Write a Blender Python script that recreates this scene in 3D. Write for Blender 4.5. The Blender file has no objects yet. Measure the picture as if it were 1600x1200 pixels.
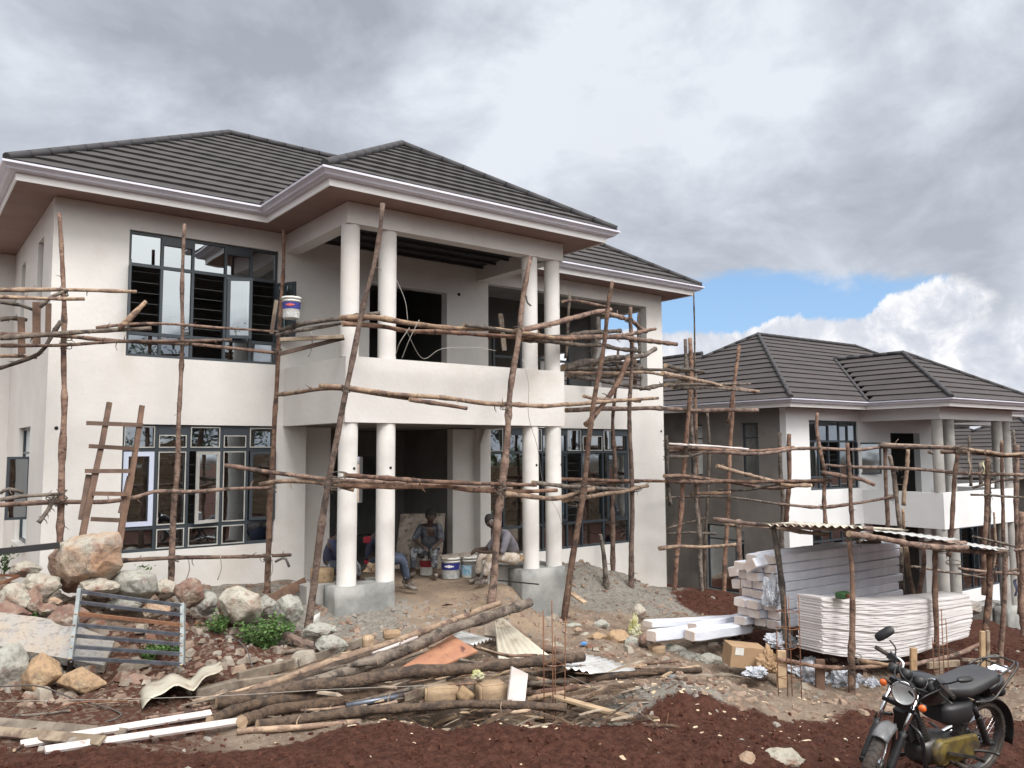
import bpy, bmesh, math, random
import numpy as np
from mathutils import Vector, Matrix, noise as mn
rad = math.radians
scene = bpy.context.scene
COL = scene.collection
# ------------------------------------------------------------------ camera
CAM = np.array([0.0, 0.0, 2.33]); FPX = 1269.1; PITCH = rad(4.657); YAW = rad(37.557); ROLL = rad(-0.241)
fw = np.array([math.sin(YAW)*math.cos(PITCH), math.cos(YAW)*math.cos(PITCH), math.sin(PITCH)])
rt0 = np.array([math.cos(YAW), -math.sin(YAW), 0.0]); up0 = np.cross(rt0, fw)
rt = rt0*math.cos(ROLL)+up0*math.sin(ROLL); up = -rt0*math.sin(ROLL)+up0*math.cos(ROLL)
cd = bpy.data.cameras.new('camera'); cam = bpy.data.objects.new('camera', cd); COL.objects.link(cam)
cd.sensor_width = 36; cd.lens = FPX/1600*36; cd.clip_end = 3000; cd.clip_start = 0.05
cam.matrix_world = Matrix(((rt[0], up[0], -fw[0], CAM[0]), (rt[1], up[1], -fw[1], CAM[1]), (rt[2], up[2], -fw[2], CAM[2]), (0, 0, 0, 1)))
scene.camera = cam
# ------------------------------------------------------------------ light
SUN_EL = 52; SUN_AZ = 188      # light comes from this compass azimuth (0 = +Y, 90 = +X)
EXPO = 0.52; SKY_STR = 0.1
sl = bpy.data.lights.new('sun', 'SUN'); sl.energy = 2.1; sl.angle = rad(22); sl.color = (1, 0.975, 0.94)
so = bpy.data.objects.new('sun', sl); COL.objects.link(so)
sd = Vector((math.sin(rad(SUN_AZ))*math.cos(rad(SUN_EL)), math.cos(rad(SUN_AZ))*math.cos(rad(SUN_EL)), math.sin(rad(SUN_EL))))
so.rotation_euler = sd.to_track_quat('Z', 'Y').to_euler(); so.location = (0, -20, 30)
scene.view_settings.view_transform = 'Standard'; scene.view_settings.look = 'None'
scene.view_settings.exposure = EXPO; scene.view_settings.gamma = 1
try: scene.view_settings.use_curve_mapping = False
except Exception: pass

# ------------------------------------------------------------------ pixel ray helpers (photo is 1600x1200)
def ray(x, y): return fw+rt*(x-800)/FPX-up*(y-600)/FPX
def onY(x, y, Y): r = ray(x, y); return CAM+r*(Y-CAM[1])/r[1]
def onX(x, y, X): r = ray(x, y); return CAM+r*(X-CAM[0])/r[0]
def onZ(x, y, Z): r = ray(x, y); return CAM+r*(Z-CAM[2])/r[2]
def at(x, y, d): return CAM+ray(x, y)*d
fh = np.array([math.sin(YAW), math.cos(YAW), 0.0])
def onV(x, y, P):                       # upright plane through P facing along the view heading
    r = ray(x, y); return CAM+r*(np.dot(P-CAM, fh)/np.dot(r, fh))

# ------------------------------------------------------------------ node helper
class NT:
    def __init__(s, tree): s.t = tree; s.n = tree.nodes; s.l = tree.links
    def add(s, typ, **kw):
        n = s.n.new(typ)
        for k, v in kw.items():
            if k.startswith('i_'):
                key = k[2:]; key = int(key) if key.isdigit() else key.replace('_', ' ')
                s.set(n.inputs[key], v)
            else: setattr(n, k, v)
        return n
    def set(s, inp, v):
        if isinstance(v, bpy.types.NodeSocket): s.l.new(v, inp)
        elif isinstance(v, bpy.types.Node): s.l.new(v.outputs[0], inp)
        else:
            if inp.type == 'RGBA' and len(v) == 3: v = (*v, 1)
            inp.default_value = v
    def math(s, op, a, b=0.0, c=None, clamp=False):
        n = s.add('ShaderNodeMath', operation=op, use_clamp=clamp); s.set(n.inputs[0], a); s.set(n.inputs[1], b)
        if c is not None: s.set(n.inputs[2], c)
        return n.outputs[0]
    def mix(s, f, a, b, blend='MIX'):
        n = s.add('ShaderNodeMix', data_type='RGBA', blend_type=blend); s.set(n.inputs[0], f); s.set(n.inputs[6], a); s.set(n.inputs[7], b)
        return n.outputs[2]
    def ramp(s, f, stops, interp='LINEAR'):
        n = s.add('ShaderNodeValToRGB'); s.set(n.inputs[0], f); cr = n.color_ramp; cr.interpolation = interp
        while len(cr.elements) < len(stops): cr.elements.new(0.5)
        for e, (p, c) in zip(cr.elements, stops):
            e.position = p; e.color = (*c, 1) if hasattr(c, '__len__') else (c, c, c, 1)
        return n.outputs[0]
    def noise(s, vec, scale, detail=4, rough=0.55, dist=0.0, out=0):
        n = s.add('ShaderNodeTexNoise'); s.set(n.inputs['Vector'], vec); s.set(n.inputs['Scale'], scale)
        n.inputs['Detail'].default_value = detail; n.inputs['Roughness'].default_value = rough; n.inputs['Distortion'].default_value = dist
        return n.outputs[out]
    def sm(s, v, lo, hi):
        n = s.add('ShaderNodeMapRange', interpolation_type='SMOOTHSTEP'); s.set(n.inputs[0], v)
        s.set(n.inputs[1], lo); s.set(n.inputs[2], hi); return n.outputs[0]

# ------------------------------------------------------------------ world: Nishita sky with broken cloud
def build_world():
    w = bpy.data.worlds.new('World'); scene.world = w; w.use_nodes = True
    t = NT(w.node_tree); t.n.clear()
    out = t.add('ShaderNodeOutputWorld'); bg = t.add('ShaderNodeBackground'); t.l.new(bg.outputs[0], out.inputs[0])
    sky = t.add('ShaderNodeTexSky', sky_type='NISHITA', sun_disc=False, sun_elevation=rad(SUN_EL), sun_rotation=rad(SUN_AZ), altitude=1600.0, air_density=1.0, dust_density=0.6, ozone_density=1.2)
    tc = t.add('ShaderNodeTexCoord'); d = tc.outputs['Generated']
    sp = t.add('ShaderNodeSeparateXYZ'); t.set(sp.inputs[0], d)
    z = t.math('MAXIMUM', sp.outputs[2], 0.0)
    k = t.math('DIVIDE', 1.0, t.math('ADD', z, 0.42))
    cb = t.add('ShaderNodeCombineXYZ'); t.set(cb.inputs[0], t.math('MULTIPLY', sp.outputs[0], k)); t.set(cb.inputs[1], t.math('MULTIPLY', sp.outputs[1], k)); cb.inputs[2].default_value = 3.7
    pv = cb.outputs[0]
    n1 = t.noise(pv, 1.9, 6, 0.55, 0.25)
    n2 = t.noise(pv, 4.2, 7, 0.58, 0.3)
    n3 = t.noise(d, 9.0, 8, 0.6, 0.25)
    n4 = t.noise(d, 3.2, 3, 0.5, 0.0)
    # grey deck shading
    v = t.math('ADD', t.math('MULTIPLY', n1, 0.5), t.math('MULTIPLY', n2, 0.5))
    deck = t.ramp(v, [(0.39, (0.265, 0.29, 0.335)), (0.465, (0.35, 0.378, 0.43)), (0.53, (0.45, 0.482, 0.535)), (0.60, (0.575, 0.605, 0.655))])
    # whiter toward the horizon
    hz = t.sm(sp.outputs[2], 0.62, 0.12)
    deck = t.mix(t.math('MULTIPLY', hz, 0.25), deck, (0.50, 0.53, 0.60))
    bright = t.math('MULTIPLY', t.sm(n4, 0.48, 0.62), t.sm(sp.outputs[2], 0.5, 0.15))
    deck = t.mix(t.math('MULTIPLY', bright, 0.4), deck, (0.50, 0.52, 0.56))
    vs = t.add('ShaderNodeVectorMath', operation='DOT_PRODUCT'); t.set(vs.inputs[0], d); vs.inputs[1].default_value = tuple(sd)
    glow = t.math('POWER', t.math('MAXIMUM', vs.outputs['Value'], 0.0), 2.2); deck = t.mix(t.math('MULTIPLY', glow, 0.9), deck, (2.7, 2.62, 2.5))
    # distant white cumulus near the horizon
    def dirn(px, py):
        r = ray(px, py); return r/np.linalg.norm(r)
    c1 = dirn(1215, 468)
    vm = t.add('ShaderNodeVectorMath', operation='DOT_PRODUCT'); t.set(vm.inputs[0], d); vm.inputs[1].default_value = tuple(rt0)
    hx = t.math('DIVIDE', vm.outputs['Value'], 1.0)
    vm2 = t.add('ShaderNodeVectorMath', operation='DOT_PRODUCT'); t.set(vm2.inputs[0], d); vm2.inputs[1].default_value = tuple(fh)
    az = t.math('ARCTAN2', hx, vm2.outputs['Value'])
    a0 = math.atan2(float(np.dot(c1, rt0)), float(np.dot(c1, fh))); e0 = float(c1[2])
    wob = t.math('SUBTRACT', n3, 0.5)
    # cumulus top edge height as a function of azimuth
    edge = t.math('ADD', t.math('MULTIPLY', wob, 0.10), e0-0.026)
    rise = t.math('MULTIPLY', t.sm(t.math('ADD', az, t.math('MULTIPLY', wob, 0.06)), a0+0.085, a0+0.125), 0.028)
    edge = t.math('ADD', edge, rise)
    cumul = t.sm(t.math('SUBTRACT', sp.outputs[2], edge), 0.004, -0.004)
    n5 = t.noise(d, 17.0, 8, 0.62, 0.4); cshade = t.ramp(t.math('ADD', t.math('MULTIPLY', n3, 0.5), t.math('MULTIPLY', n5, 0.5)), [(0.40, (0.40, 0.43, 0.50)), (0.50, (0.53, 0.55, 0.60)), (0.56, (0.71, 0.715, 0.73))])
    # gap in the deck
    dx = t.math('DIVIDE', t.math('SUBTRACT', az, a0-0.03), 0.225)
    dz = t.math('DIVIDE', t.math('SUBTRACT', sp.outputs[2], e0-0.02), 0.054)
    rr = t.math('ADD', t.math('MULTIPLY', dx, dx), t.math('MULTIPLY', dz, dz))
    rr = t.math('ADD', rr, t.math('MULTIPLY', t.math('SUBTRACT', n2, 0.5), 2.6))
    gap = t.sm(rr, 1.15, 0.55)
    low = t.sm(t.math('ADD', sp.outputs[2], t.math('MULTIPLY', wob, 0.12)), e0-0.005, e0-0.06)   # below: only cumulus, deck ends
    skyc = t.mix(1.0, sky.outputs[0], (SKY_STR, SKY_STR, SKY_STR), 'MULTIPLY')
    skyc = t.mix(0.55, skyc, (0.25, 0.43, 0.68))
    base = t.mix(cumul, skyc, cshade)
    deckmask = t.math('SUBTRACT', 1.0, t.math('MAXIMUM', gap, low))
    col = t.mix(deckmask, base, deck)
    # below the horizon: earth tone
    col = t.mix(t.sm(sp.outputs[2], 0.0, -0.02), col, (0.12, 0.10, 0.085))
    t.set(bg.inputs[0], col); bg.inputs[1].default_value = 1.0
build_world()

# ------------------------------------------------------------------ mesh builder
class MB:
    def __init__(s): s.v = []; s.f = []; s.m = []; s.mi = 0; s.smooth = []
    def face(s, idx, sm=False): s.f.append(idx); s.m.append(s.mi); s.smooth.append(sm)
    def quad(s, a, b, c, d, sm=False):
        n = len(s.v); s.v += [tuple(a), tuple(b), tuple(c), tuple(d)]; s.face((n, n+1, n+2, n+3), sm)
    def poly(s, pts):
        n = len(s.v); s.v += [tuple(p) for p in pts]; s.face(tuple(range(n, n+len(pts))))
    def box(s, x0, y0, z0, x1, y1, z1):
        n = len(s.v)
        s.v += [(x0, y0, z0), (x1, y0, z0), (x1, y1, z0), (x0, y1, z0), (x0, y0, z1), (x1, y0, z1), (x1, y1, z1), (x0, y1, z1)]
        for q in ((3, 2, 1, 0), (4, 5, 6, 7), (0, 1, 5, 4), (1, 2, 6, 5), (2, 3, 7, 6), (3, 0, 4, 7)): s.face(tuple(n+i for i in q))
    def bar(s, a, b, w, h, up_=(0, 0, 1), jit=0, rnd=None):
        a = np.array(a, float); b = np.array(b, float); d = b-a; L = np.linalg.norm(d); d = d/L
        u = np.array(up_, float); sx = np.cross(d, u)
        if np.linalg.norm(sx) < 1e-4: sx = np.cross(d, (1, 0, 0))
        sx /= np.linalg.norm(sx); u = np.cross(sx, d)
        n = len(s.v)
        for p in (a, b):
            for i, j in ((-1, -1), (1, -1), (1, 1), (-1, 1)):
                q = p+sx*i*w/2+u*j*h/2
                if jit and rnd: q = q+d*rnd.uniform(-jit, jit)
                s.v.append(tuple(q))
        for q in ((3, 2, 1, 0), (4, 5, 6, 7), (0, 1, 5, 4), (1, 2, 6, 5), (2, 3, 7, 6), (3, 0, 4, 7)): s.face(tuple(n+i for i in q))
    def tube(s, pts, rs, sides=8, cap=True, smooth=True, rot=0.0, flat=None):
        pts = [np.array(p, float) for p in pts]; n0 = len(s.v); N = len(pts)
        if not hasattr(rs, '__len__'): rs = [rs]*N
        ref = None
        for i, p in enumerate(pts):
            d = pts[min(i+1, N-1)]-pts[max(i-1, 0)]; L = np.linalg.norm(d); d = d/(L if L > 1e-9 else 1)
            if ref is None:
                ref = np.cross(d, (0.13, 0.2, 1.0)); 
                if np.linalg.norm(ref) < 0.1: ref = np.cross(d, (1, 0, 0))
            ref = ref-d*np.dot(ref, d); ref /= np.linalg.norm(ref); b = np.cross(d, ref)
            for k in range(sides):
                a = rot+2*math.pi*k/sides; r = rs[i]
                s.v.append(tuple(p+(ref*math.cos(a)+b*math.sin(a)*(flat or 1))*r))
        for i in range(N-1):
            for k in range(sides):
                k2 = (k+1) % sides
                s.face((n0+i*sides+k, n0+i*sides+k2, n0+(i+1)*sides+k2, n0+(i+1)*sides+k), smooth)
        if cap:
            s.face(tuple(n0+k for k in range(sides))[::-1]); s.face(tuple(n0+(N-1)*sides+k for k in range(sides)))
    def cyl(s, a, b, r0, r1=None, sides=24, smooth=True, cap=True): s.tube([a, b], [r0, r0 if r1 is None else r1], sides, cap, smooth)
    def lathe(s, c, prof, sides=24, axis=(0, 0, 1), smooth=True):
        ax = np.array(axis, float); ax /= np.linalg.norm(ax)
        u = np.cross(ax, (0, 0, 1)); 
        if np.linalg.norm(u) < 1e-3: u = np.array((1.0, 0, 0))
        u /= np.linalg.norm(u); w = np.cross(ax, u); n0 = len(s.v); c = np.array(c, float)
        for (r, h) in prof:
            for k in range(sides):
                a = 2*math.pi*k/sides; s.v.append(tuple(c+ax*h+(u*math.cos(a)+w*math.sin(a))*max(r, 1e-4)))
        for i in range(len(prof)-1):
            for k in range(sides):
                k2 = (k+1) % sides; s.face((n0+i*sides+k, n0+i*sides+k2, n0+(i+1)*sides+k2, n0+(i+1)*sides+k), smooth)
    def build(s, name, mats, parent=None, origin=None, link=True):
        me = bpy.data.meshes.new(name)
        vs = s.v
        if origin is not None: o = np.array(origin, float); vs = (np.array(s.v)-o).tolist()
        me.from_pydata(vs, [], s.f); 
        if not isinstance(mats, (list, tuple)): mats = [mats]
        for m in mats: me.materials.append(m)
        if len(mats) > 1: me.polygons.foreach_set('material_index', s.m)
        me.polygons.foreach_set('use_smooth', s.smooth); me.update()
        ob = bpy.data.objects.new(name, me); COL.objects.link(ob)
        if origin is not None and parent is None: ob.location = tuple(origin)
        if parent is not None: ob.parent = parent
        return ob
def tag(o, label=None, cat=None, group=None, kind=None):
    if label: o['label'] = label
    if cat: o['category'] = cat
    if group: o['group'] = group
    if kind: o['kind'] = kind
    return o
def empty(name, loc=(0, 0, 0), rz=0.0, label=None, cat=None, group=None):
    o = bpy.data.objects.new(name, None); COL.objects.link(o); o.location = tuple(loc); o.rotation_euler = (0, 0, rz); o.empty_display_size = 0.2
    return tag(o, label, cat, group)
def fix_normals(o):
    bm = bmesh.new(); bm.from_mesh(o.data); bmesh.ops.recalc_face_normals(bm, faces=bm.faces); bm.to_mesh(o.data); bm.free()

# ------------------------------------------------------------------ materials
MATS = {}
def mat(name, col=(0.5, 0.5, 0.5), rough=0.8, metal=0.0, col2=None, nscale=3.0, nlo=0.35, nhi=0.65, bump=0.0, bscale=30.0, coat=0, spec=0.5,
        aniso=None, var=0.0, detail=5, dirt=None, dscale=1.2, dlo=0.5, dhi=0.7, alpha=None, transm=0.0, coord='Object', bdist=0.02):
    m = bpy.data.materials.new(name); m.use_nodes = True; t = NT(m.node_tree); p = t.n['Principled BSDF']
    tc = t.add('ShaderNodeTexCoord'); vec = tc.outputs[coord]
    if aniso: mp = t.add('ShaderNodeMapping'); t.set(mp.inputs[0], vec); mp.inputs['Scale'].default_value = aniso; vec = mp.outputs[0]
    oi = t.add('ShaderNodeObjectInfo')
    if var:
        va = t.add('ShaderNodeVectorMath', operation='ADD'); t.set(va.inputs[0], vec); cx = t.add('ShaderNodeCombineXYZ')
        t.set(cx.inputs[0], t.math('MULTIPLY', oi.outputs['Random'], 37.0)); t.set(cx.inputs[1], t.math('MULTIPLY', oi.outputs['Random'], 91.0)); t.set(va.inputs[1], cx.outputs[0]); vec = va.outputs[0]
    c = (*col, 1)
    if col2: c = t.mix(t.sm(t.noise(vec, nscale, detail), nlo, nhi), (*col, 1), (*col2, 1))
    if dirt: c = t.mix(t.sm(t.noise(vec, dscale, 6, 0.65), dlo, dhi), c, (*dirt, 1))
    if var:
        hs = t.add('ShaderNodeHueSaturation'); t.set(hs.inputs['Color'], c); t.set(hs.inputs['Value'], t.math('ADD', t.math('MULTIPLY', oi.outputs['Random'], 2*var), 1-var)); 
        t.set(hs.inputs['Saturation'], t.math('ADD', t.math('MULTIPLY', t.math('FRACT', t.math('MULTIPLY', oi.outputs['Random'], 7.3)), 1.0*var), 1-0.5*var)); c = hs.outputs[0]
    t.set(p.inputs['Base Color'], c); p.inputs['Roughness'].default_value = rough; p.inputs['Metallic'].default_value = metal
    p.inputs['Specular IOR Level'].default_value = spec; p.inputs['Coat Weight'].default_value = coat
    if transm: p.inputs['Transmission Weight'].default_value = transm
    if alpha is not None: p.inputs['Alpha'].default_value = alpha
    if bump:
        b = t.add('ShaderNodeBump'); b.inputs['Strength'].default_value = bump; b.inputs['Distance'].default_value = bdist
        t.set(b.inputs['Height'], t.noise(vec, bscale, 6, 0.6)); t.set(p.inputs['Normal'], b.outputs[0])
    MATS[name] = m; return m
M = MATS
mat('wall_paint', (0.635, 0.618, 0.595), 0.85, col2=(0.585, 0.568, 0.548), nscale=1.6, nlo=0.3, nhi=0.7, bump=0.45, bscale=14, bdist=0.012, dirt=(0.56, 0.52, 0.475), dscale=0.6, dlo=0.52, dhi=0.72, detail=8)
mat('wall_white', (0.70, 0.71, 0.715), 0.85, col2=(0.64, 0.65, 0.66), nscale=0.8, bump=0.25, bscale=60, bdist=0.01)
mat('grey_plaster', (0.16, 0.15, 0.14), 0.92, col2=(0.215, 0.20, 0.185), nscale=1.1, bump=0.4, bscale=40, dirt=(0.12, 0.115, 0.11), dscale=0.5, dlo=0.5, dhi=0.7)
mat('column_paint', (0.70, 0.685, 0.66), 0.8, col2=(0.63, 0.61, 0.585), nscale=3, bump=0.25, bscale=50, bdist=0.01, dirt=(0.50, 0.47, 0.43), dscale=2.0, dlo=0.62, dhi=0.8)
mat('cement_column', (0.27, 0.26, 0.25), 0.9, col2=(0.35, 0.34, 0.32), nscale=2.5, bump=0.3, bscale=40)
mat('wet_cement', (0.20, 0.205, 0.20), 0.85, col2=(0.31, 0.31, 0.295), nscale=2.2, nlo=0.38, nhi=0.62, bump=0.4, bscale=35, dirt=(0.13, 0.13, 0.125), dscale=1.4, dlo=0.52, dhi=0.7)
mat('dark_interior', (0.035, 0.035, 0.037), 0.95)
mat('shaded_room_wall', (0.10, 0.10, 0.098), 0.95, col2=(0.13, 0.13, 0.125), nscale=1.5)  # darker copy of interior_wall: the gloom of the upper rooms is in the colour
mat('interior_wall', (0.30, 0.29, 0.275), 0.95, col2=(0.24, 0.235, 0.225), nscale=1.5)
mat('soffit', (0.22, 0.14, 0.12), 0.75, col2=(0.25, 0.165, 0.145), nscale=2.0)
mat('fascia', (0.84, 0.84, 0.83), 0.5)
mat('gutter', (0.60, 0.60, 0.68), 0.3, col2=(0.54, 0.54, 0.62), nscale=1.5, spec=0.6)
mat('window_frame', (0.035, 0.045, 0.055), 0.4)
mat('raw_frame', (0.36, 0.36, 0.34), 0.5, metal=0.2, col2=(0.5, 0.49, 0.46))
mat('film_frame', (0.50, 0.55, 0.68), 0.35)
mat('grille', (0.045, 0.05, 0.055), 0.6)
mat('bark', (0.115, 0.066, 0.050), 0.9, col2=(0.225, 0.15, 0.112), nscale=6, bump=1.0, bscale=22, var=0.32, dirt=(0.06, 0.04, 0.034), dscale=7.0, dlo=0.52, dhi=0.62, bdist=0.03)
mat('old_bark', (0.075, 0.057, 0.047), 0.92, col2=(0.17, 0.14, 0.115), nscale=8, bump=1.0, bscale=22, var=0.30, dirt=(0.04, 0.032, 0.028), dscale=7.0, dlo=0.52, dhi=0.62, bdist=0.03)
mat('peeled_wood', (0.33, 0.235, 0.16), 0.8, col2=(0.19, 0.125, 0.088), nscale=7, bump=0.9, bscale=22, var=0.25, dirt=(0.12, 0.075, 0.058), dscale=6.0, dlo=0.52, dhi=0.62, bdist=0.025)
mat('cut_wood', (0.42, 0.31, 0.21), 0.8, col2=(0.28, 0.19, 0.12), nscale=12)
mat('sawn_timber', (0.075, 0.045, 0.032), 0.8, col2=(0.14, 0.085, 0.06), nscale=5, bump=0.3, bscale=40, var=0.2)
mat('old_plank', (0.17, 0.135, 0.10), 0.88, col2=(0.29, 0.235, 0.18), nscale=5, bump=0.5, bscale=30, var=0.3, dirt=(0.11, 0.075, 0.06), dscale=3.5, dlo=0.5, dhi=0.66)
mat('pine_offcut', (0.40, 0.29, 0.18), 0.8, col2=(0.28, 0.19, 0.115), nscale=6, bump=0.3, bscale=30, var=0.2, dirt=(0.2, 0.13, 0.09), dscale=3, dlo=0.56, dhi=0.7)
mat('white_board', (0.58, 0.53, 0.51), 0.6, col2=(0.48, 0.42, 0.40), nscale=4, dirt=(0.13, 0.07, 0.055), dscale=7.0, dlo=0.6, dhi=0.68, var=0.1)
mat('orange_ply', (0.36, 0.175, 0.10), 0.8, col2=(0.30, 0.14, 0.085), nscale=5, dirt=(0.10, 0.04, 0.03), dscale=6, dlo=0.60, dhi=0.68)
mat('steel_tube', (0.10, 0.11, 0.13), 0.35, metal=0.6, col2=(0.16, 0.18, 0.22), nscale=8, dirt=(0.17, 0.09, 0.05), dscale=6, dlo=0.6, dhi=0.75)
mat('light_steel', (0.38, 0.42, 0.42), 0.4, metal=0.6, col2=(0.28, 0.30, 0.30), nscale=8)
mat('rust', (0.14, 0.06, 0.035), 0.9, col2=(0.20, 0.095, 0.05), nscale=20)
mat('wire', (0.08, 0.07, 0.065), 0.7)
mat('pale_wire', (0.30, 0.28, 0.25), 0.7)
mat('galv', (0.60, 0.60, 0.60), 0.45, metal=0.55, col2=(0.52, 0.51, 0.49), nscale=5, dirt=(0.30, 0.26, 0.21), dscale=3, dlo=0.55, dhi=0.75)
mat('galv_old', (0.50, 0.47, 0.39), 0.6, metal=0.25, col2=(0.42, 0.38, 0.31), nscale=4, dirt=(0.20, 0.15, 0.11), dscale=4, dlo=0.56, dhi=0.7)
mat('white_wrap', (0.74, 0.77, 0.85), 0.35, col2=(0.66, 0.69, 0.78), nscale=4, bump=0.3, bscale=12, spec=0.6)
mat('sheet_stack', (0.68, 0.66, 0.665), 0.5, col2=(0.57, 0.545, 0.55), nscale=3, aniso=(0.6, 0.6, 8), dirt=(0.42, 0.37, 0.34), dscale=5, dlo=0.62, dhi=0.75)
mat('pack_end', (0.60, 0.53, 0.49), 0.45, col2=(0.50, 0.42, 0.38), nscale=5, bump=0.5, bscale=14, var=0.12)
mat('plastic_film', (0.46, 0.48, 0.53), 0.3, col2=(0.33, 0.35, 0.39), nscale=4, bump=0.8, bscale=9, bdist=0.05, spec=0.8)
mat('cardboard', (0.36, 0.24, 0.14), 0.9, col2=(0.30, 0.195, 0.115), nscale=3, var=0.1)
mat('stone_block', (0.26, 0.175, 0.105), 0.9, col2=(0.36, 0.26, 0.16), nscale=3, bump=0.6, bscale=20, var=0.15, dirt=(0.20, 0.12, 0.07), dscale=3, dlo=0.55, dhi=0.7)
mat('grey_block', (0.15, 0.15, 0.15), 0.9, col2=(0.21, 0.21, 0.2), nscale=5, bump=0.5, bscale=30)
mat('black_paint', (0.012, 0.012, 0.014), 0.28, coat=0.3)
mat('black_plastic', (0.018, 0.018, 0.02), 0.5)
mat('black_seat', (0.03, 0.03, 0.033), 0.42, col2=(0.045, 0.045, 0.048), nscale=3, bump=0.2, bscale=90)
mat('rubber', (0.022, 0.021, 0.02), 0.75, col2=(0.06, 0.045, 0.038), nscale=6, bump=0.4, bscale=50)
mat('chrome', (0.75, 0.76, 0.78), 0.12, metal=1.0)
mat('gun_metal', (0.09, 0.09, 0.09), 0.4, metal=0.6, col2=(0.05, 0.045, 0.04), nscale=9)
mat('yellow_engine', (0.15, 0.11, 0.025), 0.55, col2=(0.05, 0.04, 0.03), nscale=9, metal=0.1); mat('headlamp_sky_white', (0.88, 0.88, 0.88), 0.25); mat('log_bark', (0.042, 0.028, 0.021), 0.92, col2=(0.135, 0.085, 0.053), nscale=9, bump=1.0, bscale=26, var=0.3, dirt=(0.05, 0.036, 0.028), dscale=9, dlo=0.5, dhi=0.66, bdist=0.03); mat('mudguard', (0.10, 0.105, 0.11), 0.3, col2=(0.17, 0.17, 0.175), nscale=10)
mat('orange_lens', (0.70, 0.14, 0.03), 0.2)
mat('smoke_lens', (0.30, 0.31, 0.32), 0.15, metal=0.3)
mat('bucket_white', (0.66, 0.66, 0.63), 0.45, col2=(0.56, 0.55, 0.52), nscale=6, dirt=(0.3, 0.28, 0.25), dscale=5, dlo=0.6, dhi=0.75)
mat('bucket_blue', (0.03, 0.035, 0.20), 0.4)
mat('bucket_red', (0.22, 0.015, 0.025), 0.45)
mat('bucket_cyan', (0.18, 0.40, 0.55), 0.45, col2=(0.5, 0.6, 0.68), nscale=20)
mat('print_red', (0.5, 0.08, 0.07), 0.5); mat('print_white', (0.7, 0.7, 0.72), 0.5)
mat('paint_smear', (0.30, 0.31, 0.31), 0.6, col2=(0.5, 0.5, 0.5), nscale=22)
mat('skin', (0.045, 0.026, 0.02), 0.5, col2=(0.06, 0.036, 0.028), nscale=12)
mat('hair', (0.012, 0.010, 0.010), 0.85)
mat('cloth_dark', (0.035, 0.04, 0.055), 0.9, col2=(0.09, 0.095, 0.11), nscale=9, dirt=(0.33, 0.33, 0.33), dscale=14, dlo=0.66, dhi=0.74)
mat('cloth_camo', (0.05, 0.055, 0.07), 0.9, col2=(0.20, 0.21, 0.22), nscale=11, nlo=0.48, nhi=0.56, dirt=(0.42, 0.42, 0.42), dscale=12, dlo=0.6, dhi=0.68)
mat('cloth_navy', (0.02, 0.022, 0.05), 0.9, col2=(0.035, 0.04, 0.08), nscale=6)
mat('cloth_red', (0.30, 0.02, 0.035), 0.9)
mat('cloth_denim', (0.03, 0.04, 0.07), 0.9, col2=(0.06, 0.075, 0.115), nscale=8, dirt=(0.45, 0.45, 0.46), dscale=18, dlo=0.64, dhi=0.7)
mat('cloth_grey', (0.13, 0.125, 0.15), 0.9, col2=(0.19, 0.18, 0.2), nscale=7)
mat('cloth_cream', (0.50, 0.44, 0.38), 0.9, col2=(0.34, 0.27, 0.20), nscale=8, dirt=(0.62, 0.58, 0.54), dscale=9, dlo=0.52, dhi=0.62)
mat('shoe', (0.05, 0.035, 0.03), 0.7, col2=(0.28, 0.25, 0.22), nscale=14)
mat('leaf', (0.045, 0.10, 0.022), 0.7, col2=(0.09, 0.17, 0.04), nscale=6, var=0.1)
mat('leaf_dark', (0.03, 0.06, 0.02), 0.7, col2=(0.06, 0.11, 0.03), nscale=1.5, var=0.15)
mat('yellow_bag', (0.34, 0.33, 0.12), 0.5, col2=(0.45, 0.44, 0.32), nscale=5)
mat('blue_bit', (0.12, 0.28, 0.55), 0.5)
mat('dark_hole', (0.01, 0.01, 0.01), 0.9)
mat('green_pack', (0.025, 0.07, 0.022), 0.5)
mat('lash', (0.10, 0.08, 0.065), 0.9); mat('chip_bank', (0.18, 0.14, 0.11), 0.95, col2=(0.30, 0.27, 0.225), nscale=2.5, dirt=(0.16, 0.08, 0.055), dscale=1.7, dlo=0.5, dhi=0.6, bump=0.6); mat('clod', (0.05, 0.020, 0.015), 0.97, col2=(0.085, 0.037, 0.026), nscale=5, spec=0.1); mat('chip_grey', (0.15, 0.135, 0.12), 0.95, col2=(0.25, 0.225, 0.20), nscale=3); mat('chip_brown', (0.15, 0.095, 0.07), 0.95, col2=(0.27, 0.20, 0.15), nscale=3); mat('chip_wood', (0.42, 0.31, 0.2), 0.85, col2=(0.55, 0.45, 0.33), nscale=4)
mat('seat_board', (0.24, 0.20, 0.165), 0.8, col2=(0.36, 0.32, 0.27), nscale=5, dirt=(0.12, 0.1, 0.085), dscale=6, dlo=0.5, dhi=0.62)
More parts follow.
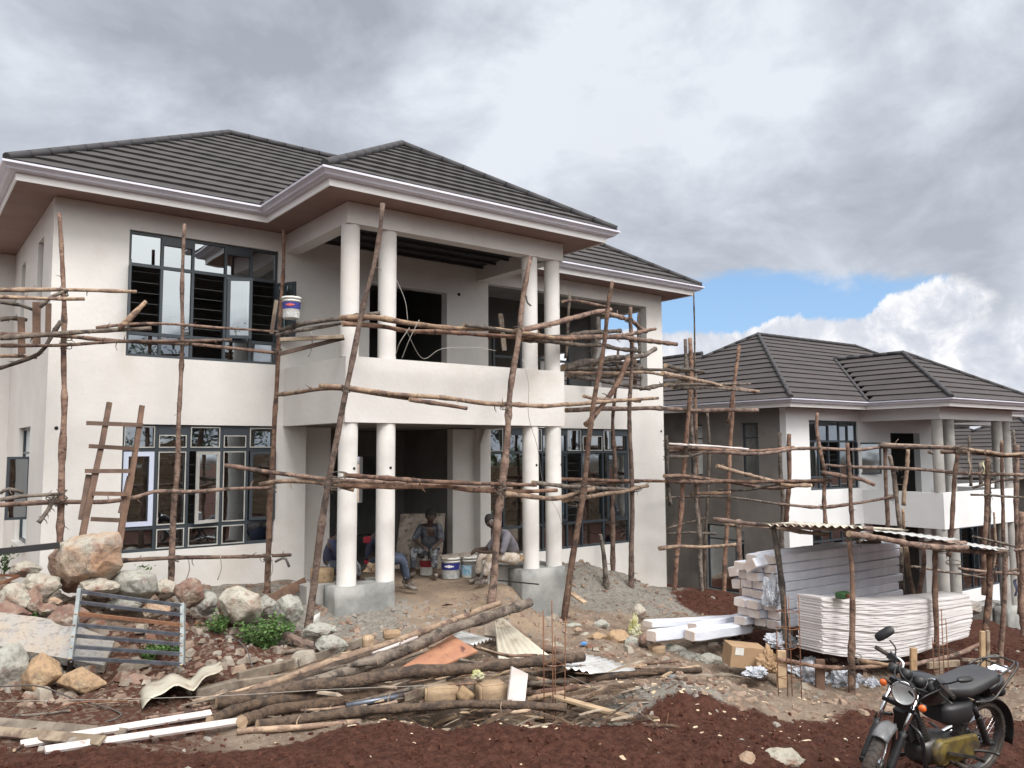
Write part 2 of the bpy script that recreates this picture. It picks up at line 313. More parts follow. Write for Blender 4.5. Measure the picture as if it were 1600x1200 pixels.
# boulder: pale lichen grey over orange and dark red
def boulder_mat(name, a, b, c, s=2.2):
    m = bpy.data.materials.new(name); m.use_nodes = True; t = NT(m.node_tree); p = t.n['Principled BSDF']
    tc = t.add('ShaderNodeTexCoord'); v = tc.outputs['Object']
    col = t.mix(t.sm(t.noise(v, s, 6, 0.6, 0.6), 0.36, 0.64), a, b)
    col = t.mix(t.sm(t.noise(v, s*1.7, 7, 0.65, 0.3), 0.52, 0.70), col, c)
    col = t.mix(t.math('MULTIPLY', t.sm(t.noise(v, 16, 6, 0.7), 0.5, 0.65), 0.5), col, (0.10, 0.085, 0.075))
    t.set(p.inputs['Base Color'], col); p.inputs['Roughness'].default_value = 0.92
    bp = t.add('ShaderNodeBump'); bp.inputs['Strength'].default_value = 0.9; bp.inputs['Distance'].default_value = 0.05
    t.set(bp.inputs['Height'], t.noise(v, 9, 9, 0.68)); t.set(p.inputs['Normal'], bp.outputs[0]); MATS[name] = m
boulder_mat('rock_pale', (0.40, 0.38, 0.32), (0.34, 0.29, 0.24), (0.22, 0.085, 0.05))
boulder_mat('rock_orange', (0.36, 0.23, 0.15), (0.33, 0.27, 0.21), (0.42, 0.38, 0.32))
boulder_mat('rock_big', (0.36, 0.34, 0.29), (0.37, 0.225, 0.14), (0.20, 0.12, 0.10), 1.5)
boulder_mat('rock_grey', (0.34, 0.34, 0.30), (0.27, 0.26, 0.235), (0.15, 0.10, 0.085))
boulder_mat('rock_red', (0.17, 0.085, 0.065), (0.27, 0.20, 0.155), (0.42, 0.39, 0.33))
boulder_mat('slab_concrete', (0.31, 0.30, 0.29), (0.35, 0.30, 0.25), (0.24, 0.235, 0.24), 3.0)
boulder_mat('stone_tan', (0.38, 0.26, 0.155), (0.31, 0.20, 0.12), (0.44, 0.34, 0.22), 1.3)
def roof_mat(name, a, b):
    m = bpy.data.materials.new(name); m.use_nodes = True; t = NT(m.node_tree); p = t.n['Principled BSDF']
    tc = t.add('ShaderNodeTexCoord'); v = tc.outputs['Object']
    col = t.mix(t.sm(t.noise(v, 1.2, 4), 0.35, 0.65), a, b)
    col = t.mix(t.math('MULTIPLY', t.noise(v, 90, 3, 0.7), 0.6), col, (0.07, 0.065, 0.065))
    t.set(p.inputs['Base Color'], col); p.inputs['Roughness'].default_value = 0.8
    bp = t.add('ShaderNodeBump'); bp.inputs['Strength'].default_value = 0.5; bp.inputs['Distance'].default_value = 0.01
    t.set(bp.inputs['Height'], t.noise(v, 120, 3)); t.set(p.inputs['Normal'], bp.outputs[0]); MATS[name] = m
roof_mat('roof_tile', (0.028, 0.0255, 0.027), (0.041, 0.037, 0.037))
roof_mat('roof_tile_brown', (0.031, 0.0245, 0.0245), (0.044, 0.034, 0.033))
mat('ridge_cap', (0.04, 0.038, 0.042), 0.75)
def glass_mat():
    m = bpy.data.materials.new('glass'); m.use_nodes = True; t = NT(m.node_tree); t.n.clear()
    o = t.add('ShaderNodeOutputMaterial'); g = t.add('ShaderNodeBsdfGlossy'); g.inputs['Roughness'].default_value = 0.015; g.inputs['Color'].default_value = (0.86, 0.93, 0.97, 1)
    tr = t.add('ShaderNodeBsdfTransparent'); tr.inputs['Color'].default_value = (0.20, 0.25, 0.27, 1)
    fr = t.add('ShaderNodeFresnel'); fr.inputs['IOR'].default_value = 1.5; tcg = t.add('ShaderNodeTexCoord'); bg_ = t.add('ShaderNodeBump'); bg_.inputs['Strength'].default_value = 0.25; bg_.inputs['Distance'].default_value = 0.01; t.set(bg_.inputs['Height'], t.noise(tcg.outputs['Object'], 2.2, 1)); t.l.new(bg_.outputs[0], g.inputs['Normal'])
    f = t.math('ADD', t.math('MULTIPLY', fr.outputs[0], 0.7), 0.36, clamp=True)
    mx = t.add('ShaderNodeMixShader'); t.set(mx.inputs[0], f); t.l.new(tr.outputs[0], mx.inputs[1]); t.l.new(g.outputs[0], mx.inputs[2]); t.l.new(mx.outputs[0], o.inputs[0])
    MATS['glass'] = m
glass_mat()
# ------------------------------------------------------------------ houses (all three share one plan; coordinates below are those of the nearest house)
XL, XP, XQ, XR = 1.794, 5.32, 9.593, 14.828
YF, YP, YB, YW, XW = 13.296, 10.939, 20.66, 17.81, -2.5
ZS, ZB, ZT, ZPB, ZG, OF, OG = 6.07, 5.743, 3.732, 2.75, 6.262, 0.577, 0.736
HO = (XL, YF, 0.0)
def wall(mb, ax, c0, c1, u0, u1, z0, z1, holes=()):
    us = sorted({u0, u1, *[h[0] for h in holes], *[h[1] for h in holes]}); zs = sorted({z0, z1, *[h[2] for h in holes], *[h[3] for h in holes]})
    us = [u for u in us if u0 <= u <= u1]; zs = [z for z in zs if z0 <= z <= z1]
    def solid(i, j):
        if i < 0 or j < 0 or i >= len(us)-1 or j >= len(zs)-1: return False
        cu = (us[i]+us[i+1])/2; cz = (zs[j]+zs[j+1])/2
        return not any(h[0] < cu < h[1] and h[2] < cz < h[3] for h in holes)
    P = (lambda u, c, z: (u, c, z)) if ax == 'Y' else (lambda u, c, z: (c, u, z))
    for i in range(len(us)-1):
        for j in range(len(zs)-1):
            if not solid(i, j): continue
            a, b, lo, hi = us[i], us[i+1], zs[j], zs[j+1]
            mb.quad(P(a, c0, lo), P(b, c0, lo), P(b, c0, hi), P(a, c0, hi)); mb.quad(P(b, c1, lo), P(a, c1, lo), P(a, c1, hi), P(b, c1, hi))
            if not solid(i-1, j): mb.quad(P(a, c1, lo), P(a, c0, lo), P(a, c0, hi), P(a, c1, hi))
            if not solid(i+1, j): mb.quad(P(b, c0, lo), P(b, c1, lo), P(b, c1, hi), P(b, c0, hi))
            if not solid(i, j-1): mb.quad(P(a, c1, lo), P(b, c1, lo), P(b, c0, lo), P(a, c0, lo))
            if not solid(i, j+1): mb.quad(P(a, c0, hi), P(b, c0, hi), P(b, c1, hi), P(a, c1, hi))
WPOLY = [(XL, YF), (XP, YF), (XP, YP), (XQ, YP), (XQ, YF), (XR, YF), (XR, YB), (XW, YB), (XW, YW), (XL, YW)]
def offs(d):
    n = len(WPOLY); out = []
    for i in range(n):
        p0, p1, p2 = WPOLY[i-1], WPOLY[i], WPOLY[(i+1) % n]
        def nrm(a, b): dx, dy = b[0]-a[0], b[1]-a[1]; L = math.hypot(dx, dy); return (dy/L, -dx/L)
        n1 = nrm(p0, p1); n2 = nrm(p1, p2)
        out.append((p1[0]+d*(n1[0]+n2[0]), p1[1]+d*(n1[1]+n2[1])))   # right angles only
    return out
def sweep(mb, prof, close=True):
    """prof: list of (offset, z) swept round the eaves"""
    rings = [[(x, y, z) for x, y in offs(d)] for d, z in prof]; n = len(WPOLY); k = len(prof)
    for j in range(k if close else k-1):
        r0, r1 = rings[j], rings[(j+1) % k]
        for i in range(n): mb.quad(r0[i], r0[(i+1) % n], r1[(i+1) % n], r1[i])
def roof_face(mb, A, B, Cc, D, fine, row=0.37, lift=0.040):
    """stepped tile courses from eave A-B up to D-C"""
    A, B, Cc, D = [np.array(p, float) for p in (A, B, Cc, D)]
    e = (B-A)/np.linalg.norm(B-A); up_v = (D-A)-e*np.dot(D-A, e); S = np.linalg.norm(up_v); uv = up_v/S
    nrm = np.cross(e, uv); nrm = nrm if nrm[2] > 0 else -nrm
    la = np.dot(D-A, e)/S; lb = (np.dot(Cc-B, e))/S; W = np.linalg.norm(B-A)
    nr = int(math.ceil(S/row)); step = 0.093 if fine else 0.3
    for r in range(nr):
        s0 = r*S/nr; s1 = min(S, (r+1)*S/nr+0.02); a0, a1 = la*s0, la*s1; b0, b1 = W+lb*s0, W+lb*s1
        # columns fixed across the whole face, clipped to the row
        n = max(1, int(round((b0-a0)/step)))
        prev = None
        for i in range(n+1):
            u0 = a0+(b0-a0)*i/n; f = (u0-a0)/(b0-a0) if b0 > a0 else 0
            u1 = max(min(u0, b1), a1) if b1 > a1 else (a1+b1)/2
            wv = 0.005*(0.5+0.5*math.cos(2*math.pi*(u0+0.18*(r % 2))/0.37)) if fine else 0
            jt = 0.004*math.sin(u0*2.3+r*1.7)
            p0 = A+e*u0+uv*s0+nrm*(lift+wv+jt); p1 = A+e*u1+uv*s1+nrm*(0.004+wv*0.6); pb = A+e*u0+uv*(s0+0.004)+nrm*(-0.012)
            if prev is not None:
                mb.quad(prev[0], p0, p1, prev[1]); mb.quad(prev[2], pb, p0, prev[0])
            prev = (p0, p1, pb)
CAPS = []
def cap_line(mb, a, b, r=0.062):
    mb = MB(); CAPS.append(mb)
    a = np.array(a, float); b = np.array(b, float); n = max(2, int(np.linalg.norm(b-a)/0.4))
    for i in range(n):
        p = a+(b-a)*i/n; q = a+(b-a)*(i+1.06)/n
        mb.tube([p, q], r, 8, True, True)
def window(root, name, x0, x1, z0, z1, Y, cols, zt0, zt1, open_cells=(), raw=(), film=(), leaves=(), bars=True, label=None, mid_split=None):
    """Y = outer wall face. cols = fractions; zt0/zt1 = lower / upper transom heights"""
    yf = Y+0.07; f = MB(); f.mi = 0
    fr = 0.045
    cx = [x0+(x1-x0)*c for c in cols]; zz = [z0, zt0, zt1, z1]
    for k, c in enumerate(cx):
        w = fr if k in (0, len(cx)-1) else fr*0.9
        a = c if k == 0 else (c-w if k == len(cx)-1 else c-w/2)
        f.box(a, yf-0.02, z0, a+w, yf+0.05, z1)
    for k in range(len(cx)-1):
        a = cx[k]+(fr if k == 0 else fr*0.45); b = cx[k+1]-(fr if k == len(cx)-2 else fr*0.45)
        f.box(a, yf-0.018, z0+0.001, b, yf+0.048, z0+fr); f.box(a, yf-0.018, z1-fr, b, yf+0.048, z1-0.001)
        f.box(a, yf-0.018, zt0-0.025, b, yf+0.048, zt0+0.025); f.box(a, yf-0.018, zt1-0.025, b, yf+0.048, zt1+0.025)
        if k % 2 == 1: f.box(a, yf-0.03, z1-0.16, b, yf+0.04, z1-fr-0.001)
    fo = f.build(name, M['window_frame'], root, HO)
    if label: fo['label'] = label
    g = MB(); rf = MB(); fm = MB()
    for k in range(len(cx)-1):
        for r in range(3):
            a, b, lo, hi = cx[k]+0.03, cx[k+1]-0.03, zz[r]+0.03, zz[r+1]-0.03
            if r == 2 and k % 2 == 1: hi -= 0.13
            if (k, r) in open_cells: continue
            tl = 0.004*math.sin(k*3.1+r*5.7+x0); yy = yf+0.012
            g.quad((a, yy+tl, lo), (b, yy-tl, lo), (b, yy-tl*0.4, hi), (a, yy+tl*1.5, hi))
            tgt = rf if (k, r) in raw else (fm if (k, r) in film else None)
            if tgt is not None:
                w = 0.016 if tgt is rf else 0.07
                y0_ = yf-0.035; y1_ = yf-0.021
                t2 = MB(); t2.box(a, y0_, lo, a+w, y1_, hi); t2.box(b-w, y0_, lo, b, y1_, hi); t2.box(a+w, y0_, lo, b-w, y1_, lo+w); t2.box(a+w, y0_, hi-w, b-w, y1_, hi); t2.build('bare_metal_bead' if tgt is rf else 'protective_film', M['raw_frame' if tgt is rf else 'film_frame'], fo, HO)
    g.build('glass_panes', M['glass'], fo, HO)
    if bars:
        b_ = MB(); n = max(4, int((zt1-zt0)/0.155))
        for i in range(1, n+1): z = zt0+(zt1-zt0)*i/(n+0.5); b_.box(x0+0.02, yf+0.10, z-0.004, x1-0.02, yf+0.108, z+0.004)
        b_.build('security_bars', M['grille'], fo, HO)
    for (hx, w, ang, lo, hi, sgn, m) in leaves:       # hinged leaf: hinge x, width, opening angle in degrees, swings outwards (-Y)
        lf = MB(); lg = MB(); c, s_ = math.cos(rad(ang))*sgn, -math.sin(rad(ang))
        def Pq(u, z, t=0.0): return (hx+c*u-s_*t*sgn, yf-0.03+s_*u+c*t*sgn, z)
        def bx(u0, u1, za, zb, th=0.028):
            n = len(lf.v); lf.v += [Pq(u0, za, -th/2), Pq(u1, za, -th/2), Pq(u1, za, th/2), Pq(u0, za, th/2), Pq(u0, zb, -th/2), Pq(u1, zb, -th/2), Pq(u1, zb, th/2), Pq(u0, zb, th/2)]
            for q in ((3, 2, 1, 0), (4, 5, 6, 7), (0, 1, 5, 4), (1, 2, 6, 5), (2, 3, 7, 6), (3, 0, 4, 7)): lf.face(tuple(n+i for i in q))
        bx(0, 0.05, lo, hi); bx(w-0.05, w, lo, hi); bx(0.05, w-0.05, lo, lo+0.05); bx(0.05, w-0.05, hi-0.05, hi)
        lo_ = lf.build('casement', M[m], fo, HO)
        lg.quad(Pq(0.04, lo+0.04), Pq(w-0.04, lo+0.04), Pq(w-0.04, hi-0.04), Pq(0.04, hi-0.04)); lg.build('pane', M['glass'], fo, HO)
    return fo
def make_house(idx, loc, rz, label, group):
    H = empty('house', loc, rz, label, 'house', group)
    wp, fr = ('wall_paint', 'wall_paint') if idx == 0 else ('wall_white', 'grey_plaster')
    rm = 'roof_tile' if idx == 0 else 'roof_tile_brown'; fine = idx == 0
    w0 = -1.6
    # ---- walls
    b = MB(); wall(b, 'Y', YF, YF+0.2, XL, XP, w0, ZS-0.004, [(2.821, 5.192, 0.811, 2.75), (2.821, 5.192, 3.788, 5.742)])
    wall(b, 'Y', YF+0.001, YF+0.2, XP, 9.35, ZPB+0.2, ZS-0.005, [(6.93, 8.62, 2.955, 5.42)])
    wall(b, 'Y', YF+0.001, YF+0.2, XP, 5.74, w0, ZPB-0.001)
    wall(b, 'X', 5.54, 5.741, YF+0.2, YF+0.35, w0, ZPB-0.001); wall(b, 'Y', YF+0.35, YF+0.5, 5.74, 6.36, w0, ZPB-0.002)
    wall(b, 'Y', YF+0.10, YF+0.3, 8.83, 9.349, w0, ZPB-0.002)
    wall(b, 'Y', YF, YF+0.2, 9.35, XR, w0, ZS-0.004, [(9.62, 13.65, 0.21, 2.80), (9.62, 14.29, 3.74, 5.742)])
    b.build('front_wall', M[wp], H, HO)
    b = MB(); b.box(9.35, YF-0.10, w0, 9.60, YF-0.002, 2.45)     # splayed pilaster beside the big window
    b.v += [(9.35, YF-0.10, 2.45), (9.60, YF-0.10, 2.45), (9.60, YF-0.002, 2.45), (9.35, YF-0.002, 2.45), (9.46, YF-0.10, 2.74), (9.60, YF-0.10, 2.74), (9.60, YF-0.002, 2.74), (9.46, YF-0.002, 2.74)]
    n = len(b.v)-8
    for q in ((4, 5, 6, 7), (0, 1, 5, 4), (1, 2, 6, 5), (2, 3, 7, 6), (3, 0, 4, 7)): b.face(tuple(n+i for i in q))
    b.build('pilaster', M[wp], H, HO)
    b = MB(); wall(b, 'X', XL, XL+0.2, YF+0.201, YW+0.2, w0, ZS-0.004, [(14.22, 14.80, 4.15, 5.68), (16.27, 16.79, 4.15, 5.68), (14.80, 16.2, 0.85, 2.74)])
    wall(b, 'Y', YW, YW+0.2, XW, XL-0.001, w0, ZS-0.004); wall(b, 'X', XW, XW+0.2, YW+0.201, YB-0.2, w0, ZS-0.004)
    b.build('side_wall', M[fr], H, HO)
    b = MB(); wall(b, 'X', XR-0.2, XR, YF+0.201, YB-0.2, w0, ZS-0.004, [(13.85, 15.42, 3.74, 5.76), (16.4, 17.7, 3.25, 5.0)])
    h = onY(372, 553, 20.5)[0]; h2 = onY(418, 545, 20.5)[0]
    wall(b, 'Y', YB-0.2, YB, XW, XR, w0, ZS-0.004, [(h-0.35, h+0.25, 3.55, 4.9), (h2-0.2, h2+0.45, 3.55, 5.0), (2.0, 3.2, 3.6, 5.0), (12.2, 13.6, 3.55, 5.0), (9.9, 10.5, 0.9, 2.5)])
    b.build('rear_wall', M[wp], H, HO)
    b = MB(); b.box(XL+0.2, YF+0.2, -0.3, XR-0.2, YB-0.2, 0.03); b.box(XL+0.2, YF+0.2, ZPB+0.01, XR-0.2, YB-0.2, ZPB+0.195); b.box(XL+0.2, YF+0.2, 6.0, XR-0.2, YB-0.2, 6.05)
    b.build('floor_slab', M['interior_wall'], H, HO)
    b = MB(); wall(b, 'X', 5.3, 5.42, YF+0.2, 16.9, 0.03, ZPB); wall(b, 'X', 9.36, 9.5, YF+0.3, 16.2, 0.03, ZPB)
    wall(b, 'Y', 16.2, 16.3, 5.42, 9.5, 0.03, ZPB, [(6.4, 8.95, 0.031, 2.2)])
    b.build('inner_wall', M['interior_wall'], H, HO); b = MB()
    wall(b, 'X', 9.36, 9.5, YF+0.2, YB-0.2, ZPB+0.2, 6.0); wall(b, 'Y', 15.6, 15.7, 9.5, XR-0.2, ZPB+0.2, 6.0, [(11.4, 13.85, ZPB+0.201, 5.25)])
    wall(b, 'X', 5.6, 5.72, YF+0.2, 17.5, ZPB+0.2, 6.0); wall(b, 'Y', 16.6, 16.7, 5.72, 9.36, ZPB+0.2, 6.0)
    b.build('upper_inner_wall', M['shaded_room_wall'], H, HO)
    # terrace door frame
    b = MB()
    for x in (11.4, 12.2, 13.05, 13.8): b.box(x, 15.56, ZPB+0.2, x+0.06, 15.598, 5.25)
    b.box(11.46, 15.565, 4.55, 13.8, 15.595, 4.61); b.build('terrace_door_frame', M['window_frame'], H, HO)
    # ---- porch
    b = MB(); b.box(XP, YP, ZPB, XQ, YP+0.15, ZT); b.box(XP, YP+0.15, ZPB, XP+0.15, YF, ZT); b.box(XQ-0.15, YP+0.15, ZPB, XQ, YF, ZT); o = b.build('balcony_parapet', M[wp], H, HO)
    b = MB(); b.box(XP+0.15, YP+0.15, ZPB+0.02, XQ-0.15, YF, ZPB+0.2); b.build('balcony_slab', M['grey_plaster'], H, HO)
    b = MB(); b.box(XP, YP, ZB, XQ, YP+0.25, ZS-0.006); b.box(XP, YP+0.25, ZB, XP+0.25, YF, ZS-0.006); b.box(XQ-0.25, YP+0.25, ZB, XQ, YF, ZS-0.006); b.build('roof_beam', M[wp], H, HO)
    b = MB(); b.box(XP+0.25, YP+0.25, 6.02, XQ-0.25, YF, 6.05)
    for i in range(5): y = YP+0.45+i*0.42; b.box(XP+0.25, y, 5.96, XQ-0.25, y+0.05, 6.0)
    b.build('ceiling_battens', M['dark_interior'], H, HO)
    cm = 'column_paint' if idx == 0 else 'cement_column'
    for k, px in enumerate((543, 602.5, 829, 864.5)):
        cx = onY(px, 750, YP+0.16)[0]; r = 0.145
        top0 = 0.30 if k < 2 else 0.27
        b = MB(); b.tube([(cx, YP+0.16, z) for z in (-0.2, 0.6, 1.4, 2.1, ZPB)], [r, r*0.99, r*1.0, r*0.985, r], 28, False); b.build('lower_column', M[cm], H, HO)
        b = MB(); b.tube([(cx, YP+0.16, z) for z in (ZT, 4.2, 4.9, ZB)], [r*0.98, r*0.97, r*0.98, r*0.97], 28, False); b.build('upper_column', M['wall_paint'] if idx == 0 else M[cm], H, HO)
        if idx == 0:
            b = MB(); z = 2.07; a = math.atan2(-1, 0.0)
            dx = {0: 0.035, 1: 0.005, 2: 0.02, 3: 0.075}[k]
            b.cyl((cx+dx, YP+0.16-math.sqrt(r*r-dx*dx)-0.002, z), (cx+dx, YP+0.16-math.sqrt(r*r-dx*dx)+0.03, z), 0.022, None, 12); b.build('pipe_hole', M['dark_hole'], H, HO)
    # rear columns inside balcony of the house
    for (xa, xb, zt) in ((onY(528, 900, YP)[0]-0.05, onY(613, 900, YP)[0]+0.03, 0.37), (onY(817, 890, YP)[0]-0.03, onY(877, 890, YP)[0]+0.05, 0.30)):
        rnd = random.Random(int(xa*100)); b = MB(); nx, ny, nz = 12, 5, 8; x0, x1, y0, y1, z0, z1 = xa, xb, YP-0.03, YP+0.36, -1.1, zt
        g = np.zeros((nx+1, ny+1, nz+1), int); grid = {}
        bm = bmesh.new(); bmesh.ops.create_cube(bm, size=1.0); bmesh.ops.subdivide_edges(bm, edges=bm.edges[:], cuts=7, use_grid_fill=True)
        for v in bm.verts:
            p = Vector(((x0+x1)/2+v.co.x*(x1-x0), (y0+y1)/2+v.co.y*(y1-y0), (z0+z1)/2+v.co.z*(z1-z0)))
            q = mn.noise_vector(p*3.1)*0.02+mn.noise_vector(p*9)*0.006; flare = max(0, 0.15-p.z)*0.10
            p += q; p.y -= flare*0.5; v.co = p-Vector(HO)
        me = bpy.data.meshes.new('plinth'); bm.to_mesh(me); bm.free(); me.materials.append(M['wet_cement']); o = bpy.data.objects.new('plinth', me); COL.objects.link(o); o.parent = H
        for p_ in me.polygons: p_.use_smooth = True
    b = MB(); b.box(8.2, 11.36, -0.4, 9.5, 11.85, 0.33); b.build('porch_ledge', M['cement_column'], H, HO); b = MB(); b.box(4.95, 11.36, -0.4, 5.75, 11.95, 0.36); b.build('porch_ledge', M['cement_column'], H, HO)
    # ---- windows
    cols = (0, .21, .41, .63, .81, 1)
    if idx == 0:
        window(H, 'window', 2.821, 5.192, 0.811, 2.75, YF, cols, 1.17, 2.36, open_cells={(2, 1), (4, 1)},
               raw={(1, 2), (3, 2), (0, 2), (2, 2), (4, 2), (1, 1), (3, 1), (1, 0), (2, 0), (3, 0)}, film={(0, 1)},
               leaves=[(2.821+2.371*.63-0.03, 0.44, 22, 1.2, 2.33, -1, 'raw_frame'), (2.821+2.371*.81+0.04, 0.42, 10, 1.2, 2.33, 1, 'window_frame')], label='lower window with pale bare beads and a film wrapped pane')
        window(H, 'window', 2.821, 5.192, 3.788, 5.742, YF, cols, 4.15, 5.22, open_cells={(0, 1), (2, 1), (4, 1), (2, 0)},
               leaves=[(2.821+0.02, 0.46, 100, 4.18, 5.19, 1, 'window_frame'), (5.192-0.03, 0.42, 120, 4.18, 5.19, -1, 'window_frame'), (2.821+2.371*.63+0.03, 0.40, 28, 4.18, 5.19, 1, 'window_frame')])
    else:
        window(H, 'window', 2.821, 5.192, 0.811, 2.75, YF, cols, 1.17, 2.36, open_cells={(2, 1), (4, 1)})
        window(H, 'window', 2.821, 5.192, 3.788, 5.742, YF, cols, 4.15, 5.15, open_cells={(2, 1), (4, 1), (1, 1)},
               leaves=[(5.192-0.03, 0.95, 168, 4.18, 5.12, -1, 'window_frame')])
    c2 = (0, .105, .25, .36, .53, .64, .80, .88, 1)
    window(H, 'window', 9.62, 13.65, 0.21, 2.80, YF, c2, 0.75, 2.28, open_cells={(4, 1), (7, 1)}, raw={(0, 2), (2, 2), (4, 2), (5, 2), (6, 2)} if idx == 0 else (),
           leaves=[(11.75, 0.62, 30, 0.8, 2.25, -1, 'window_frame'), (12.95, 0.45, 60, 0.8, 2.25, 1, 'window_frame')], label='wide ground floor window of the right wing')
    for (ya, yb, za, zb) in ((14.22, 14.80, 4.15, 5.68), (16.27, 16.79, 4.15, 5.68), (14.80, 16.2, 0.85, 2.74)):
        b = MB(); xf = XL+0.07; f_ = 0.045
        b.box(xf, ya, za, xf+0.05, ya+f_, zb); b.box(xf, yb-f_, za, xf+0.05, yb, zb); b.box(xf, ya+f_, za, xf+0.05, yb-f_, za+f_); b.box(xf, ya+f_, zb-f_, xf+0.05, yb-f_, zb)
        zm = zb-0.42; b.box(xf, ya+f_, zm-0.02, xf+0.05, yb-f_, zm+0.02)
        w_ = b.build('side_window', M['window_frame'], H, HO)
        g = MB(); g.quad((xf+0.02, ya+0.03, za+0.03), (xf+0.02, yb-0.03, za+0.03), (xf+0.02, yb-0.03, zb-0.03), (xf+0.02, ya+0.03, zb-0.03)); g.build('pane', M['glass'], w_, HO)
        if za < 1:
            l = MB(); g = MB(); y = ya+0.06; l.box(xf-0.36, y, 1.28, xf-0.02, y+0.03, 2.26); l.build('casement', M['window_frame'], w_, HO)
            g.quad((xf-0.32, y-0.003, 1.32), (xf-0.06, y-0.003, 1.32), (xf-0.06, y-0.003, 2.22), (xf-0.32, y-0.003, 2.22)); g.build('pane', M['glass'], w_, HO)
            s_ = MB(); s_.box(XL-0.05, ya-0.03, za-0.06, XL+0.2, yb+0.03, za-0.001); s_.build('sill', M[fr], w_, HO)
    # ---- soffit, fascia, gutter
    b = MB(); sweep(b, [(0.0, ZS), (OF-0.04, ZS), (OF-0.04, ZS+0.02), (0.0, ZS+0.02)]); b.build('soffit', M['soffit'], H, HO)
    b = MB(); sweep(b, [(OF-0.041, ZS-0.02), (OF-0.02, ZS-0.02), (OF-0.02, ZS+0.15), (OF-0.041, ZS+0.15)]); b.build('fascia', M['fascia'], H, HO)
    b = MB(); sweep(b, [(OF-0.018, ZG-0.105), (OF+0.055, ZG-0.105), (OF+0.09, ZG-0.095), (OF+0.105, ZG-0.07), (OF+0.135, ZG-0.045), (OG, ZG-0.03), (OG, ZG), (OG-0.018, ZG), (OG-0.02, ZG-0.02), (OF+0.1, ZG-0.04), (OF+0.06, ZG-0.08), (OF-0.018, ZG-0.09)]); b.build('gutter', M['gutter'], H, HO)
    # ---- roof
    K = 0.64 if idx == 0 else 0.575; e = OG-0.05; b = MB(); cp = None; CAPS.clear()
    def hip(x0, x1, y0, y1, axis, faces='FLRB', zt=None):
        z0 = ZG-0.01
        if axis == 'X':
            h = (y1-y0)/2; zt_ = z0+h*K; r0, r1 = (x0+h, y0+h, zt_), (x1-h, y0+h, zt_)
            F = {'F': ((x0, y0, z0), (x1, y0, z0), r1, r0), 'R': ((x1, y0, z0), (x1, y1, z0), r1, r1), 'B': ((x1, y1, z0), (x0, y1, z0), r0, r1), 'L': ((x0, y1, z0), (x0, y0, z0), r0, r0)}
            caps = [((x0, y0, z0), r0), ((x1, y0, z0), r1), ((x0, y1, z0), r0), ((x1, y1, z0), r1), (r0, r1)]
        else:
            h = (x1-x0)/2; zt_ = z0+h*K; r0, r1 = (x0+h, y0+h, zt_), (x0+h, y1-h, zt_)
            F = {'F': ((x0, y0, z0), (x1, y0, z0), r0, r0), 'R': ((x1, y0, z0), (x1, y1, z0), r1, r0), 'B': ((x1, y1, z0), (x0, y1, z0), r1, r1), 'L': ((x0, y1, z0), (x0, y0, z0), r0, r1)}
            caps = [((x0, y0, z0), r0), ((x1, y0, z0), r0), ((x0, y1, z0), r1), ((x1, y1, z0), r1), (r0, r1)]
        for k in faces: roof_face(b, *F[k], fine)
        return caps
    caps = hip(XL-e, XR+e, YF-e, YB+e, 'X')
    for a, c in (caps[0], caps[1], caps[3], caps[4]): cap_line(cp, np.array(a)+(0, 0, 0.05), np.array(c)+(0, 0, 0.05))
    p = np.array(caps[2][1]); q = np.array(caps[2][0]); cap_line(cp, p+(0, 0, 0.05), p+(q-p)*0.3+(0, 0, 0.05))
    # porch roof: runs back into the main slope
    h = (XQ-XP)/2+e; zt = ZG-0.01+h*K; yr = YF-e+h
    x0, x1, y0, xm = XP-e, XQ+e, YP-e, (XP+XQ)/2; pk = (xm, y0+h, zt); pe = (xm, yr+0.25, zt); z0 = ZG-0.01
    roof_face(b, (x0, y0, z0), (x1, y0, z0), pk, pk, fine)
    roof_face(b, (x1, y0, z0), (x1, YF-e, z0), (xm, yr+0.05, zt), pk, fine); roof_face(b, (x0, YF-e, z0), (x0, y0, z0), pk, (xm, yr+0.05, zt), fine)
    for a, c in (((x0, y0, z0), pk), ((x1, y0, z0), pk), (pk, (xm, yr, zt))): cap_line(cp, np.array(a)+(0, 0, 0.05), np.array(c)+(0, 0, 0.05))
    cap_line(cp, (x0, YF-e, z0+0.045), (xm, yr, zt+0.045), 0.05)
    # rear block and left block
    cc = hip(XL-e, 7.95, 15.2, 27.0, 'Y', 'RLB'); cap_line(cp, np.array(cc[4][0])+(0, 0, 0.05), np.array(cc[4][1])+(0, 0, 0.05))
    cc = hip(XW-e, 3.5, YW-e, 22.2, 'X', 'FLB'); 
    for a, c in (cc[0], cc[4]): cap_line(cp, np.array(a)+(0, 0, 0.05), np.array(c)+(0, 0, 0.05))
    ro = b.build('roof', M[rm], H, HO); [c_.build('ridge_cap', M['ridge_cap'], ro, HO) for c_ in CAPS]
    # outlets and little holes
    if idx == 0:
        b = MB(); 
        for (px, py, Y, r) in ((88, 669, YF, 0.028), (1033, 674, YF, 0.03), (717, 460, YF, 0.035)):
            p = onY(px, py, Y); b.cyl((p[0], Y-0.004, p[2]), (p[0], Y+0.03, p[2]), r, None, 10)
        b.build('conduit_hole', M['dark_hole'], H, HO)
    return H
make_house(0, HO, 0.0, 'large cream two storey house with dark tiled roof nearest the camera', None)
H2LOC = (19.3545, 12.9708, -2.607); H2R = -0.0415
make_house(1, H2LOC, H2R, 'white and grey plastered two storey house further down the slope', None)
make_house(2, (36.95, 12.0, -4.95), -0.075, 'farthest house glimpsed at the right edge behind the second balcony', None)
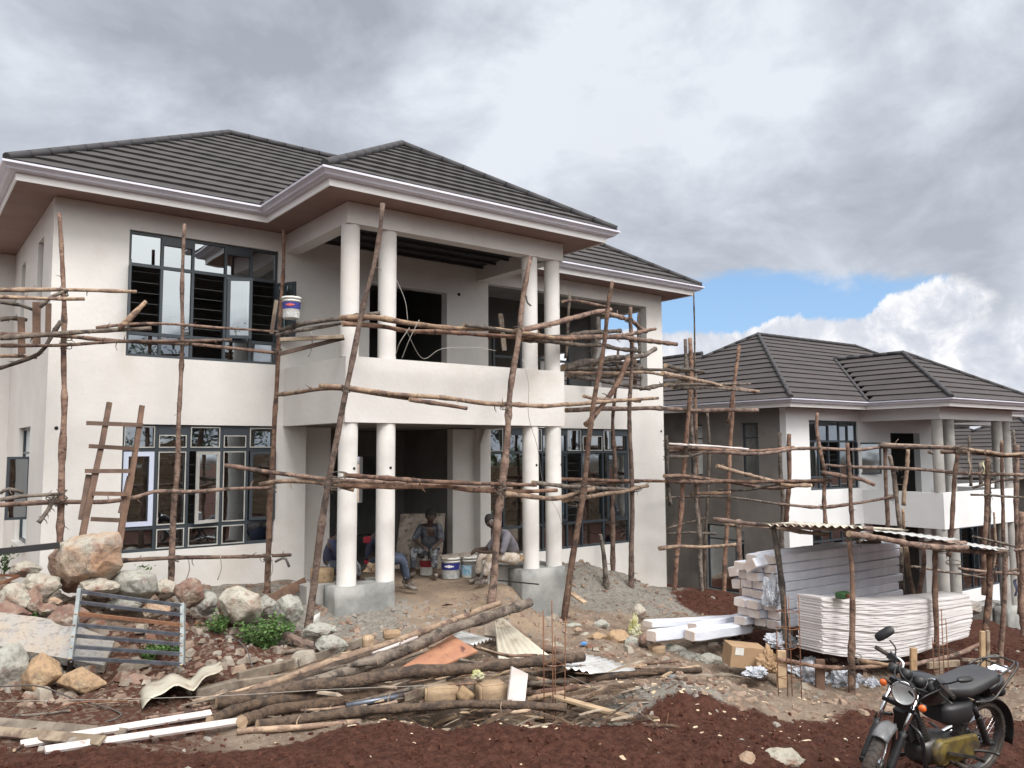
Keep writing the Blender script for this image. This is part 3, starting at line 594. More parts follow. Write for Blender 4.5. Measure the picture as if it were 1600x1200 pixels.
def h2w(x, y, z):
    c, s_ = math.cos(H2R), math.sin(H2R); dx, dy = x-XL, y-YF
    return np.array([c*dx-s_*dy+H2LOC[0], s_*dx+c*dy+H2LOC[1], z+H2LOC[2]])
# ------------------------------------------------------------------ terrain
CTRL = []
def cp_(px, py, d): CTRL.append(tuple(at(px, py, d)))
for a in ((0, 1199, 6.4), (400, 1199, 6.6), (800, 1199, 6.8), (1200, 1199, 7.0), (1599, 1199, 7.3), (300, 1110, 8.2), (800, 1100, 8.5), (1100, 1100, 8.7), (1300, 1130, 8.6),
          (600, 985, 11.2), (700, 965, 12.0), (760, 950, 12.6), (860, 968, 13.9), (870, 1010, 12.2), (760, 1010, 11.0), (940, 950, 15.0), (905, 880, 16.9), (960, 893, 17.3), (1010, 925, 17.6), (1043, 918, 19.2),
          (1000, 985, 13.8), (1100, 960, 15.8), (1050, 1010, 12.6), (1180, 1040, 11.8), (1330, 1082, 10.9), (1230, 1080, 10.8), (1520, 1075, 11.6), (1590, 1090, 10.5), (1590, 1010, 16), (1460, 1060, 12.0),
          (1060, 928, 25.2), (1150, 945, 23.4), (1130, 945, 20.5), (1233, 955, 21.7), (1450, 1000, 20.5), (1560, 1000, 21.0), (1598, 985, 26),
          (300, 917, 12.6), (430, 908, 13.4), (370, 912, 13.0), (190, 985, 9.9), (120, 935, 10.5), (20, 915, 10.9), (0, 1060, 8.9), (80, 1085, 8.7), (230, 925, 11.3), (350, 985, 10.3), (250, 1060, 9.1), (420, 1000, 10.4), (480, 1000, 10.8), (400, 935, 11.9),
          (470, 918, 13.0), (500, 940, 12.2), (200, 1100, 8.3), (500, 1090, 8.8), (650, 1100, 8.6), (960, 1080, 9.2), (1020, 1060, 9.9)): cp_(*a)
CTRL += [(x, y, 0.06) for x in (6.3, 7.3, 8.3) for y in (11.3, 12.2, 13.2)]+[(5.6, 12.4, 0.1), (9.6, 12.5, 0.0)]
CTRL += [(x, 13.2, 0.24) for x in (0, 2.0, 3.0)]+[(-1, 12, 0.35), (-3, 10, 0.3), (-6, 14, 0.3), (-4, 20, 0.1), (0, 0.5, 0.55), (3, 0, 0.3), (-3, 2, 0.4), (2, 3, 0.15), (6.2, 3.2, -0.40), (5.2, 2.4, -0.35), (7.6, 3.4, -0.42), (10, 2, -0.7), (9, -2, -0.5), (0, -6, 0.5), (15, 2, -1.2), (22, 6, -2.5), (28, 8, -3.6), (34, 8, -4.6), (60, 6, -9), (60, 40, -10), (17.0, 15, -1.6), (17, 20, -1.7), (10, 25, -0.5), (38, 20, -5), (-20, 10, 1), (-30, -20, 1), (30, -20, -3), (20, -10, -1.6), (0, 60, 0), (12, 8.8, -0.75)]
CA = np.array(CTRL)
def vnoise(x, y, seed=0):
    xi = np.floor(x).astype(np.int64); yi = np.floor(y).astype(np.int64); fx = x-xi; fy = y-yi; fx = fx*fx*(3-2*fx); fy = fy*fy*(3-2*fy)
    def h(a, b):
        n = (a*374761393+b*668265263+seed*1442695041) & 0xffffffff; n = ((n ^ (n >> 13))*1274126177) & 0xffffffff
        return ((n ^ (n >> 16)) & 0xffff)/65535.0
    return (h(xi, yi)*(1-fx)+h(xi+1, yi)*fx)*(1-fy)+(h(xi, yi+1)*(1-fx)+h(xi+1, yi+1)*fx)*fy-0.5
def fbm(x, y, f, o=4, seed=0, g=0.5):
    r = 0; a = 1.0
    for i in range(o): r = r+a*vnoise(x*f, y*f, seed+i*17); f *= 2.03; a *= g
    return r
def base_h(x, y):
    x = np.asarray(x, float); y = np.asarray(y, float); sh = x.shape; xf = x.ravel(); yf = y.ravel(); out = np.empty(len(xf))
    for s in range(0, len(xf), 40000):
        d2 = (xf[s:s+40000, None]-CA[None, :, 0])**2+(yf[s:s+40000, None]-CA[None, :, 1])**2+0.06
        w = d2**-1.7; out[s:s+40000] = (w*CA[None, :, 2]).sum(1)/w.sum(1)
    return out.reshape(sh)
def zones(x, y):
    """red soil weight, grey cement/sand weight, tan dust weight"""
    x = np.asarray(x, float); y = np.asarray(y, float); n = fbm(x, y, 0.9, 4, 5)*0.9
    u = x*fh[0]+y*fh[1]; l = x*rt0[0]+y*rt0[1]           # distance along the view, sideways
    S = lambda v, a, b: np.clip((v-a)/(b-a), 0, 1)
    e_ = 6.85+S(l, -2.3, -0.7)*1.25+np.clip(l, 0, 3)*0.30; near = 1-S(u+n*0.5, e_, e_+0.5)
    leftm = S(-l+n*0.6, 1.6, 3.0)*S(11.4-u+n, 0, 0.8)
    farred = S(l+n, 3.2, 4.2)*S(u+n, 11.5, 13.5)
    red = np.clip(np.maximum(np.maximum(near, leftm*0.55), farred), 0, 1)
    heap = np.exp(-(((x-12.3)/2.2)**2+((y-11.9)/1.5)**2))
    heap2 = np.exp(-(((l-1.55)/0.65)**2+((u-9.1)/0.45)**2))
    front = np.exp(-(((x-4.7)/1.5)**2+((y-11.0)/1.2)**2))+np.exp(-(((x-3.9)/1.6)**2+((y-12.6)/0.7)**2))
    grey = np.clip((heap*1.6+heap2*1.7+front*1.3+n*0.5), 0, 1)
    tan = np.clip(S(x+n, 5.6, 6.3)*S(10.2-x, 0, 0.8)*S(y+n*0.5, 9.6, 10.5), 0, 1)
    return red, grey, tan
def ground_h(x, y):
    b = base_h(x, y); red, grey, tan = zones(x, y)
    rough = 0.045+0.05*red*(1-tan); ins = np.exp(-(((x-7.5)/1.9)**2)**3-(((y-12.8)/1.7)**2)**3)
    u = x*fh[0]+y*fh[1]; l = x*rt0[0]+y*rt0[1]
    mound = 0.16*np.exp(-(((l-0.9)/1.9)**2+((u-7.4)/0.5)**2))*red*(0.7+fbm(x, y, 0.8, 2, 77)*0.9)
    heap2 = 0.22*np.exp(-(((l-1.55)/0.6)**2+((u-9.1)/0.4)**2))
    dip = -0.42*np.exp(-((u-8.95)/0.6)**4-((l+0.35)/1.75)**4)
    return b+dip+mound*0.8+heap2+(fbm(x, y, 1.3, 3, 1)*rough*1.3+fbm(x, y, 6.0, 4, 9, 0.62)*rough*0.6)*(1-0.85*ins)
def gh(x, y): return float(ground_h(np.array([float(x)]), np.array([float(y)]))[0])
def ghit(px, py):
    r = ray(px, py); lo = 3.0
    ds = np.arange(3.0, 40, 0.06); P = CAM[None]+r[None]*ds[:, None]; g = ground_h(P[:, 0], P[:, 1]); k = np.argmax(P[:, 2] < g)
    if not (P[:, 2] < g).any(): k = len(ds)-1
    return P[k]
def build_terrain():
    def axis(lo, hi, f0, f1, step):
        a = list(np.arange(f0, f1, step)); s = step; v = f1
        while v < hi: a.append(v); s *= 1.25; v += s
        a.append(hi); s = step; v = f0-step; b = []
        while v > lo: b.append(v); s *= 1.25; v -= s
        b.append(lo); return np.array(b[::-1]+a)
    xs = axis(-500, 700, -2.5, 17.5, 0.055); ys = axis(-400, 900, 2.4, 14.8, 0.055)
    X, Y = np.meshgrid(xs, ys); Z = ground_h(X, Y); far = np.clip((np.hypot(X, Y)-70)/200, 0, 1); Z = Z*(1-far)+far*(-14)
    nx, ny = len(xs), len(ys); V = np.stack([X, Y, Z], -1).reshape(-1, 3)
    i = np.arange(nx-1)[None, :]+np.arange(ny-1)[:, None]*nx; F = np.stack([i, i+1, i+1+nx, i+nx], -1).reshape(-1, 4)
    me = bpy.data.meshes.new('ground'); me.vertices.add(len(V)); me.vertices.foreach_set('co', V.ravel()); me.loops.add(F.size); me.polygons.add(len(F))
    me.loops.foreach_set('vertex_index', F.ravel().astype(np.int32)); me.polygons.foreach_set('loop_start', np.arange(0, F.size, 4, dtype=np.int32)); me.polygons.foreach_set('loop_total', np.full(len(F), 4, dtype=np.int32))
    me.polygons.foreach_set('use_smooth', np.ones(len(F), bool)); me.update(); me.validate()
    red, grey, tan = zones(X, Y); ca = me.color_attributes.new('zones', 'FLOAT_COLOR', 'POINT')
    ca.data.foreach_set('color', np.stack([red, grey, tan, np.ones_like(red)], -1).reshape(-1).astype(np.float32))
    m = bpy.data.materials.new('soil'); m.use_nodes = True; t = NT(m.node_tree); p = t.n['Principled BSDF']; tc = t.add('ShaderNodeTexCoord'); v = tc.outputs['Object']
    at_ = t.add('ShaderNodeAttribute', attribute_name='zones'); sp = t.add('ShaderNodeSeparateColor'); t.l.new(at_.outputs['Color'], sp.inputs[0])
    n1 = t.noise(v, 2.2, 7, 0.65); n2 = t.noise(v, 14, 7, 0.7); n3 = t.noise(v, 55, 4, 0.7)
    brown = t.mix(t.sm(n1, 0.35, 0.65), (0.16, 0.115, 0.088), (0.25, 0.195, 0.15)); brown = t.mix(t.math('MULTIPLY', t.sm(n2, 0.52, 0.62), 0.7), brown, (0.31, 0.26, 0.205))
    red_c = t.mix(t.sm(n2, 0.35, 0.65), (0.042, 0.0165, 0.0115), (0.092, 0.039, 0.027)); red_c = t.mix(t.math('MULTIPLY', t.sm(n3, 0.60, 0.68), 0.5), red_c, (0.20, 0.125, 0.09))
    grey_c = t.mix(t.sm(n2, 0.35, 0.65), (0.18, 0.165, 0.145), (0.27, 0.25, 0.22)); tan_c = t.mix(t.sm(n1, 0.4, 0.6), (0.31, 0.235, 0.17), (0.25, 0.19, 0.145)); tan_c = t.mix(t.sm(n2, 0.55, 0.65), tan_c, (0.15, 0.115, 0.09))
    def edge(ch): return t.sm(t.math('ADD', ch, t.math('MULTIPLY', t.math('SUBTRACT', n2, 0.5), 0.9)), 0.4, 0.6)
    c = t.mix(edge(sp.outputs[2]), brown, tan_c); c = t.mix(edge(sp.outputs[1]), c, grey_c); c = t.mix(edge(sp.outputs[0]), c, red_c)
    t.set(p.inputs['Base Color'], c); p.inputs['Roughness'].default_value = 0.97; p.inputs['Specular IOR Level'].default_value = 0.15
    bp = t.add('ShaderNodeBump'); bp.inputs['Strength'].default_value = 0.9; bp.inputs['Distance'].default_value = 0.05; t.set(bp.inputs['Height'], t.math('ADD', t.noise(v, 18, 8, 0.7), t.math('MULTIPLY', n3, 0.4))); t.set(p.inputs['Normal'], bp.outputs[0])
    me.materials.append(m); o = bpy.data.objects.new('ground', me); COL.objects.link(o); tag(o, kind='structure')
build_terrain()
# ------------------------------------------------------------------ poles
def smooth_path(pts, n):
    P = np.array(pts, float); 
    if len(P) == 2: return [P[0]+(P[1]-P[0])*i/(n-1) for i in range(n)]
    Q = np.vstack([2*P[0]-P[1], P, 2*P[-1]-P[-2]]); L = np.concatenate([[0], np.cumsum(np.linalg.norm(np.diff(P, axis=0), axis=1))]); out = []
    for i in range(n):
        s = L[-1]*i/(n-1); k = min(np.searchsorted(L, s, 'right')-1, len(P)-2); t = (s-L[k])/(L[k+1]-L[k]+1e-9); a, b, c, d = Q[k], Q[k+1], Q[k+2], Q[k+3]
        out.append(0.5*((2*b)+(-a+c)*t+(2*a-5*b+4*c-d)*t*t+(-a+3*b-3*c+d)*t**3))
    return out
PSEED = [0]; LINES = []
def pole(pts, r0, r1, label, m='bark', group=None, name='pole', cat='pole', twigs=2, wob=0.35, ends=True, stick=True):
    r0 *= 0.79; r1 *= 0.79; PSEED[0] += 1; rnd = random.Random(PSEED[0]*7+3); L = sum(np.linalg.norm(np.array(pts[i+1])-np.array(pts[i])) for i in range(len(pts)-1))
    n = max(6, min(46, int(L/0.11))); C_ = smooth_path(pts, n); rs = []; sd = PSEED[0]*3.7
    b = MB(); base = np.array(pts[-1] if stick else pts[0], float)
    for i in range(n):
        f = i/(n-1); r = r0+(r1-r0)*f; nv = mn.noise_vector(Vector((f*L*1.1+sd, sd, 0.3))); nn = mn.noise(Vector((f*L*4.5+sd, 3.1, sd)))
        e = min(1, 4*f, 4*(1-f)) if ends else 1
        C_[i] = C_[i]+np.array(nv)*r*wob*2.2*e; rs.append(r*(1+0.26*nn+(0.22 if rnd.random() < 0.14 else 0)))
    b.tube(C_, rs, 8, False, True)
    N = n-1; b.mi = 1
    k0 = 0; kN = N*8
    b.face(tuple(range(8))[::-1]); b.face(tuple(kN+k for k in range(8)))
    b.mi = 0
    for _ in range(twigs):
        i = rnd.randint(1, n-2); d = np.array([rnd.uniform(-1, 1), rnd.uniform(-1, 1), rnd.uniform(-0.8, 1)]); ax = C_[i+1]-C_[i-1]; ax /= np.linalg.norm(ax); d -= ax*np.dot(d, ax)*0.6; d /= np.linalg.norm(d)
        l = rnd.uniform(0.03, 0.12)+rs[i]; b.tube([C_[i], C_[i]+d*l*0.6, C_[i]+d*l+ax*l*0.2], [r0*0.28, r0*0.2, r0*0.08], 5, True)
    o = b.build(name, [M[m], M['cut_wood']], None, base)
    LINES.append((o, group, C_, rs)); tag(o, label, cat, group); return o
def stand(pp, w, label, m='bark', group=None, foot=None, **k):
    """upright: pixel list top -> foot; foot is dropped on the ground, upper points lie on the upright plane through it; w = width in photo pixels"""
    F = ghit(*pp[-1]) if foot is None else np.array(foot, float)
    d = np.dot(F-CAM, fw); pts = [onV(x, y, F) for x, y in pp[:-1]]+[F+np.array((0, 0, -0.12))]
    r = w/2*d/FPX; return pole(pts, r*0.62, r*1.15, label, m, group, **k)
def vert(pp, P, w, label, m='bark', group=None, **k):
    pts = [onV(x, y, P) for x, y in pp]; d = np.dot(np.array(P)-CAM, fw); r = w/2*d/FPX; return pole(pts, r*0.9, r*1.05, label, m, group, **k)
def lay(pp, Y, w, label, m='bark', group=None, **k):
    """horizontal runner in the plane Y (a number or one per point)"""
    Ys = Y if hasattr(Y, '__len__') else [Y]*len(pp); pts = [onY(x, y, yy) for (x, y), yy in zip(pp, Ys)]
    d = np.mean([np.dot(p-CAM, fw) for p in pts]); r = w/2*d/FPX; return pole(pts, r, r*0.85, label, m, group, stick=False, **k)
def layd(pp, D, w, label, m='bark', group=None, **k):
    Ds = D if hasattr(D, '__len__') else [D]*len(pp); pts = [at(x, y, dd) for (x, y), dd in zip(pp, Ds)]
    r = w/2*np.mean(Ds)/FPX; return pole(pts, r, r*0.88, label, m, group, stick=False, **k)
def board(a, b, w, h, label, m='sawn_timber', name='plank', cat='plank', up_=(0, 0, 1), group=None, broken=0.0):
    mb = MB(); rnd = random.Random(int(abs(a[0]*1000))+7); a = np.array(a, float); b = np.array(b, float); n = 6
    mb.bar(a, b, w, h, up_, broken, rnd); o = mb.build(name, M[m], None, (a+b)/2); bv = o.modifiers.new('b', 'BEVEL'); bv.width = min(w, h)*0.12; bv.segments = 1
    tag(o, label, cat, group); return o
G1 = 'scaffold poles in front of the near house'
# uprights
V1 = stand([(93, 333), (97, 420), (101, 520), (101, 640), (97, 770), (93, 905)], 12.5, 'reddish upright pole nearest the left house corner, rising from behind the big boulder', foot=onY(93, 905, 12.2), group=G1, twigs=5)
V2 = stand([(288, 350), (285, 430), (285, 520), (283, 600), (275, 740), (267, 912)], 10.5, 'thin crooked upright pole crossing both left windows of the near house', foot=onY(267, 915, 12.45), group=G1, twigs=4)
V3 = stand([(443, 360), (443, 420), (437, 500), (431, 620), (424, 760), (417, 925)], 11, 'upright pole just left of the balcony with the paint bucket beside it', foot=onY(417, 928, 12.35), group=G1, twigs=4)
V4 = stand([(598, 318), (590, 385), (568, 480), (545, 590), (512, 760), (480, 975)], 13.5, 'long leaning pole crossing the left pair of porch columns', group=G1, foot=onY(480, 978, 10.35), twigs=5)
V5 = stand([(829, 400), (815, 480), (806, 560), (795, 640), (785, 760), (763, 965)], 15, 'stout leaning pole with a pale cut top crossing the right end of the balcony', group=G1, foot=onY(763, 968, 10.35), twigs=5)
V6 = stand([(957, 440), (949, 480), (944, 540), (926, 650), (905, 800), (874, 1000)], 12, 'forked topped pole leaning left in front of the right wing window', group=G1, foot=onY(874, 1003, 10.5), twigs=5)
V7 = lay([(982, 560), (962, 600), (934, 645), (915, 664)], 11.3, 11, 'short thick brace slanting down to the left under the right wing scaffold deck', group=G1)
V8 = stand([(966, 545), (963, 600), (957, 660), (962, 735), (957, 800), (957, 895)], 9.5, 'crooked upright pole in the middle of the wide ground floor window', group=G1, foot=onY(958, 893, 12.75), twigs=3)
V9 = stand([(985, 480), (987, 560), (984, 650), (988, 760), (987, 860), (984, 968)], 10, 'straight upright pole at the right edge of the wide ground floor window', group=G1, foot=onY(984, 968, 11.6), twigs=4)
stand([(938, 835), (943, 868), (948, 910), (952, 958)], 12, 'short dark weathered stump of a pole standing in the grey sand heap', 'old_bark', G1, foot=onY(952, 958, 11.7), twigs=4)
vert([(890, 460), (887, 490), (886, 530), (884, 560)], onY(884, 540, 12.6), 7, 'thin dark pole just right of the second right hand balcony column', 'old_bark', G1)
vert([(984, 488), (986, 520), (990, 560), (992, 600)], onY(990, 550, 12.5), 8, 'pole top ending inside the terrace opening of the right wing', 'bark', G1)
vert([(998, 489), (997, 520), (999, 560)], onY(998, 540, 12.9), 5, 'very thin dark pole beside the right jamb of the terrace opening', 'old_bark', G1)
vert([(934, 495), (930, 540), (922, 580)], onY(930, 550, 12.9), 10, 'leaning grey post in the left half of the terrace opening', 'old_bark', G1)
# bottom runner
lay([(190, 876), (267, 872), (360, 871), (455, 867)], [12.3, 12.3, 12.25, 12.2], 8, 'lowest runner pole tied below the left ground floor window', group=G1, twigs=6)
lay([(0, 789), (90, 784), (165, 783), (215, 776), (245, 768), (300, 769), (360, 764), (427, 762)], 12.15, 8.5, 'wavy runner pole crossing in front of the left ground floor window', group=G1, twigs=4)
lay([(0, 781), (35, 776), (97, 772)], 12.0, 8, 'short grey runner pole ending at the leftmost upright at window height', 'old_bark', G1)
lay([(0, 771), (14, 765), (36, 770)], 12.4, 7, 'dark pole end poking in at the left edge above the metal bar', 'old_bark', G1)
lay([(86, 777), (74, 798), (60, 817)], 12.05, 10, 'short splintered black stick hanging from the runner beside the leftmost upright', 'old_bark', G1, twigs=5)
# mid level (y ~750)
lay([(352, 727), (430, 738), (515, 749), (560, 755)], [12.0, 11.3, 10.5, 10.4], 9, 'reddish runner pole whose free end points at the lower left window', group=G1)
lay([(407, 757), (440, 752), (510, 757), (553, 765)], [11.6, 11.2, 10.55, 10.3], 9.5, 'peeled pale runner pole ending on the first porch column', 'peeled_wood', G1, twigs=4)
lay([(538, 743), (620, 748), (740, 755), (838, 758)], 10.2, 9, 'uppermost of the runner poles across the porch, knotted left end', group=G1)
lay([(515, 751), (610, 754), (720, 761), (800, 764)], 10.35, 9, 'brown middle runner pole across the porch at shoulder height', 'bark', G1)
lay([(530, 758), (600, 760), (690, 760), (720, 764), (800, 768), (870, 766)], 10.3, 10, 'thick reddish lower runner pole across the porch with a bulge mid way', 'bark', G1, twigs=4)
lay([(780, 771), (830, 776), (870, 778), (905, 770), (928, 764)], [10.2, 10.2, 10.3, 10.4, 10.5], 10, 'pale curved runner pole passing the right hand porch columns', 'peeled_wood', G1)
lay([(832, 754), (880, 759), (940, 763), (985, 765)], [10.25, 10.4, 11.0, 11.5], 8, 'smooth grey runner pole from the right columns to the straight upright', 'old_bark', G1)
lay([(880, 782), (915, 777), (965, 769), (1012, 759)], [10.4, 10.6, 11.2, 11.5], 9, 'forked pale runner pole with a splintered right end over the white wall', 'peeled_wood', G1, twigs=4)
lay([(868, 749), (930, 750), (1040, 752), (1062, 754)], [12.5, 12.5, 12.7, 12.8], 7, 'thin reddish rail behind the others reaching past the right house corner', group=G1)
lay([(905, 757), (950, 755), (1000, 753)], 12.6, 6, 'short thin runner stick lying on the rail before the wide window', group=G1)
# level y~620
lay([(433, 617), (480, 611), (520, 607), (570, 612), (640, 623)], [11.9, 11.0, 10.45, 10.3, 10.3], 9, 'crooked peeled runner pole on the balcony parapet starting at the third upright', 'peeled_wood', G1, twigs=4)
lay([(499, 603), (540, 606), (620, 616), (720, 625), (800, 632), (870, 634), (940, 628), (1028, 622)], [10.5, 10.3, 10.25, 10.25, 10.25, 10.35, 10.8, 11.4], 9.5, 'very long yellowish runner pole sweeping along the whole balcony parapet', 'peeled_wood', G1, twigs=6)
lay([(640, 624), (680, 631), (729, 638)], 10.2, 9, 'short pinkish runner pole slanting down in the middle of the parapet', 'bark', G1)
lay([(912, 619), (940, 624), (1000, 627)], [10.9, 11.2, 11.7], 7, 'short pole with a rounded end overlapping the long runner near the right wing', 'bark', G1)
lay([(884, 641), (990, 638), (1100, 641), (1184, 641)], [12.3, 12.3, 11.8, 11.5], 9, 'long straight pole bridging from the near house toward the second house', 'bark', G1, twigs=0)
# deck level across balcony
lay([(438, 517), (480, 506), (530, 498), (594, 489)], [11.6, 11.0, 10.6, 10.35], 10, 'rough deck pole sloping up from the bucket to a sawn end between the columns', 'old_bark', G1, twigs=5)
lay([(432, 524), (470, 516), (530, 505), (580, 497)], [11.7, 11.1, 10.7, 10.5], 8, 'thin grey deck pole under the sloping one beside the bucket', 'old_bark', G1, twigs=5)
lay([(530, 497), (580, 496), (640, 505), (720, 513), (800, 518), (866, 528)], [10.4, 10.25, 10.2, 10.2, 10.2, 10.3], 11, 'thick yellow brown deck pole along the balcony opening with a cut right end', 'peeled_wood', G1, twigs=5)
lay([(535, 506), (600, 510), (640, 516), (720, 522), (810, 526), (900, 529)], 10.35, 9, 'smooth purplish deck pole running below the thick one', 'bark', G1, twigs=4)
lay([(725, 508), (755, 511), (800, 519)], 10.1, 8, 'short dark stick laid on the deck poles in front of the right columns', 'old_bark', G1)
lay([(806, 518), (870, 504), (915, 491), (954, 484)], [10.2, 10.5, 11.0, 11.3], 11, 'brown pole rising to the right from the deck to the forked upright', 'bark', G1)
lay([(950, 480), (900, 470), (879, 471)], [11.3, 11.0, 10.9], 6, 'small reddish stick crossing behind the forked upright', 'bark', G1)
lay([(945, 489), (985, 502), (1000, 514), (1010, 518)], [11.4, 11.7, 11.9, 12.0], 9, 'short pole slanting down right across the terrace opening', 'bark', G1)
lay([(840, 528), (920, 527), (990, 529), (1057, 538)], [10.5, 10.9, 11.3, 11.6], 11, 'stout deck pole with a dark split end projecting past the house corner', 'bark', G1)
lay([(815, 530), (860, 534), (910, 538), (1000, 549)], [10.4, 10.6, 10.9, 11.5], 10, 'dark deck pole beneath the projecting one, ending in the terrace opening', 'old_bark', G1)
lay([(893, 524), (930, 519), (969, 517)], [10.8, 11.0, 11.3], 10, 'short heavy pole stub with a charred end lying on the right deck', 'old_bark', G1)
lay([(960, 527), (990, 521), (1024, 514)], [11.2, 11.5, 11.8], 8, 'pole end pointing up right over the deck at the house corner', 'bark', G1)
lay([(880, 574), (950, 561), (1000, 556), (1024, 545)], [11.2, 11.7, 12.0, 12.2], 12, 'knotty grey pole with a hooked right end under the terrace deck', 'old_bark', G1, twigs=5)
lay([(882, 577), (960, 577), (1040, 579), (1100, 581)], [12.0, 12.0, 11.9, 11.8], 8, 'dark deck runner at terrace parapet level extending toward the second house', 'old_bark', G1)
lay([(886, 583), (950, 583), (1010, 583), (1075, 592)], [11.8, 11.8, 11.8, 11.8], 7, 'pale deck runner just below the dark one at terrace level', 'peeled_wood', G1)
lay([(888, 587), (930, 594), (975, 602), (1015, 608)], [11.5, 11.6, 11.7, 11.8], 8, 'runner pole sloping down across the terrace parapet', 'old_bark', G1)
lay([(1000, 608), (1050, 598), (1092, 590)], [12.0, 11.9, 11.8], 8, 'purplish stick rising right in front of the corner below the terrace', 'old_bark', G1)
lay([(925, 570), (960, 566), (1003, 574)], 12.1, 7, 'short tangled stick on the terrace deck', 'old_bark', G1, twigs=5)
lay([(935, 590), (975, 586), (1000, 590)], 12.3, 6, 'second small stick across the dark terrace parapet gap', 'old_bark', G1)
# left scaffold deck
lay([(0, 453), (100, 453), (190, 455), (213, 456)], [12.3, 12.1, 12.0, 12.0], 9, 'topmost left runner, a squared timber with a splintered orange tip', 'peeled_wood', G1, wob=0.1)
lay([(0, 464), (60, 467), (132, 467)], [11.9, 11.9, 11.9], 8, 'brown runner pole with a split end under the topmost left timber', 'peeled_wood', G1)
lay([(0, 472), (30, 477), (52, 484)], 12.6, 8, 'grey stick sloping down at the left edge under the upper timbers', 'old_bark', G1)
lay([(62, 480), (80, 464), (102, 455)], 12.0, 8, 'short diagonal stick tied to the leftmost upright at the top level', 'old_bark', G1)
lay([(0, 522), (90, 524), (180, 532), (285, 536), (434, 552)], [12.0, 12.1, 12.15, 12.2, 12.2], 8.5, 'long brown deck runner crossing the bottom of the upper left window', 'bark', G1, twigs=5)
lay([(0, 540), (100, 539), (190, 535), (362, 531)], [12.0, 12.1, 12.15, 12.2], 7, 'thin reddish deck runner ending in a broken tip inside the upper window', 'bark', G1, twigs=4)
lay([(0, 528), (60, 524), (130, 518), (196, 515), (236, 513)], [11.9, 11.9, 11.9, 12.0, 12.0], 10, 'thick forked deck pole whose pale end rests by the upper left window', 'old_bark', G1, twigs=6)
lay([(150, 512), (210, 506), (290, 508), (440, 519)], [12.2, 12.2, 12.2, 12.2], 6, 'slender dark red runner across the middle of the upper left window', 'bark', G1)
lay([(187, 513), (207, 493), (228, 471)], 11.9, 11, 'short sawn batten standing tilted on the deck before the upper window', 'peeled_wood', G1, wob=0.05, twigs=0)
lay([(95, 502), (78, 528), (60, 553), (20, 569), (0, 575)], [12.1, 12.1, 12.2, 12.4, 12.5], 9, 'twisted knotty branch bending down at the far left deck', 'old_bark', G1, twigs=6)
lay([(0, 499), (20, 497), (43, 500)], 12.7, 8, 'dark knotted stub at the left edge above the deck', 'old_bark', G1)
lay([(0, 556), (30, 556), (58, 559)], 12.5, 7, 'sawn brown runner end below the far left deck', 'peeled_wood', G1, wob=0.05)
for (x0, y0, x1, y1, w, l) in ((57, 472, 57, 538, 11, 'brown board standing upright on the left deck beside the leftmost pole'), (33, 496, 34, 553, 10, 'shorter brown board standing on the left deck near the picture edge'), (76, 474, 75, 520, 8, 'narrow board standing between the tall board and the leftmost pole')):
    P = onY(x0, y0, 12.45); Q = onY(x1, y1, 12.45); d = np.dot(P-CAM, fw); board(P, Q, w*d/FPX, 0.03, l, 'sawn_timber', up_=(0, 1, 0), group=G1)
# planks beside bucket
P, Q = onY(437, 531, 11.3), onY(537, 526, 10.9); board(P, Q, 0.05, 0.06, 'upper dark plank end running under the bucket deck', 'old_plank')
P, Q = onY(436, 535, 11.35), onY(538, 528, 10.95); board(P+(0, 0, -0.17), Q+(0, 0, -0.0), 0.04, 0.06, 'brown batten spanning from the third upright to the first column', 'sawn_timber')
P, Q = onY(432, 469, 11.7), onY(424, 522, 11.7); board(P, Q, 0.055, 0.03, 'thin upright lath leaning beside the paint bucket', 'old_plank', up_=(0, 1, 0))
P, Q = onY(782, 490, 11.6), onY(788, 548, 11.6); board(P, Q, 0.10, 0.03, 'pale plank standing upright inside the balcony near the right columns', 'old_plank', up_=(0, 1, 0))
# broken black metal bar, ladder
b = MB(); b.bar(onY(-20, 864, 11.6), onY(93, 852, 11.6), 0.06, 0.075); o = b.build('metal_bar', M['black_plastic'], None, onY(40, 858, 11.6)); tag(o, 'long black square metal bar at the left edge beside the big boulder', 'metal bar')
def ladder():
    Y = 11.7; F = onY(140, 846, Y); F2 = onY(188, 846, Y); root = empty('ladder', F, 0, 'home made wooden ladder leaning on the scaffold behind the big boulder', 'ladder')
    def P(x, y, yy=Y): return onY(x, y, yy)
    for pl in ([(171, 629), (160, 690), (150, 735), (136, 800), (124, 862)], [(222, 634), (214, 690), (205, 745), (194, 800), (184, 862)]):
        b = MB(); pts = [P(x, y, 12.15-0.45*i/4) for i, (x, y) in enumerate(pl)]
        for i in range(4): b.bar(pts[i], pts[i+1]+(pts[i+1]-pts[i])*0.03, 0.065+0.012*(i > 1), 0.05, (0, 1, 0.2))
        b.build('side_rail', M['sawn_timber'], root, F)
    for (xa, ya, xb, yb, k) in ((135, 661, 223, 664, .12), (139, 697, 210, 701, .3), (133, 736, 204, 736, .5), (144, 771, 200, 772, .68), (142, 811, 186, 813, .85)):
        b = MB(); y = 12.15-0.45*k-0.045; b.bar(P(xa, ya, y), P(xb, yb, y), 0.035, 0.055); b.build('rung', M['sawn_timber'], root, F)
    for (xa, ya, xb, yb) in ((140, 742, 128, 812), (204, 745, 190, 802)):
        b = MB(); b.bar(P(xa, ya, 11.95), P(xb, yb, 11.8), 0.09, 0.03, (0, 1, 0)); b.build('splice_board', M['sawn_timber'], root, F)
ladder()
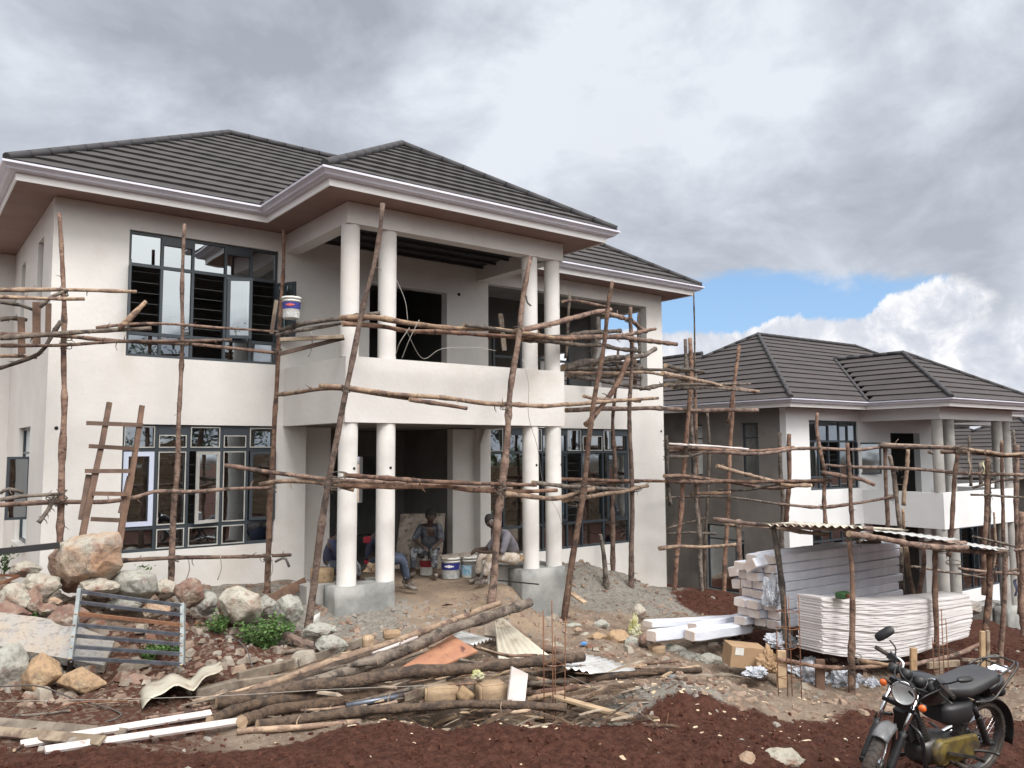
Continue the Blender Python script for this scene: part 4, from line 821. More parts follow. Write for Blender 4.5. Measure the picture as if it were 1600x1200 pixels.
# paint bucket builder
def bucket(P, r, h, label, band='bucket_blue', base='paint_smear', lid=True, badge=None):
    root = empty('paint_bucket', P, 0, label, 'bucket'); b = MB(); z = P[2]; c = np.array(P, float)
    b.lathe(c, [(0.001, 0.0), (r*0.86, 0), (r*0.87, 0.01), (r*0.93, h*0.78), (r, h*0.785), (r, h*0.82), (r*0.95, h*0.825), (r*0.955, h*0.87), (r*1.0, h*0.875), (r*1.0, h*0.9)], 28); b.build('pail', M['bucket_white'], root, c)
    b = MB(); b.lathe(c, [(r*0.893, h*0.42), (r*0.94, h*0.74)] if band != 'bucket_cyan' else [(r*0.885, h*0.12), (r*0.935, h*0.6)], 28)
    for i, v in enumerate(b.v): q = np.array(v)-c; q[:2] *= 1.012; b.v[i] = tuple(c+q)
    b.build('label_band', M[band], root, c)
    b = MB(); b.lathe(c, [(r*0.875, 0.005), (r*0.9, h*0.3)], 28)
    for i, v in enumerate(b.v): q = np.array(v)-c; q[:2] *= 1.014; b.v[i] = tuple(c+q)
    if base: b.build('paint_smears', M[base], root, c)
    if lid: b = MB(); b.lathe(c, [(0.001, h*0.97), (r*0.85, h*0.97), (r*0.87, h*1.0), (r*1.04, h*1.0), (r*1.05, h*0.9), (r*1.01, h*0.9)], 28); b.build('lid', M['bucket_white'], root, c)
    if badge:
        v = CAM-c; v[2] = 0; v /= np.linalg.norm(v); sd_ = np.cross(v, (0, 0, 1)); b = MB()
        for j in range(5):
            a0, a1 = (j-2.5)*0.2-0.15, (j-1.5)*0.2-0.15; hh = 0.05*h*(1.3-abs(j-2)*0.35)*2
            def q(a, zz): rr = r*0.965; return c+v*math.cos(a)*rr-sd_*math.sin(a)*rr+np.array((0, 0, zz))
            b.quad(q(a0, h*0.60-hh/2), q(a1, h*0.60-hh/2), q(a1, h*0.60+hh/2), q(a0, h*0.60+hh/2))
        b.build('printed_badge', M[badge], root, c)
    b = MB(); pts = [c+np.array((r*1.02*math.cos(a), -0.02-r*0.25*math.sin(a), h*0.86-r*0.7*math.sin(a))) for a in np.linspace(0, math.pi, 13)]; b.tube(pts, 0.004, 5); b.build('handle', M['wire'], root, c)
    return root
bk = onY(455, 498, 11.15); bucket(bk, 0.135, 0.31, 'paint bucket with blue band and white lid standing on the scaffold deck', badge='print_red')
# ------------------------------------------------------------------ scaffold of the second house and between the houses
G2 = 'scaffold poles around the second house'
def up2(pp, d, w, label, m='bark', **k): P = at(*pp[-1], d); return vert(pp, P, w, label, m, G2, **k)
tbl = [
 ([(1078, 528), (1080, 600), (1072, 700), (1063, 800), (1053, 935)], 17.5, 9, 'leaning pole with a pointed top, leftmost of the cluster beyond the near house', 'bark'),
 ([(1071, 530), (1073, 580), (1080, 660), (1088, 780), (1095, 900), (1098, 942)], 17.8, 8, 'pole standing close behind the pointed one', 'old_bark'),
 ([(1084, 455), (1085, 520), (1086, 620)], 18.3, 3.5, 'very slender rod hanging from the eave corner of the near house', 'old_bark'),
 ([(1086, 585), (1087, 680), (1091, 800), (1098, 940)], 18.4, 8, 'reddish pole third in the cluster beyond the near house', 'bark'),
 ([(1155, 540), (1148, 600), (1142, 690), (1137, 800), (1130, 945)], 18.8, 8, 'red brown pole leaning right whose top stands against the second roof', 'bark'),
 ([(1146, 608), (1139, 650), (1136, 662)], 18.9, 6, 'short thin pole beside the red brown one under the second eave', 'bark'),
 ([(1041, 680), (1044, 740), (1048, 790)], 17.3, 7, 'thin crooked stick right beside the near house corner', 'old_bark'),
 ([(1105, 643), (1108, 700), (1104, 800), (1100, 930)], 20.5, 6, 'dark back row pole near the grey side wall', 'old_bark'),
 ([(1218, 676), (1221, 760), (1223, 860), (1222, 930)], 20.0, 9, 'dark stout pole in front of the grey wall corner', 'old_bark'),
 ([(1233, 678), (1231, 760), (1228, 830)], 19.6, 9, 'pole standing exactly at the grey and white wall corner', 'bark'),
 ([(1277, 645), (1276, 670), (1282, 710), (1288, 740), (1289, 780), (1290, 825)], 18.6, 7, 'crooked forked stick before the second house window with a pale top', 'bark'),
 ([(1324, 692), (1328, 740), (1330, 790), (1332, 830)], 18.2, 8, 'upright pole with a blunt top at the right side of the second house window', 'bark'),
 ([(1383, 696), (1385, 760), (1387, 830)], 18.8, 8, 'purplish upright pole left of the dark balcony door', 'bark'),
 ([(1390, 712), (1398, 750), (1404, 800), (1412, 850)], 18.2, 9, 'pale pole leaning left across the dark balcony door', 'old_bark'),
 ([(1419, 698), (1416, 740), (1412, 790)], 20.6, 8, 'pale pole standing on the balcony of the second house', 'peeled_wood'),
 ([(1411, 795), (1413, 830)], 18.0, 5, 'short pale stick end below the balcony door', 'peeled_wood'),
 ([(1497, 700), (1492, 760), (1487, 830), (1482, 870)], 17.6, 9, 'reddish pole leaning right at the balcony corner of the second house', 'bark'),
 ([(1543, 714), (1541, 780), (1539, 860), (1538, 930)], 17.8, 9, 'thick purplish pole in front of the balcony middle', 'bark'),
 ([(1546, 716), (1546, 800), (1544, 880)], 18.1, 7, 'second pole doubled up with the thick purplish one', 'old_bark'),
 ([(1565, 688), (1566, 760), (1569, 840), (1571, 900)], 18.0, 7, 'slim pole with a pale knob top before the right balcony columns', 'bark'),
 ([(1589, 695), (1590, 780), (1592, 860), (1594, 960)], 18.2, 9, 'pole at the right edge beside the balcony end', 'bark'),
 ([(1583, 672), (1586, 720), (1588, 760)], 21.5, 6, 'thin pole rising against the farthest roof', 'old_bark'),
 ([(1514, 680), (1516, 720), (1517, 760)], 21.5, 5, 'thin pole with a white tip seen through the second balcony', 'old_bark'),
 ([(1531, 722), (1532, 760)], 21.0, 7, 'dark post seen through the second balcony', 'old_bark'),
 ([(1553, 800), (1556, 860), (1552, 890)], 17.5, 4, 'pale thin lath below the second balcony', 'peeled_wood'),
 ([(1596, 800), (1597, 900), (1599, 1000)], 17.0, 10, 'stout pole cut by the right picture edge', 'bark'),
]
for pp, d, w, l, m in tbl: up2(pp, d, w, l, m, twigs=2)
tb = [
 ([(1040, 693), (1100, 697), (1170, 702)], [17.5, 17.8, 18], 5, 'white plank like pole with torn plastic lying on the gap scaffold', 'white_board'),
 ([(1040, 700), (1110, 702), (1180, 706), (1240, 699)], [17.6, 18, 18.5, 19], 7, 'brown deck runner between the two houses', 'bark'),
 ([(1044, 705), (1120, 707), (1200, 709), (1245, 700), (1330, 703), (1380, 698)], [17.8, 18, 18.5, 19, 18.8, 18.8], 7, 'long deck runner leading from the gap onto the second house front', 'bark'),
 ([(1040, 713), (1075, 713), (1097, 708)], [17.5, 17.6, 17.6], 6, 'short rail stub just beyond the near house corner', 'old_bark'),
 ([(1040, 571), (1070, 577), (1092, 580)], [14.5, 16, 17.5], 8, 'dark runner tip meeting the pointed pole at roof height', 'old_bark'),
 ([(1035, 583), (1080, 592), (1140, 605), (1186, 612)], [14, 16, 18, 18.6], 7, 'pale runner sloping down in front of the second roof', 'peeled_wood'),
 ([(1040, 602), (1100, 601), (1172, 600)], [15, 17, 18.6], 6, 'grey runner lying level in front of the second roof', 'old_bark'),
 ([(1050, 605), (1120, 606), (1180, 613)], [15.5, 17.5, 18.6], 6, 'second grey runner just under the level one', 'old_bark'),
 ([(1038, 744), (1080, 745), (1150, 755), (1220, 762), (1290, 748)], [17, 17.6, 18.5, 19, 18.8], 7, 'runner pole dipping then rising to the crooked forked stick', 'bark'),
 ([(1120, 728), (1165, 741), (1225, 755), (1265, 758)], [18, 18.3, 18.8, 18.8], 8, 'yellowish brace slanting down to the right before the grey wall', 'peeled_wood'),
 ([(1040, 752), (1100, 752), (1170, 752), (1250, 752), (1300, 750)], [17.2, 17.8, 18.4, 18.8, 18.6], 8, 'brown runner level with the lower edge of the second house window', 'bark'),
 ([(1285, 738), (1320, 744), (1345, 748), (1367, 758)], [18.6, 18.4, 18.2, 18.0], 8, 'runner pole with a hooked end pointing right under the second window', 'bark'),
 ([(1220, 757), (1260, 760), (1268, 758)], [18.6, 18.5, 18.4], 7, 'short pale stub on the runners at the white wall corner', 'peeled_wood'),
 ([(1120, 766), (1170, 765), (1225, 755)], [18.5, 18.7, 18.9], 5, 'thin stick curving up to the right before the grey wall', 'old_bark'),
 ([(1082, 772), (1130, 770), (1142, 769)], [18, 18.3, 18.3], 7, 'pale rail stub crossing two poles in the gap', 'peeled_wood'),
 ([(1042, 778), (1080, 776), (1140, 777), (1220, 788)], [18.5, 18.7, 19, 19.6], 5, 'dark thin rail sagging across the grey wall', 'old_bark'),
 ([(1217, 788), (1280, 792), (1340, 786), (1400, 775)], [19, 18.7, 18.6, 18.6], 6, 'runner pole curving up to the right across the white wall below the window', 'bark'),
 ([(1030, 857), (1060, 853), (1100, 855), (1150, 851)], [15.5, 15.8, 16.2, 16.6], 7.5, 'pale crooked pole sticking out past the near house corner at low level', 'peeled_wood'),
 ([(1042, 826), (1070, 818), (1105, 808)], [18, 18.3, 18.7], 4, 'thin stick rising to the right low in the gap', 'old_bark'),
 ([(1042, 834), (1080, 832), (1120, 834)], [18.2, 18.3, 18.5], 5, 'thin low rail across the gap poles', 'old_bark'),
 ([(1290, 727), (1330, 730), (1400, 731), (1480, 736), (1530, 740), (1600, 742)], [18.6, 18.4, 18.2, 18, 18, 18], 7, 'long runner crossing window and balcony of the second house', 'bark'),
 ([(1375, 697), (1420, 699), (1490, 700), (1520, 703)], [18.8, 18.4, 17.9, 17.9], 8, 'reddish deck runner along the second balcony opening', 'bark'),
 ([(1380, 694), (1440, 697), (1500, 699)], [18.9, 18.5, 18], 6, 'pale deck runner lying on top of the reddish one at the second balcony', 'peeled_wood'),
 ([(1470, 706), (1520, 707), (1560, 712), (1600, 712)], [17.9, 17.8, 17.8, 17.8], 8, 'brown deck runner at the right end of the second balcony', 'bark'),
 ([(1510, 702), (1545, 706), (1570, 711), (1600, 709)], [17.7, 17.7, 17.7, 17.7], 7, 'splintered light coloured plank like pole on the right deck', 'peeled_wood'),
 ([(1450, 706), (1458, 709)], [19.5, 19.5], 7, 'little dark pole end seen between the grey columns', 'old_bark'),
 ([(1517, 773), (1550, 774), (1572, 776), (1600, 777)], [17.8, 17.8, 17.8, 17.8], 4.5, 'thin dark rail before the white balcony parapet', 'old_bark'),
 ([(1520, 838), (1560, 847), (1588, 855)], [16.8, 16.8, 16.8], 5, 'dark brace slanting down right below the second balcony', 'old_bark'),
 ([(1498, 888), (1540, 893), (1600, 897)], [17.5, 17.5, 17.5], 6, 'low brown rail passing behind the shelter at the right', 'bark'),
 ([(1425, 885), (1480, 893), (1550, 905)], [16.5, 16.8, 17.2], 5, 'thin low rail sloping down in front of the grey columns', 'old_bark'),
 ([(1505, 902), (1560, 895), (1600, 888)], [17.6, 17.6, 17.6], 5, 'second low rail rising toward the right edge', 'bark'),
 ([(1520, 762), (1560, 752), (1598, 748)], [18.6, 18.6, 18.6], 5, 'thin rail rising right over the balcony deck', 'old_bark'),
 ([(1585, 860), (1600, 858)], [17, 17], 5, 'tiny pole end at the right picture edge', 'bark'),
]
for pp, d, w, l, m in tb: layd(pp, d, w, l, m, G2, twigs=2)
# little things hanging on the second balcony deck
def cloth_strip(P, w, h, m, label, name='rag'):
    b = MB(); n = 6; c = np.array(P, float)
    for i in range(n):
        z0, z1 = -h*i/n, -h*(i+1)/n; w0 = w*(1-0.4*i/n)/2; w1 = w*(1-0.4*(i+1)/n)/2; o0 = 0.02*math.sin(i*1.3); o1 = 0.02*math.sin((i+1)*1.3)
        a, b_, c_, d_ = c+(-w0, o0, z0), c+(w0, o0*0.5, z0), c+(w1, o1*0.5, z1), c+(-w1, o1, z1); b.quad(d_, c_, b_, a); b.quad(a+(0, .012, 0), b_+(0, .012, 0), c_+(0, .012, 0), d_+(0, .012, 0))
    o = b.build(name, M[m], None, c); tag(o, label, 'cloth')
cloth_strip(at(1514, 706, 17.5), 0.10, 0.5, 'old_plank', 'brown strip hanging from the deck of the second balcony')
cloth_strip(at(1537, 720, 17.5), 0.07, 0.28, 'yellow_bag', 'yellow rag hanging from the second balcony deck')
cloth_strip(at(1587, 905, 17.0), 0.13, 0.35, 'cloth_navy', 'dark cloth hanging on the low rail at the right edge')

# ------------------------------------------------------------------ storage shelter
G3 = 'poles of the tin roofed storage shelter'
FR = at(1330, 1082, 10.9); F1 = at(1212, 1040, 11.6)
stand([(1327, 845), (1332, 900), (1333, 980), (1338, 1085)], 13, 'stout front post of the shelter between the two white stacks', foot=FR+(0, 0, 0), group=G3, twigs=3)
vert([(1208, 822), (1216, 870), (1224, 940), (1227, 1000), (1230, 1062)], F1, 12, 'sawn slanting front post at the left end of the shelter', 'old_bark', G3, wob=0.15)
vert([(1154, 812), (1157, 880), (1161, 940), (1162, 1000)], at(1162, 1000, 13.0), 11, 'round corner post beside the package ends at the left of the shelter', 'bark', G3)
vert([(1461, 860), (1462, 920), (1463, 990), (1462, 1015)], at(1462, 1010, 11.9), 10, 'post in front of the right part of the sheet stack', 'bark', G3)
vert([(1546, 865), (1544, 930), (1538, 1000), (1538, 1010)], at(1538, 1010, 12.6), 12, 'thick post at the right end of the sheet stack', 'bark', G3)
vert([(1571, 866), (1569, 930), (1565, 1000), (1562, 1070)], at(1562, 1070, 12.4), 10, 'rightmost shelter post standing on the red bank', 'bark', G3)
vert([(1400, 860), (1402, 900), (1398, 942)], at(1400, 940, 14.2), 8, 'dark back post behind the long packages', 'old_bark', G3)
vert([(1407, 855), (1410, 900), (1412, 940)], at(1410, 940, 14.0), 9, 'second dark back post beside the first', 'old_bark', G3)
vert([(1415, 852), (1421, 900), (1430, 938)], at(1425, 938, 13.8), 9, 'leaning plank like back post at the end of the packages', 'peeled_wood', G3, wob=0.1)
vert([(1443, 857), (1442, 890), (1434, 938)], at(1435, 938, 13.8), 9, 'crooked pale back post with a bend', 'bark', G3)
layd([(1115, 811), (1170, 818), (1230, 822), (1290, 826), (1365, 826)], [12.6, 12.2, 11.6, 11.3, 11.0], 9, 'long front roof pole of the shelter ending over the left end', 'bark', G3)
layd([(1133, 818), (1200, 823), (1270, 833), (1295, 835)], [13.2, 13.2, 13.0, 13.0], 8, 'pale back roof pole with a branched left end', 'peeled_wood', G3)
layd([(1326, 834), (1380, 843), (1440, 852), (1500, 856), (1511, 855)], [10.8, 11.1, 11.4, 11.7, 11.8], 12, 'heavy reddish eave pole over the sheet stack', 'bark', G3)
layd([(1410, 850), (1470, 848), (1509, 848)], [11.6, 11.8, 12.0], 9, 'short pole on top of the tin near its middle', 'bark', G3)
layd([(1480, 858), (1530, 863), (1572, 861)], [12.0, 12.3, 12.5], 9, 'right eave pole of the shelter with a forked tip', 'bark', G3)
layd([(1338, 848), (1376, 846)], [13.5, 13.5], 7, 'pale short purlin under the tin behind the stout front post', 'peeled_wood', G3)
def corr_sheet(A, B, Cc, D, label, m='galv', waves=14, amp=0.018, name='roofing_sheet', bend=None, cat='metal sheet', group=None):
    A, B, Cc, D = [np.array(p, float) for p in (A, B, Cc, D)]; b = MB(); nu, nv = waves*6, 6; nrm = np.cross(B-A, D-A); nrm /= np.linalg.norm(nrm); nrm = nrm if nrm[2] > 0 else -nrm
    g = []
    for j in range(nv+1):
        v = j/nv; row = []
        for i in range(nu+1):
            u = i/nu; p = A*(1-u)*(1-v)+B*u*(1-v)+Cc*u*v+D*(1-u)*v
            p = p+nrm*amp*math.sin(2*math.pi*waves*u)
            if bend: p = p+nrm*bend(u, v)
            row.append(len(b.v)); b.v.append(tuple(p))
        g.append(row)
    for j in range(nv):
        for i in range(nu): b.face((g[j][i], g[j][i+1], g[j+1][i+1], g[j+1][i]), True)
    o = b.build(name, M[m], None, (A+B+Cc+D)/4); so_ = o.modifiers.new('t', 'SOLIDIFY'); so_.thickness = 0.003; tag(o, label, cat, group); return o
corr_sheet(at(1196, 820, 11.7), at(1350, 824, 10.9), at(1420, 828, 13.6), at(1240, 816, 14.2), 'weathered corrugated tin sheet on the left half of the shelter roof', 'galv_old', 12)
corr_sheet(at(1345, 826, 11.0), at(1480, 845, 11.7), at(1500, 842, 14.0), at(1370, 826, 13.4), 'bright corrugated tin sheet on the middle of the shelter roof', 'galv', 10, 0.007)
corr_sheet(at(1475, 846, 11.7), at(1560, 860, 12.2), at(1575, 857, 14.2), at(1500, 846, 13.8), 'low corrugated tin sheet on the right end of the shelter roof', 'galv', 7, 0.007)

# long shrink wrapped packages: each a bevelled bar with a paper coloured end
GP = 'long wrapped packages stacked in the shelter'
def package(a, b_, w, h, label, roll=0.0, group=GP, seed=0):
    a = np.array(a, float); b_ = np.array(b_, float); root = empty('wrapped_package', (a+b_)/2, 0, label, 'package', group); og = (a+b_)/2
    d = b_-a; d /= np.linalg.norm(d); s_ = np.cross(d, (0, 0, 1)); s_ /= np.linalg.norm(s_); u = np.cross(s_, d)
    s2 = s_*math.cos(roll)+u*math.sin(roll); u2 = -s_*math.sin(roll)+u*math.cos(roll); c = 0.07
    prof = [(-.5+c, -.5), (.5-c, -.5), (.5, -.5+c*1.4), (.5, .5-c*1.4), (.5-c, .5), (-.5+c, .5), (-.5, .5-c*1.4), (-.5, -.5+c*1.4)]
    m_ = MB(); n = 10; rings = []
    for i in range(n+1):
        p = a+(b_-a)*i/n; jit = mn.noise_vector(Vector((i*0.7+seed, seed*1.3, 0)))*0.008; k = 0.93 if i in (0, n) else 1.0
        rings.append([tuple(p+(s2*x*w+u2*z*h)*k+np.array(jit)) for x, z in prof])
    for r in rings: m_.v += r
    for i in range(n):
        for k in range(8): m_.face((i*8+k, i*8+(k+1) % 8, (i+1)*8+(k+1) % 8, (i+1)*8+k))
    m_.face(tuple(n*8+k for k in range(8))); m_.build('wrapping', M['white_wrap'], root, og)
    e = MB(); r0 = rings[0]; cen = a-d*0.004; ring2 = [tuple(a-d*0.012+(s2*x*w+u2*z*h)*0.86) for x, z in prof]; e.v += r0+ring2
    for k in range(8): e.face((k, 8+k, 8+(k+1) % 8, (k+1) % 8))
    e.face(tuple(8+k for k in range(8))[::-1]); e.build('taped_end', M['pack_end'], root, og)
    return root
# the stack: near ends at px ~1160-1225, far ends at ~1405; rows from y 985 up to 862
rows = []
S0 = at(1222, 985, 11.9); S1 = at(1408, 940, 13.7)
ax = np.array([S1[0]-S0[0], S1[1]-S0[1], 0.0]); LN = np.linalg.norm(ax); ax /= LN; lat = np.array([-ax[1], ax[0], 0.0])      # lat points away from the camera
zb = onV(1222, 985, S0)[2]; ztop = onV(1222, 868, S0)[2]; nrow = 8; rh = (ztop-zb)/nrow; ww = 0.235
order = ['lowest', 'second', 'third', 'fourth', 'fifth', 'sixth', 'seventh', 'topmost']
for i in range(nrow):
    rn = random.Random(i+5)
    for j, side in enumerate(('front', 'middle', 'rear')):
        off = rn.uniform(-0.10, 0.10)+(-0.05 if j else 0); z = zb+rh*(i+0.5); 
        if side == 'rear' and i > 6: continue
        p0 = S0-ax*(0.08-off)+lat*(ww*(j+0.5)); p1 = S0+ax*(LN+rn.uniform(-0.06, 0.12))+lat*(ww*(j+0.5)); p0[2] = z; p1[2] = z
        package(p0, p1, ww*0.97, rh*0.97, 'wrapped package in the %s row of the %s row of %s' % (order[i]+' layer', side, 'the tall stack') if False else 'white wrapped package, %s layer of the tall stack, %s column' % (order[i], side), roll=rn.uniform(-.05, .05), seed=i*3+j)
for k, (px, py, r_, l) in enumerate(((1146, 893, 0.2, 'upper of the two package ends sticking out left of the corner post'), (1151, 912, 0.1, 'lower of the two package ends sticking out left of the corner post'))):
    p0 = at(px, py, 13.1); p1 = p0+ax*2.2+lat*0.2; package(p0, p1, 0.20, 0.16, l, r_, seed=40+k)
p0 = at(1172, 884, 12.0); package(p0, p0+ax*2.0+(0, 0, 0.12), 0.24, 0.15, 'tilted package slipping off the left top edge of the tall stack', 0.5, seed=50)
p0 = at(1178, 872, 12.4); package(p0, p0+ax*2.3, 0.24, 0.15, 'tilted package lying on the top left of the tall stack', 0.35, seed=51)
# support platform
for t_, l_ in ((0.1, 'left'), (0.9, 'middle'), (1.7, 'right')):
    p = S0+ax*t_; p[2] = zb-0.035; board(p+lat*-0.1, p+lat*0.9, 0.08, 0.06, l_+' timber bearer under the tall stack of wrapped packages', 'old_plank', 'timber_bearer', 'timber')
# packages lying out to the left on the rubble
p1 = at(1166, 968, 12.6)
package(at(1018, 994, 11.9), at(1170, 975, 13.6), 0.20, 0.16, 'leftmost wrapped package lying on the rubble, cut end toward the camera', 0.05, 'wrapped packages lying outside the shelter', seed=60)
package(at(1078, 993, 11.7), at(1168, 980, 12.5), 0.20, 0.15, 'wrapped package lying nearest the corner post on the rubble', -0.05, 'wrapped packages lying outside the shelter', seed=61)
package(at(1012, 975, 12.5), at(1160, 966, 13.9), 0.22, 0.10, 'flat wrapped package behind, with a loose white flap', 0.0, 'wrapped packages lying outside the shelter', seed=62)
package(at(1082, 979, 12.1), at(1166, 962, 13.1), 0.18, 0.10, 'wrapped package resting on the two others beside the shelter post', 0.12, 'wrapped packages lying outside the shelter', seed=63)
# sheet stack: sagging sheets
GS = 'thin white ceiling boards in the sagging stack'
D0, D1 = 10.95, 12.6
NS = 30
ORD = ['first', 'second', 'third', 'fourth', 'fifth', 'sixth', 'seventh', 'eighth', 'ninth', 'tenth', 'eleventh', 'twelfth', 'thirteenth', 'fourteenth', 'fifteenth', 'sixteenth', 'seventeenth', 'eighteenth', 'nineteenth', 'twentieth']+['twenty '+a for a in ('first', 'second', 'third', 'fourth', 'fifth', 'sixth', 'seventh', 'eighth', 'ninth')]+['thirtieth']
def stack_pt(u, v, z):      # u along, v depth
    x = 1249+(1515-1249)*u; d = 11.05+(12.35-11.05)*u; P = at(x, 1010, d); q = onV(x, 1010, P); return P
for i in range(NS):
    rn = random.Random(100+i); mb = MB(); nu = 22; ext = rn.uniform(-0.05, 0.05); sh = rn.uniform(-0.015, 0.015); f = i/(NS-1)
    top, bot = [], []
    for k in range(nu+1):
        u = k/nu; px = 1284+rn.uniform(-2, 2)*(k == 0)+(1513+6*math.sin(f*3)-1284)*u; d = 11.1+1.3*u
        # lower edge and upper edge in the photograph
        ylo = 1021+11*math.sin(min(1, u*1.15)*math.pi*0.8)-32*max(0, u-0.4)**1.3*2.0; yhi = 936+8*math.sin(u*math.pi)-5*u
        yy = ylo+(yhi-ylo)*f; P = at(px, yy, d); P = P+lat*sh; top.append(P)
    th = 0.0235; W = 0.38
    base = len(mb.v)
    for k in range(nu+1):
        P = top[k]; wz = 0.0035*math.sin(k*1.7+i*2.1); z = np.array((0, 0, wz))
        for a_, b__ in ((0, 0), (0, th), (1, th), (1, 0)): mb.v.append(tuple(P+lat*W*a_+z+np.array((0, 0, b__))))
    for k in range(nu):
        for q in range(4): mb.face((base+k*4+q, base+k*4+(q+1) % 4, base+(k+1)*4+(q+1) % 4, base+(k+1)*4+q))
    mb.face((base, base+3, base+2, base+1)); e = base+nu*4; mb.face((e, e+1, e+2, e+3))
    o = mb.build('white_board', M['sheet_stack'], None, top[nu//2]); tag(o, '%s thin white board from the top of the sagging stack behind the motorcycle' % ORD[NS-1-i] if 0 < i < NS-1 else ('topmost white board of the sagging stack' if i else 'bottom white board of the sagging stack'), 'board', GS)
    fix_normals(o)
# rails and stub posts carrying the sheet stack
layd([(1215, 1030), (1290, 1042), (1385, 1040), (1470, 1030), (1545, 1000)], [11.0, 10.95, 11.2, 11.7, 12.3], 8, 'reddish rail carrying the sagging stack of boards', 'bark', G3)
layd([(1340, 1032), (1380, 1038), (1400, 1043)], [10.8, 10.8, 10.8], 9, 'short pale rail end behind the motorcycle mirror', 'peeled_wood', G3)
layd([(1425, 1040), (1480, 1026), (1515, 1016)], [11.1, 11.6, 12.0], 9, 'sloping support rail under the right half of the sagging stack', 'bark', G3)
def sqpost(px, y0, y1, d, w, label, m='old_plank'):
    P = at(px, y1, d); Q = onV(px, y0, P); board(Q, P-(0, 0, .1), w, 0.05, label, m, 'timber_post', 'post', (fh[0], fh[1], 0))
sqpost(1281, 1030, 1077, 11.0, 0.125, 'wide square timber stub under the front of the sagging stack', 'sawn_timber')
sqpost(1427, 1012, 1058, 11.0, 0.085, 'pale timber stub just right of the motorcycle mirror', 'pine_offcut')
sqpost(1466, 1040, 1062, 11.3, 0.12, 'short grooved timber stub under the sloping support rail', 'old_plank')
sqpost(1535, 986, 1067, 11.3, 0.065, 'pale squared stake standing on the red bank at the right', 'pine_offcut')
sqpost(1543, 985, 1064, 11.5, 0.05, 'second thinner squared stake right beside the pale one', 'old_plank')
sqpost(1221, 1016, 1075, 11.0, 0.13, 'timber stub behind the rusty rebar cage', 'pine_offcut')
board(at(1450, 1040, 11.2), at(1498, 1036, 11.5), 0.05, 0.09, 'pale board nailed under the sagging stack at the right', 'old_plank')
board(at(1500, 1030, 12.0), at(1600, 1038, 13.5), 0.05, 0.05, 'long grey board lying level across the right background', 'old_plank')
# green packet on the stack
P = at(1317, 930, 11.15); b = MB(); bu = np.array((0, 0, 1.0)); b.bar(P-ax*0.09, P+ax*0.11, 0.14, 0.09); o = b.build('packet', M['green_pack'], None, P); tag(o, 'small dark green packet lying on the sagging stack', 'packet')
bv = o.modifiers.new('b', 'BEVEL'); bv.width = 0.02; bv.segments = 2
b = MB(); b.bar(P-ax*0.03-lat*0.075+(0, 0, .0), P+ax*0.07-lat*0.075, 0.004, 0.06); c2_ = b.build('printed_patch', M['rust'], o, P)
# crumpled plastic
def crumple(P, sx, sy, sz, label, m='plastic_film', seed=1, name='plastic_sheet', cat='plastic sheet'):
    bm = bmesh.new(); bmesh.ops.create_icosphere(bm, subdivisions=5, radius=1.0)
    for v in bm.verts:
        p = v.co.copy(); n = mn.noise(p*1.6+Vector((seed, 0, 0)))*0.5+abs(mn.noise(p*3.7+Vector((0, seed, 0))))*0.45-abs(mn.noise(p*7.5+Vector((0, 0, seed))))*0.22
        p *= (0.85+n); p = Vector((p.x*sx, p.y*sy, max(p.z, -0.3)*sz)); v.co = p
    me = bpy.data.meshes.new(name); bm.to_mesh(me); bm.free(); me.materials.append(M[m]); o = bpy.data.objects.new(name, me); COL.objects.link(o); o.location = tuple(P); o.rotation_euler = (0, 0, -YAW+0.2)
    for q in me.polygons: q.use_smooth = False
    tag(o, label, cat); return o
crumple(at(1262, 1060, 11.4), 0.30, 0.3, 0.26, 'heap of torn clear plastic wrap under the left end of the sagging stack', seed=3)
crumple(at(1318, 1068, 11.3), 0.26, 0.22, 0.20, 'bright crumpled plastic wrap beside the stout front post', seed=8)
crumple(at(1362, 1072, 11.2), 0.15, 0.16, 0.10, 'small scrap of plastic wrap right of the stout front post', seed=12)
crumple(at(1203, 935, 11.85)+lat*(-0.02), 0.11, 0.10, 0.34, 'loose torn wrap hanging over the package ends', seed=20)
crumple(at(1218, 1005, 11.7), 0.22, 0.12, 0.18, 'greyish torn wrap bunched below the package ends', seed=25)
# cardboard
b = MB(); P = at(1163, 1022, 11.3); b.box(-0.25, -0.16, -0.15, 0.25, 0.16, 0.13); o = b.build('cardboard_box', M['cardboard']); o.location = tuple(P); o.rotation_euler = (0.05, 0.12, -0.55); tag(o, 'closed cardboard box on the rubble below the corner post', 'box')
b = MB(); b.box(-0.2, -0.165, 0.02, -0.08, -0.162, 0.12); b.build('paper_tag', M['bucket_white'], o)
crumple(at(1202, 1042, 11.1), 0.16, 0.12, 0.22, 'torn open cardboard piece right of the closed box', 'cardboard', 31, 'cardboard_scrap', 'cardboard')
crumple(at(1180, 1052, 10.9), 0.16, 0.12, 0.08, 'white crumpled paper in front of the torn cardboard', 'plastic_film', 36, 'paper_scrap', 'paper')
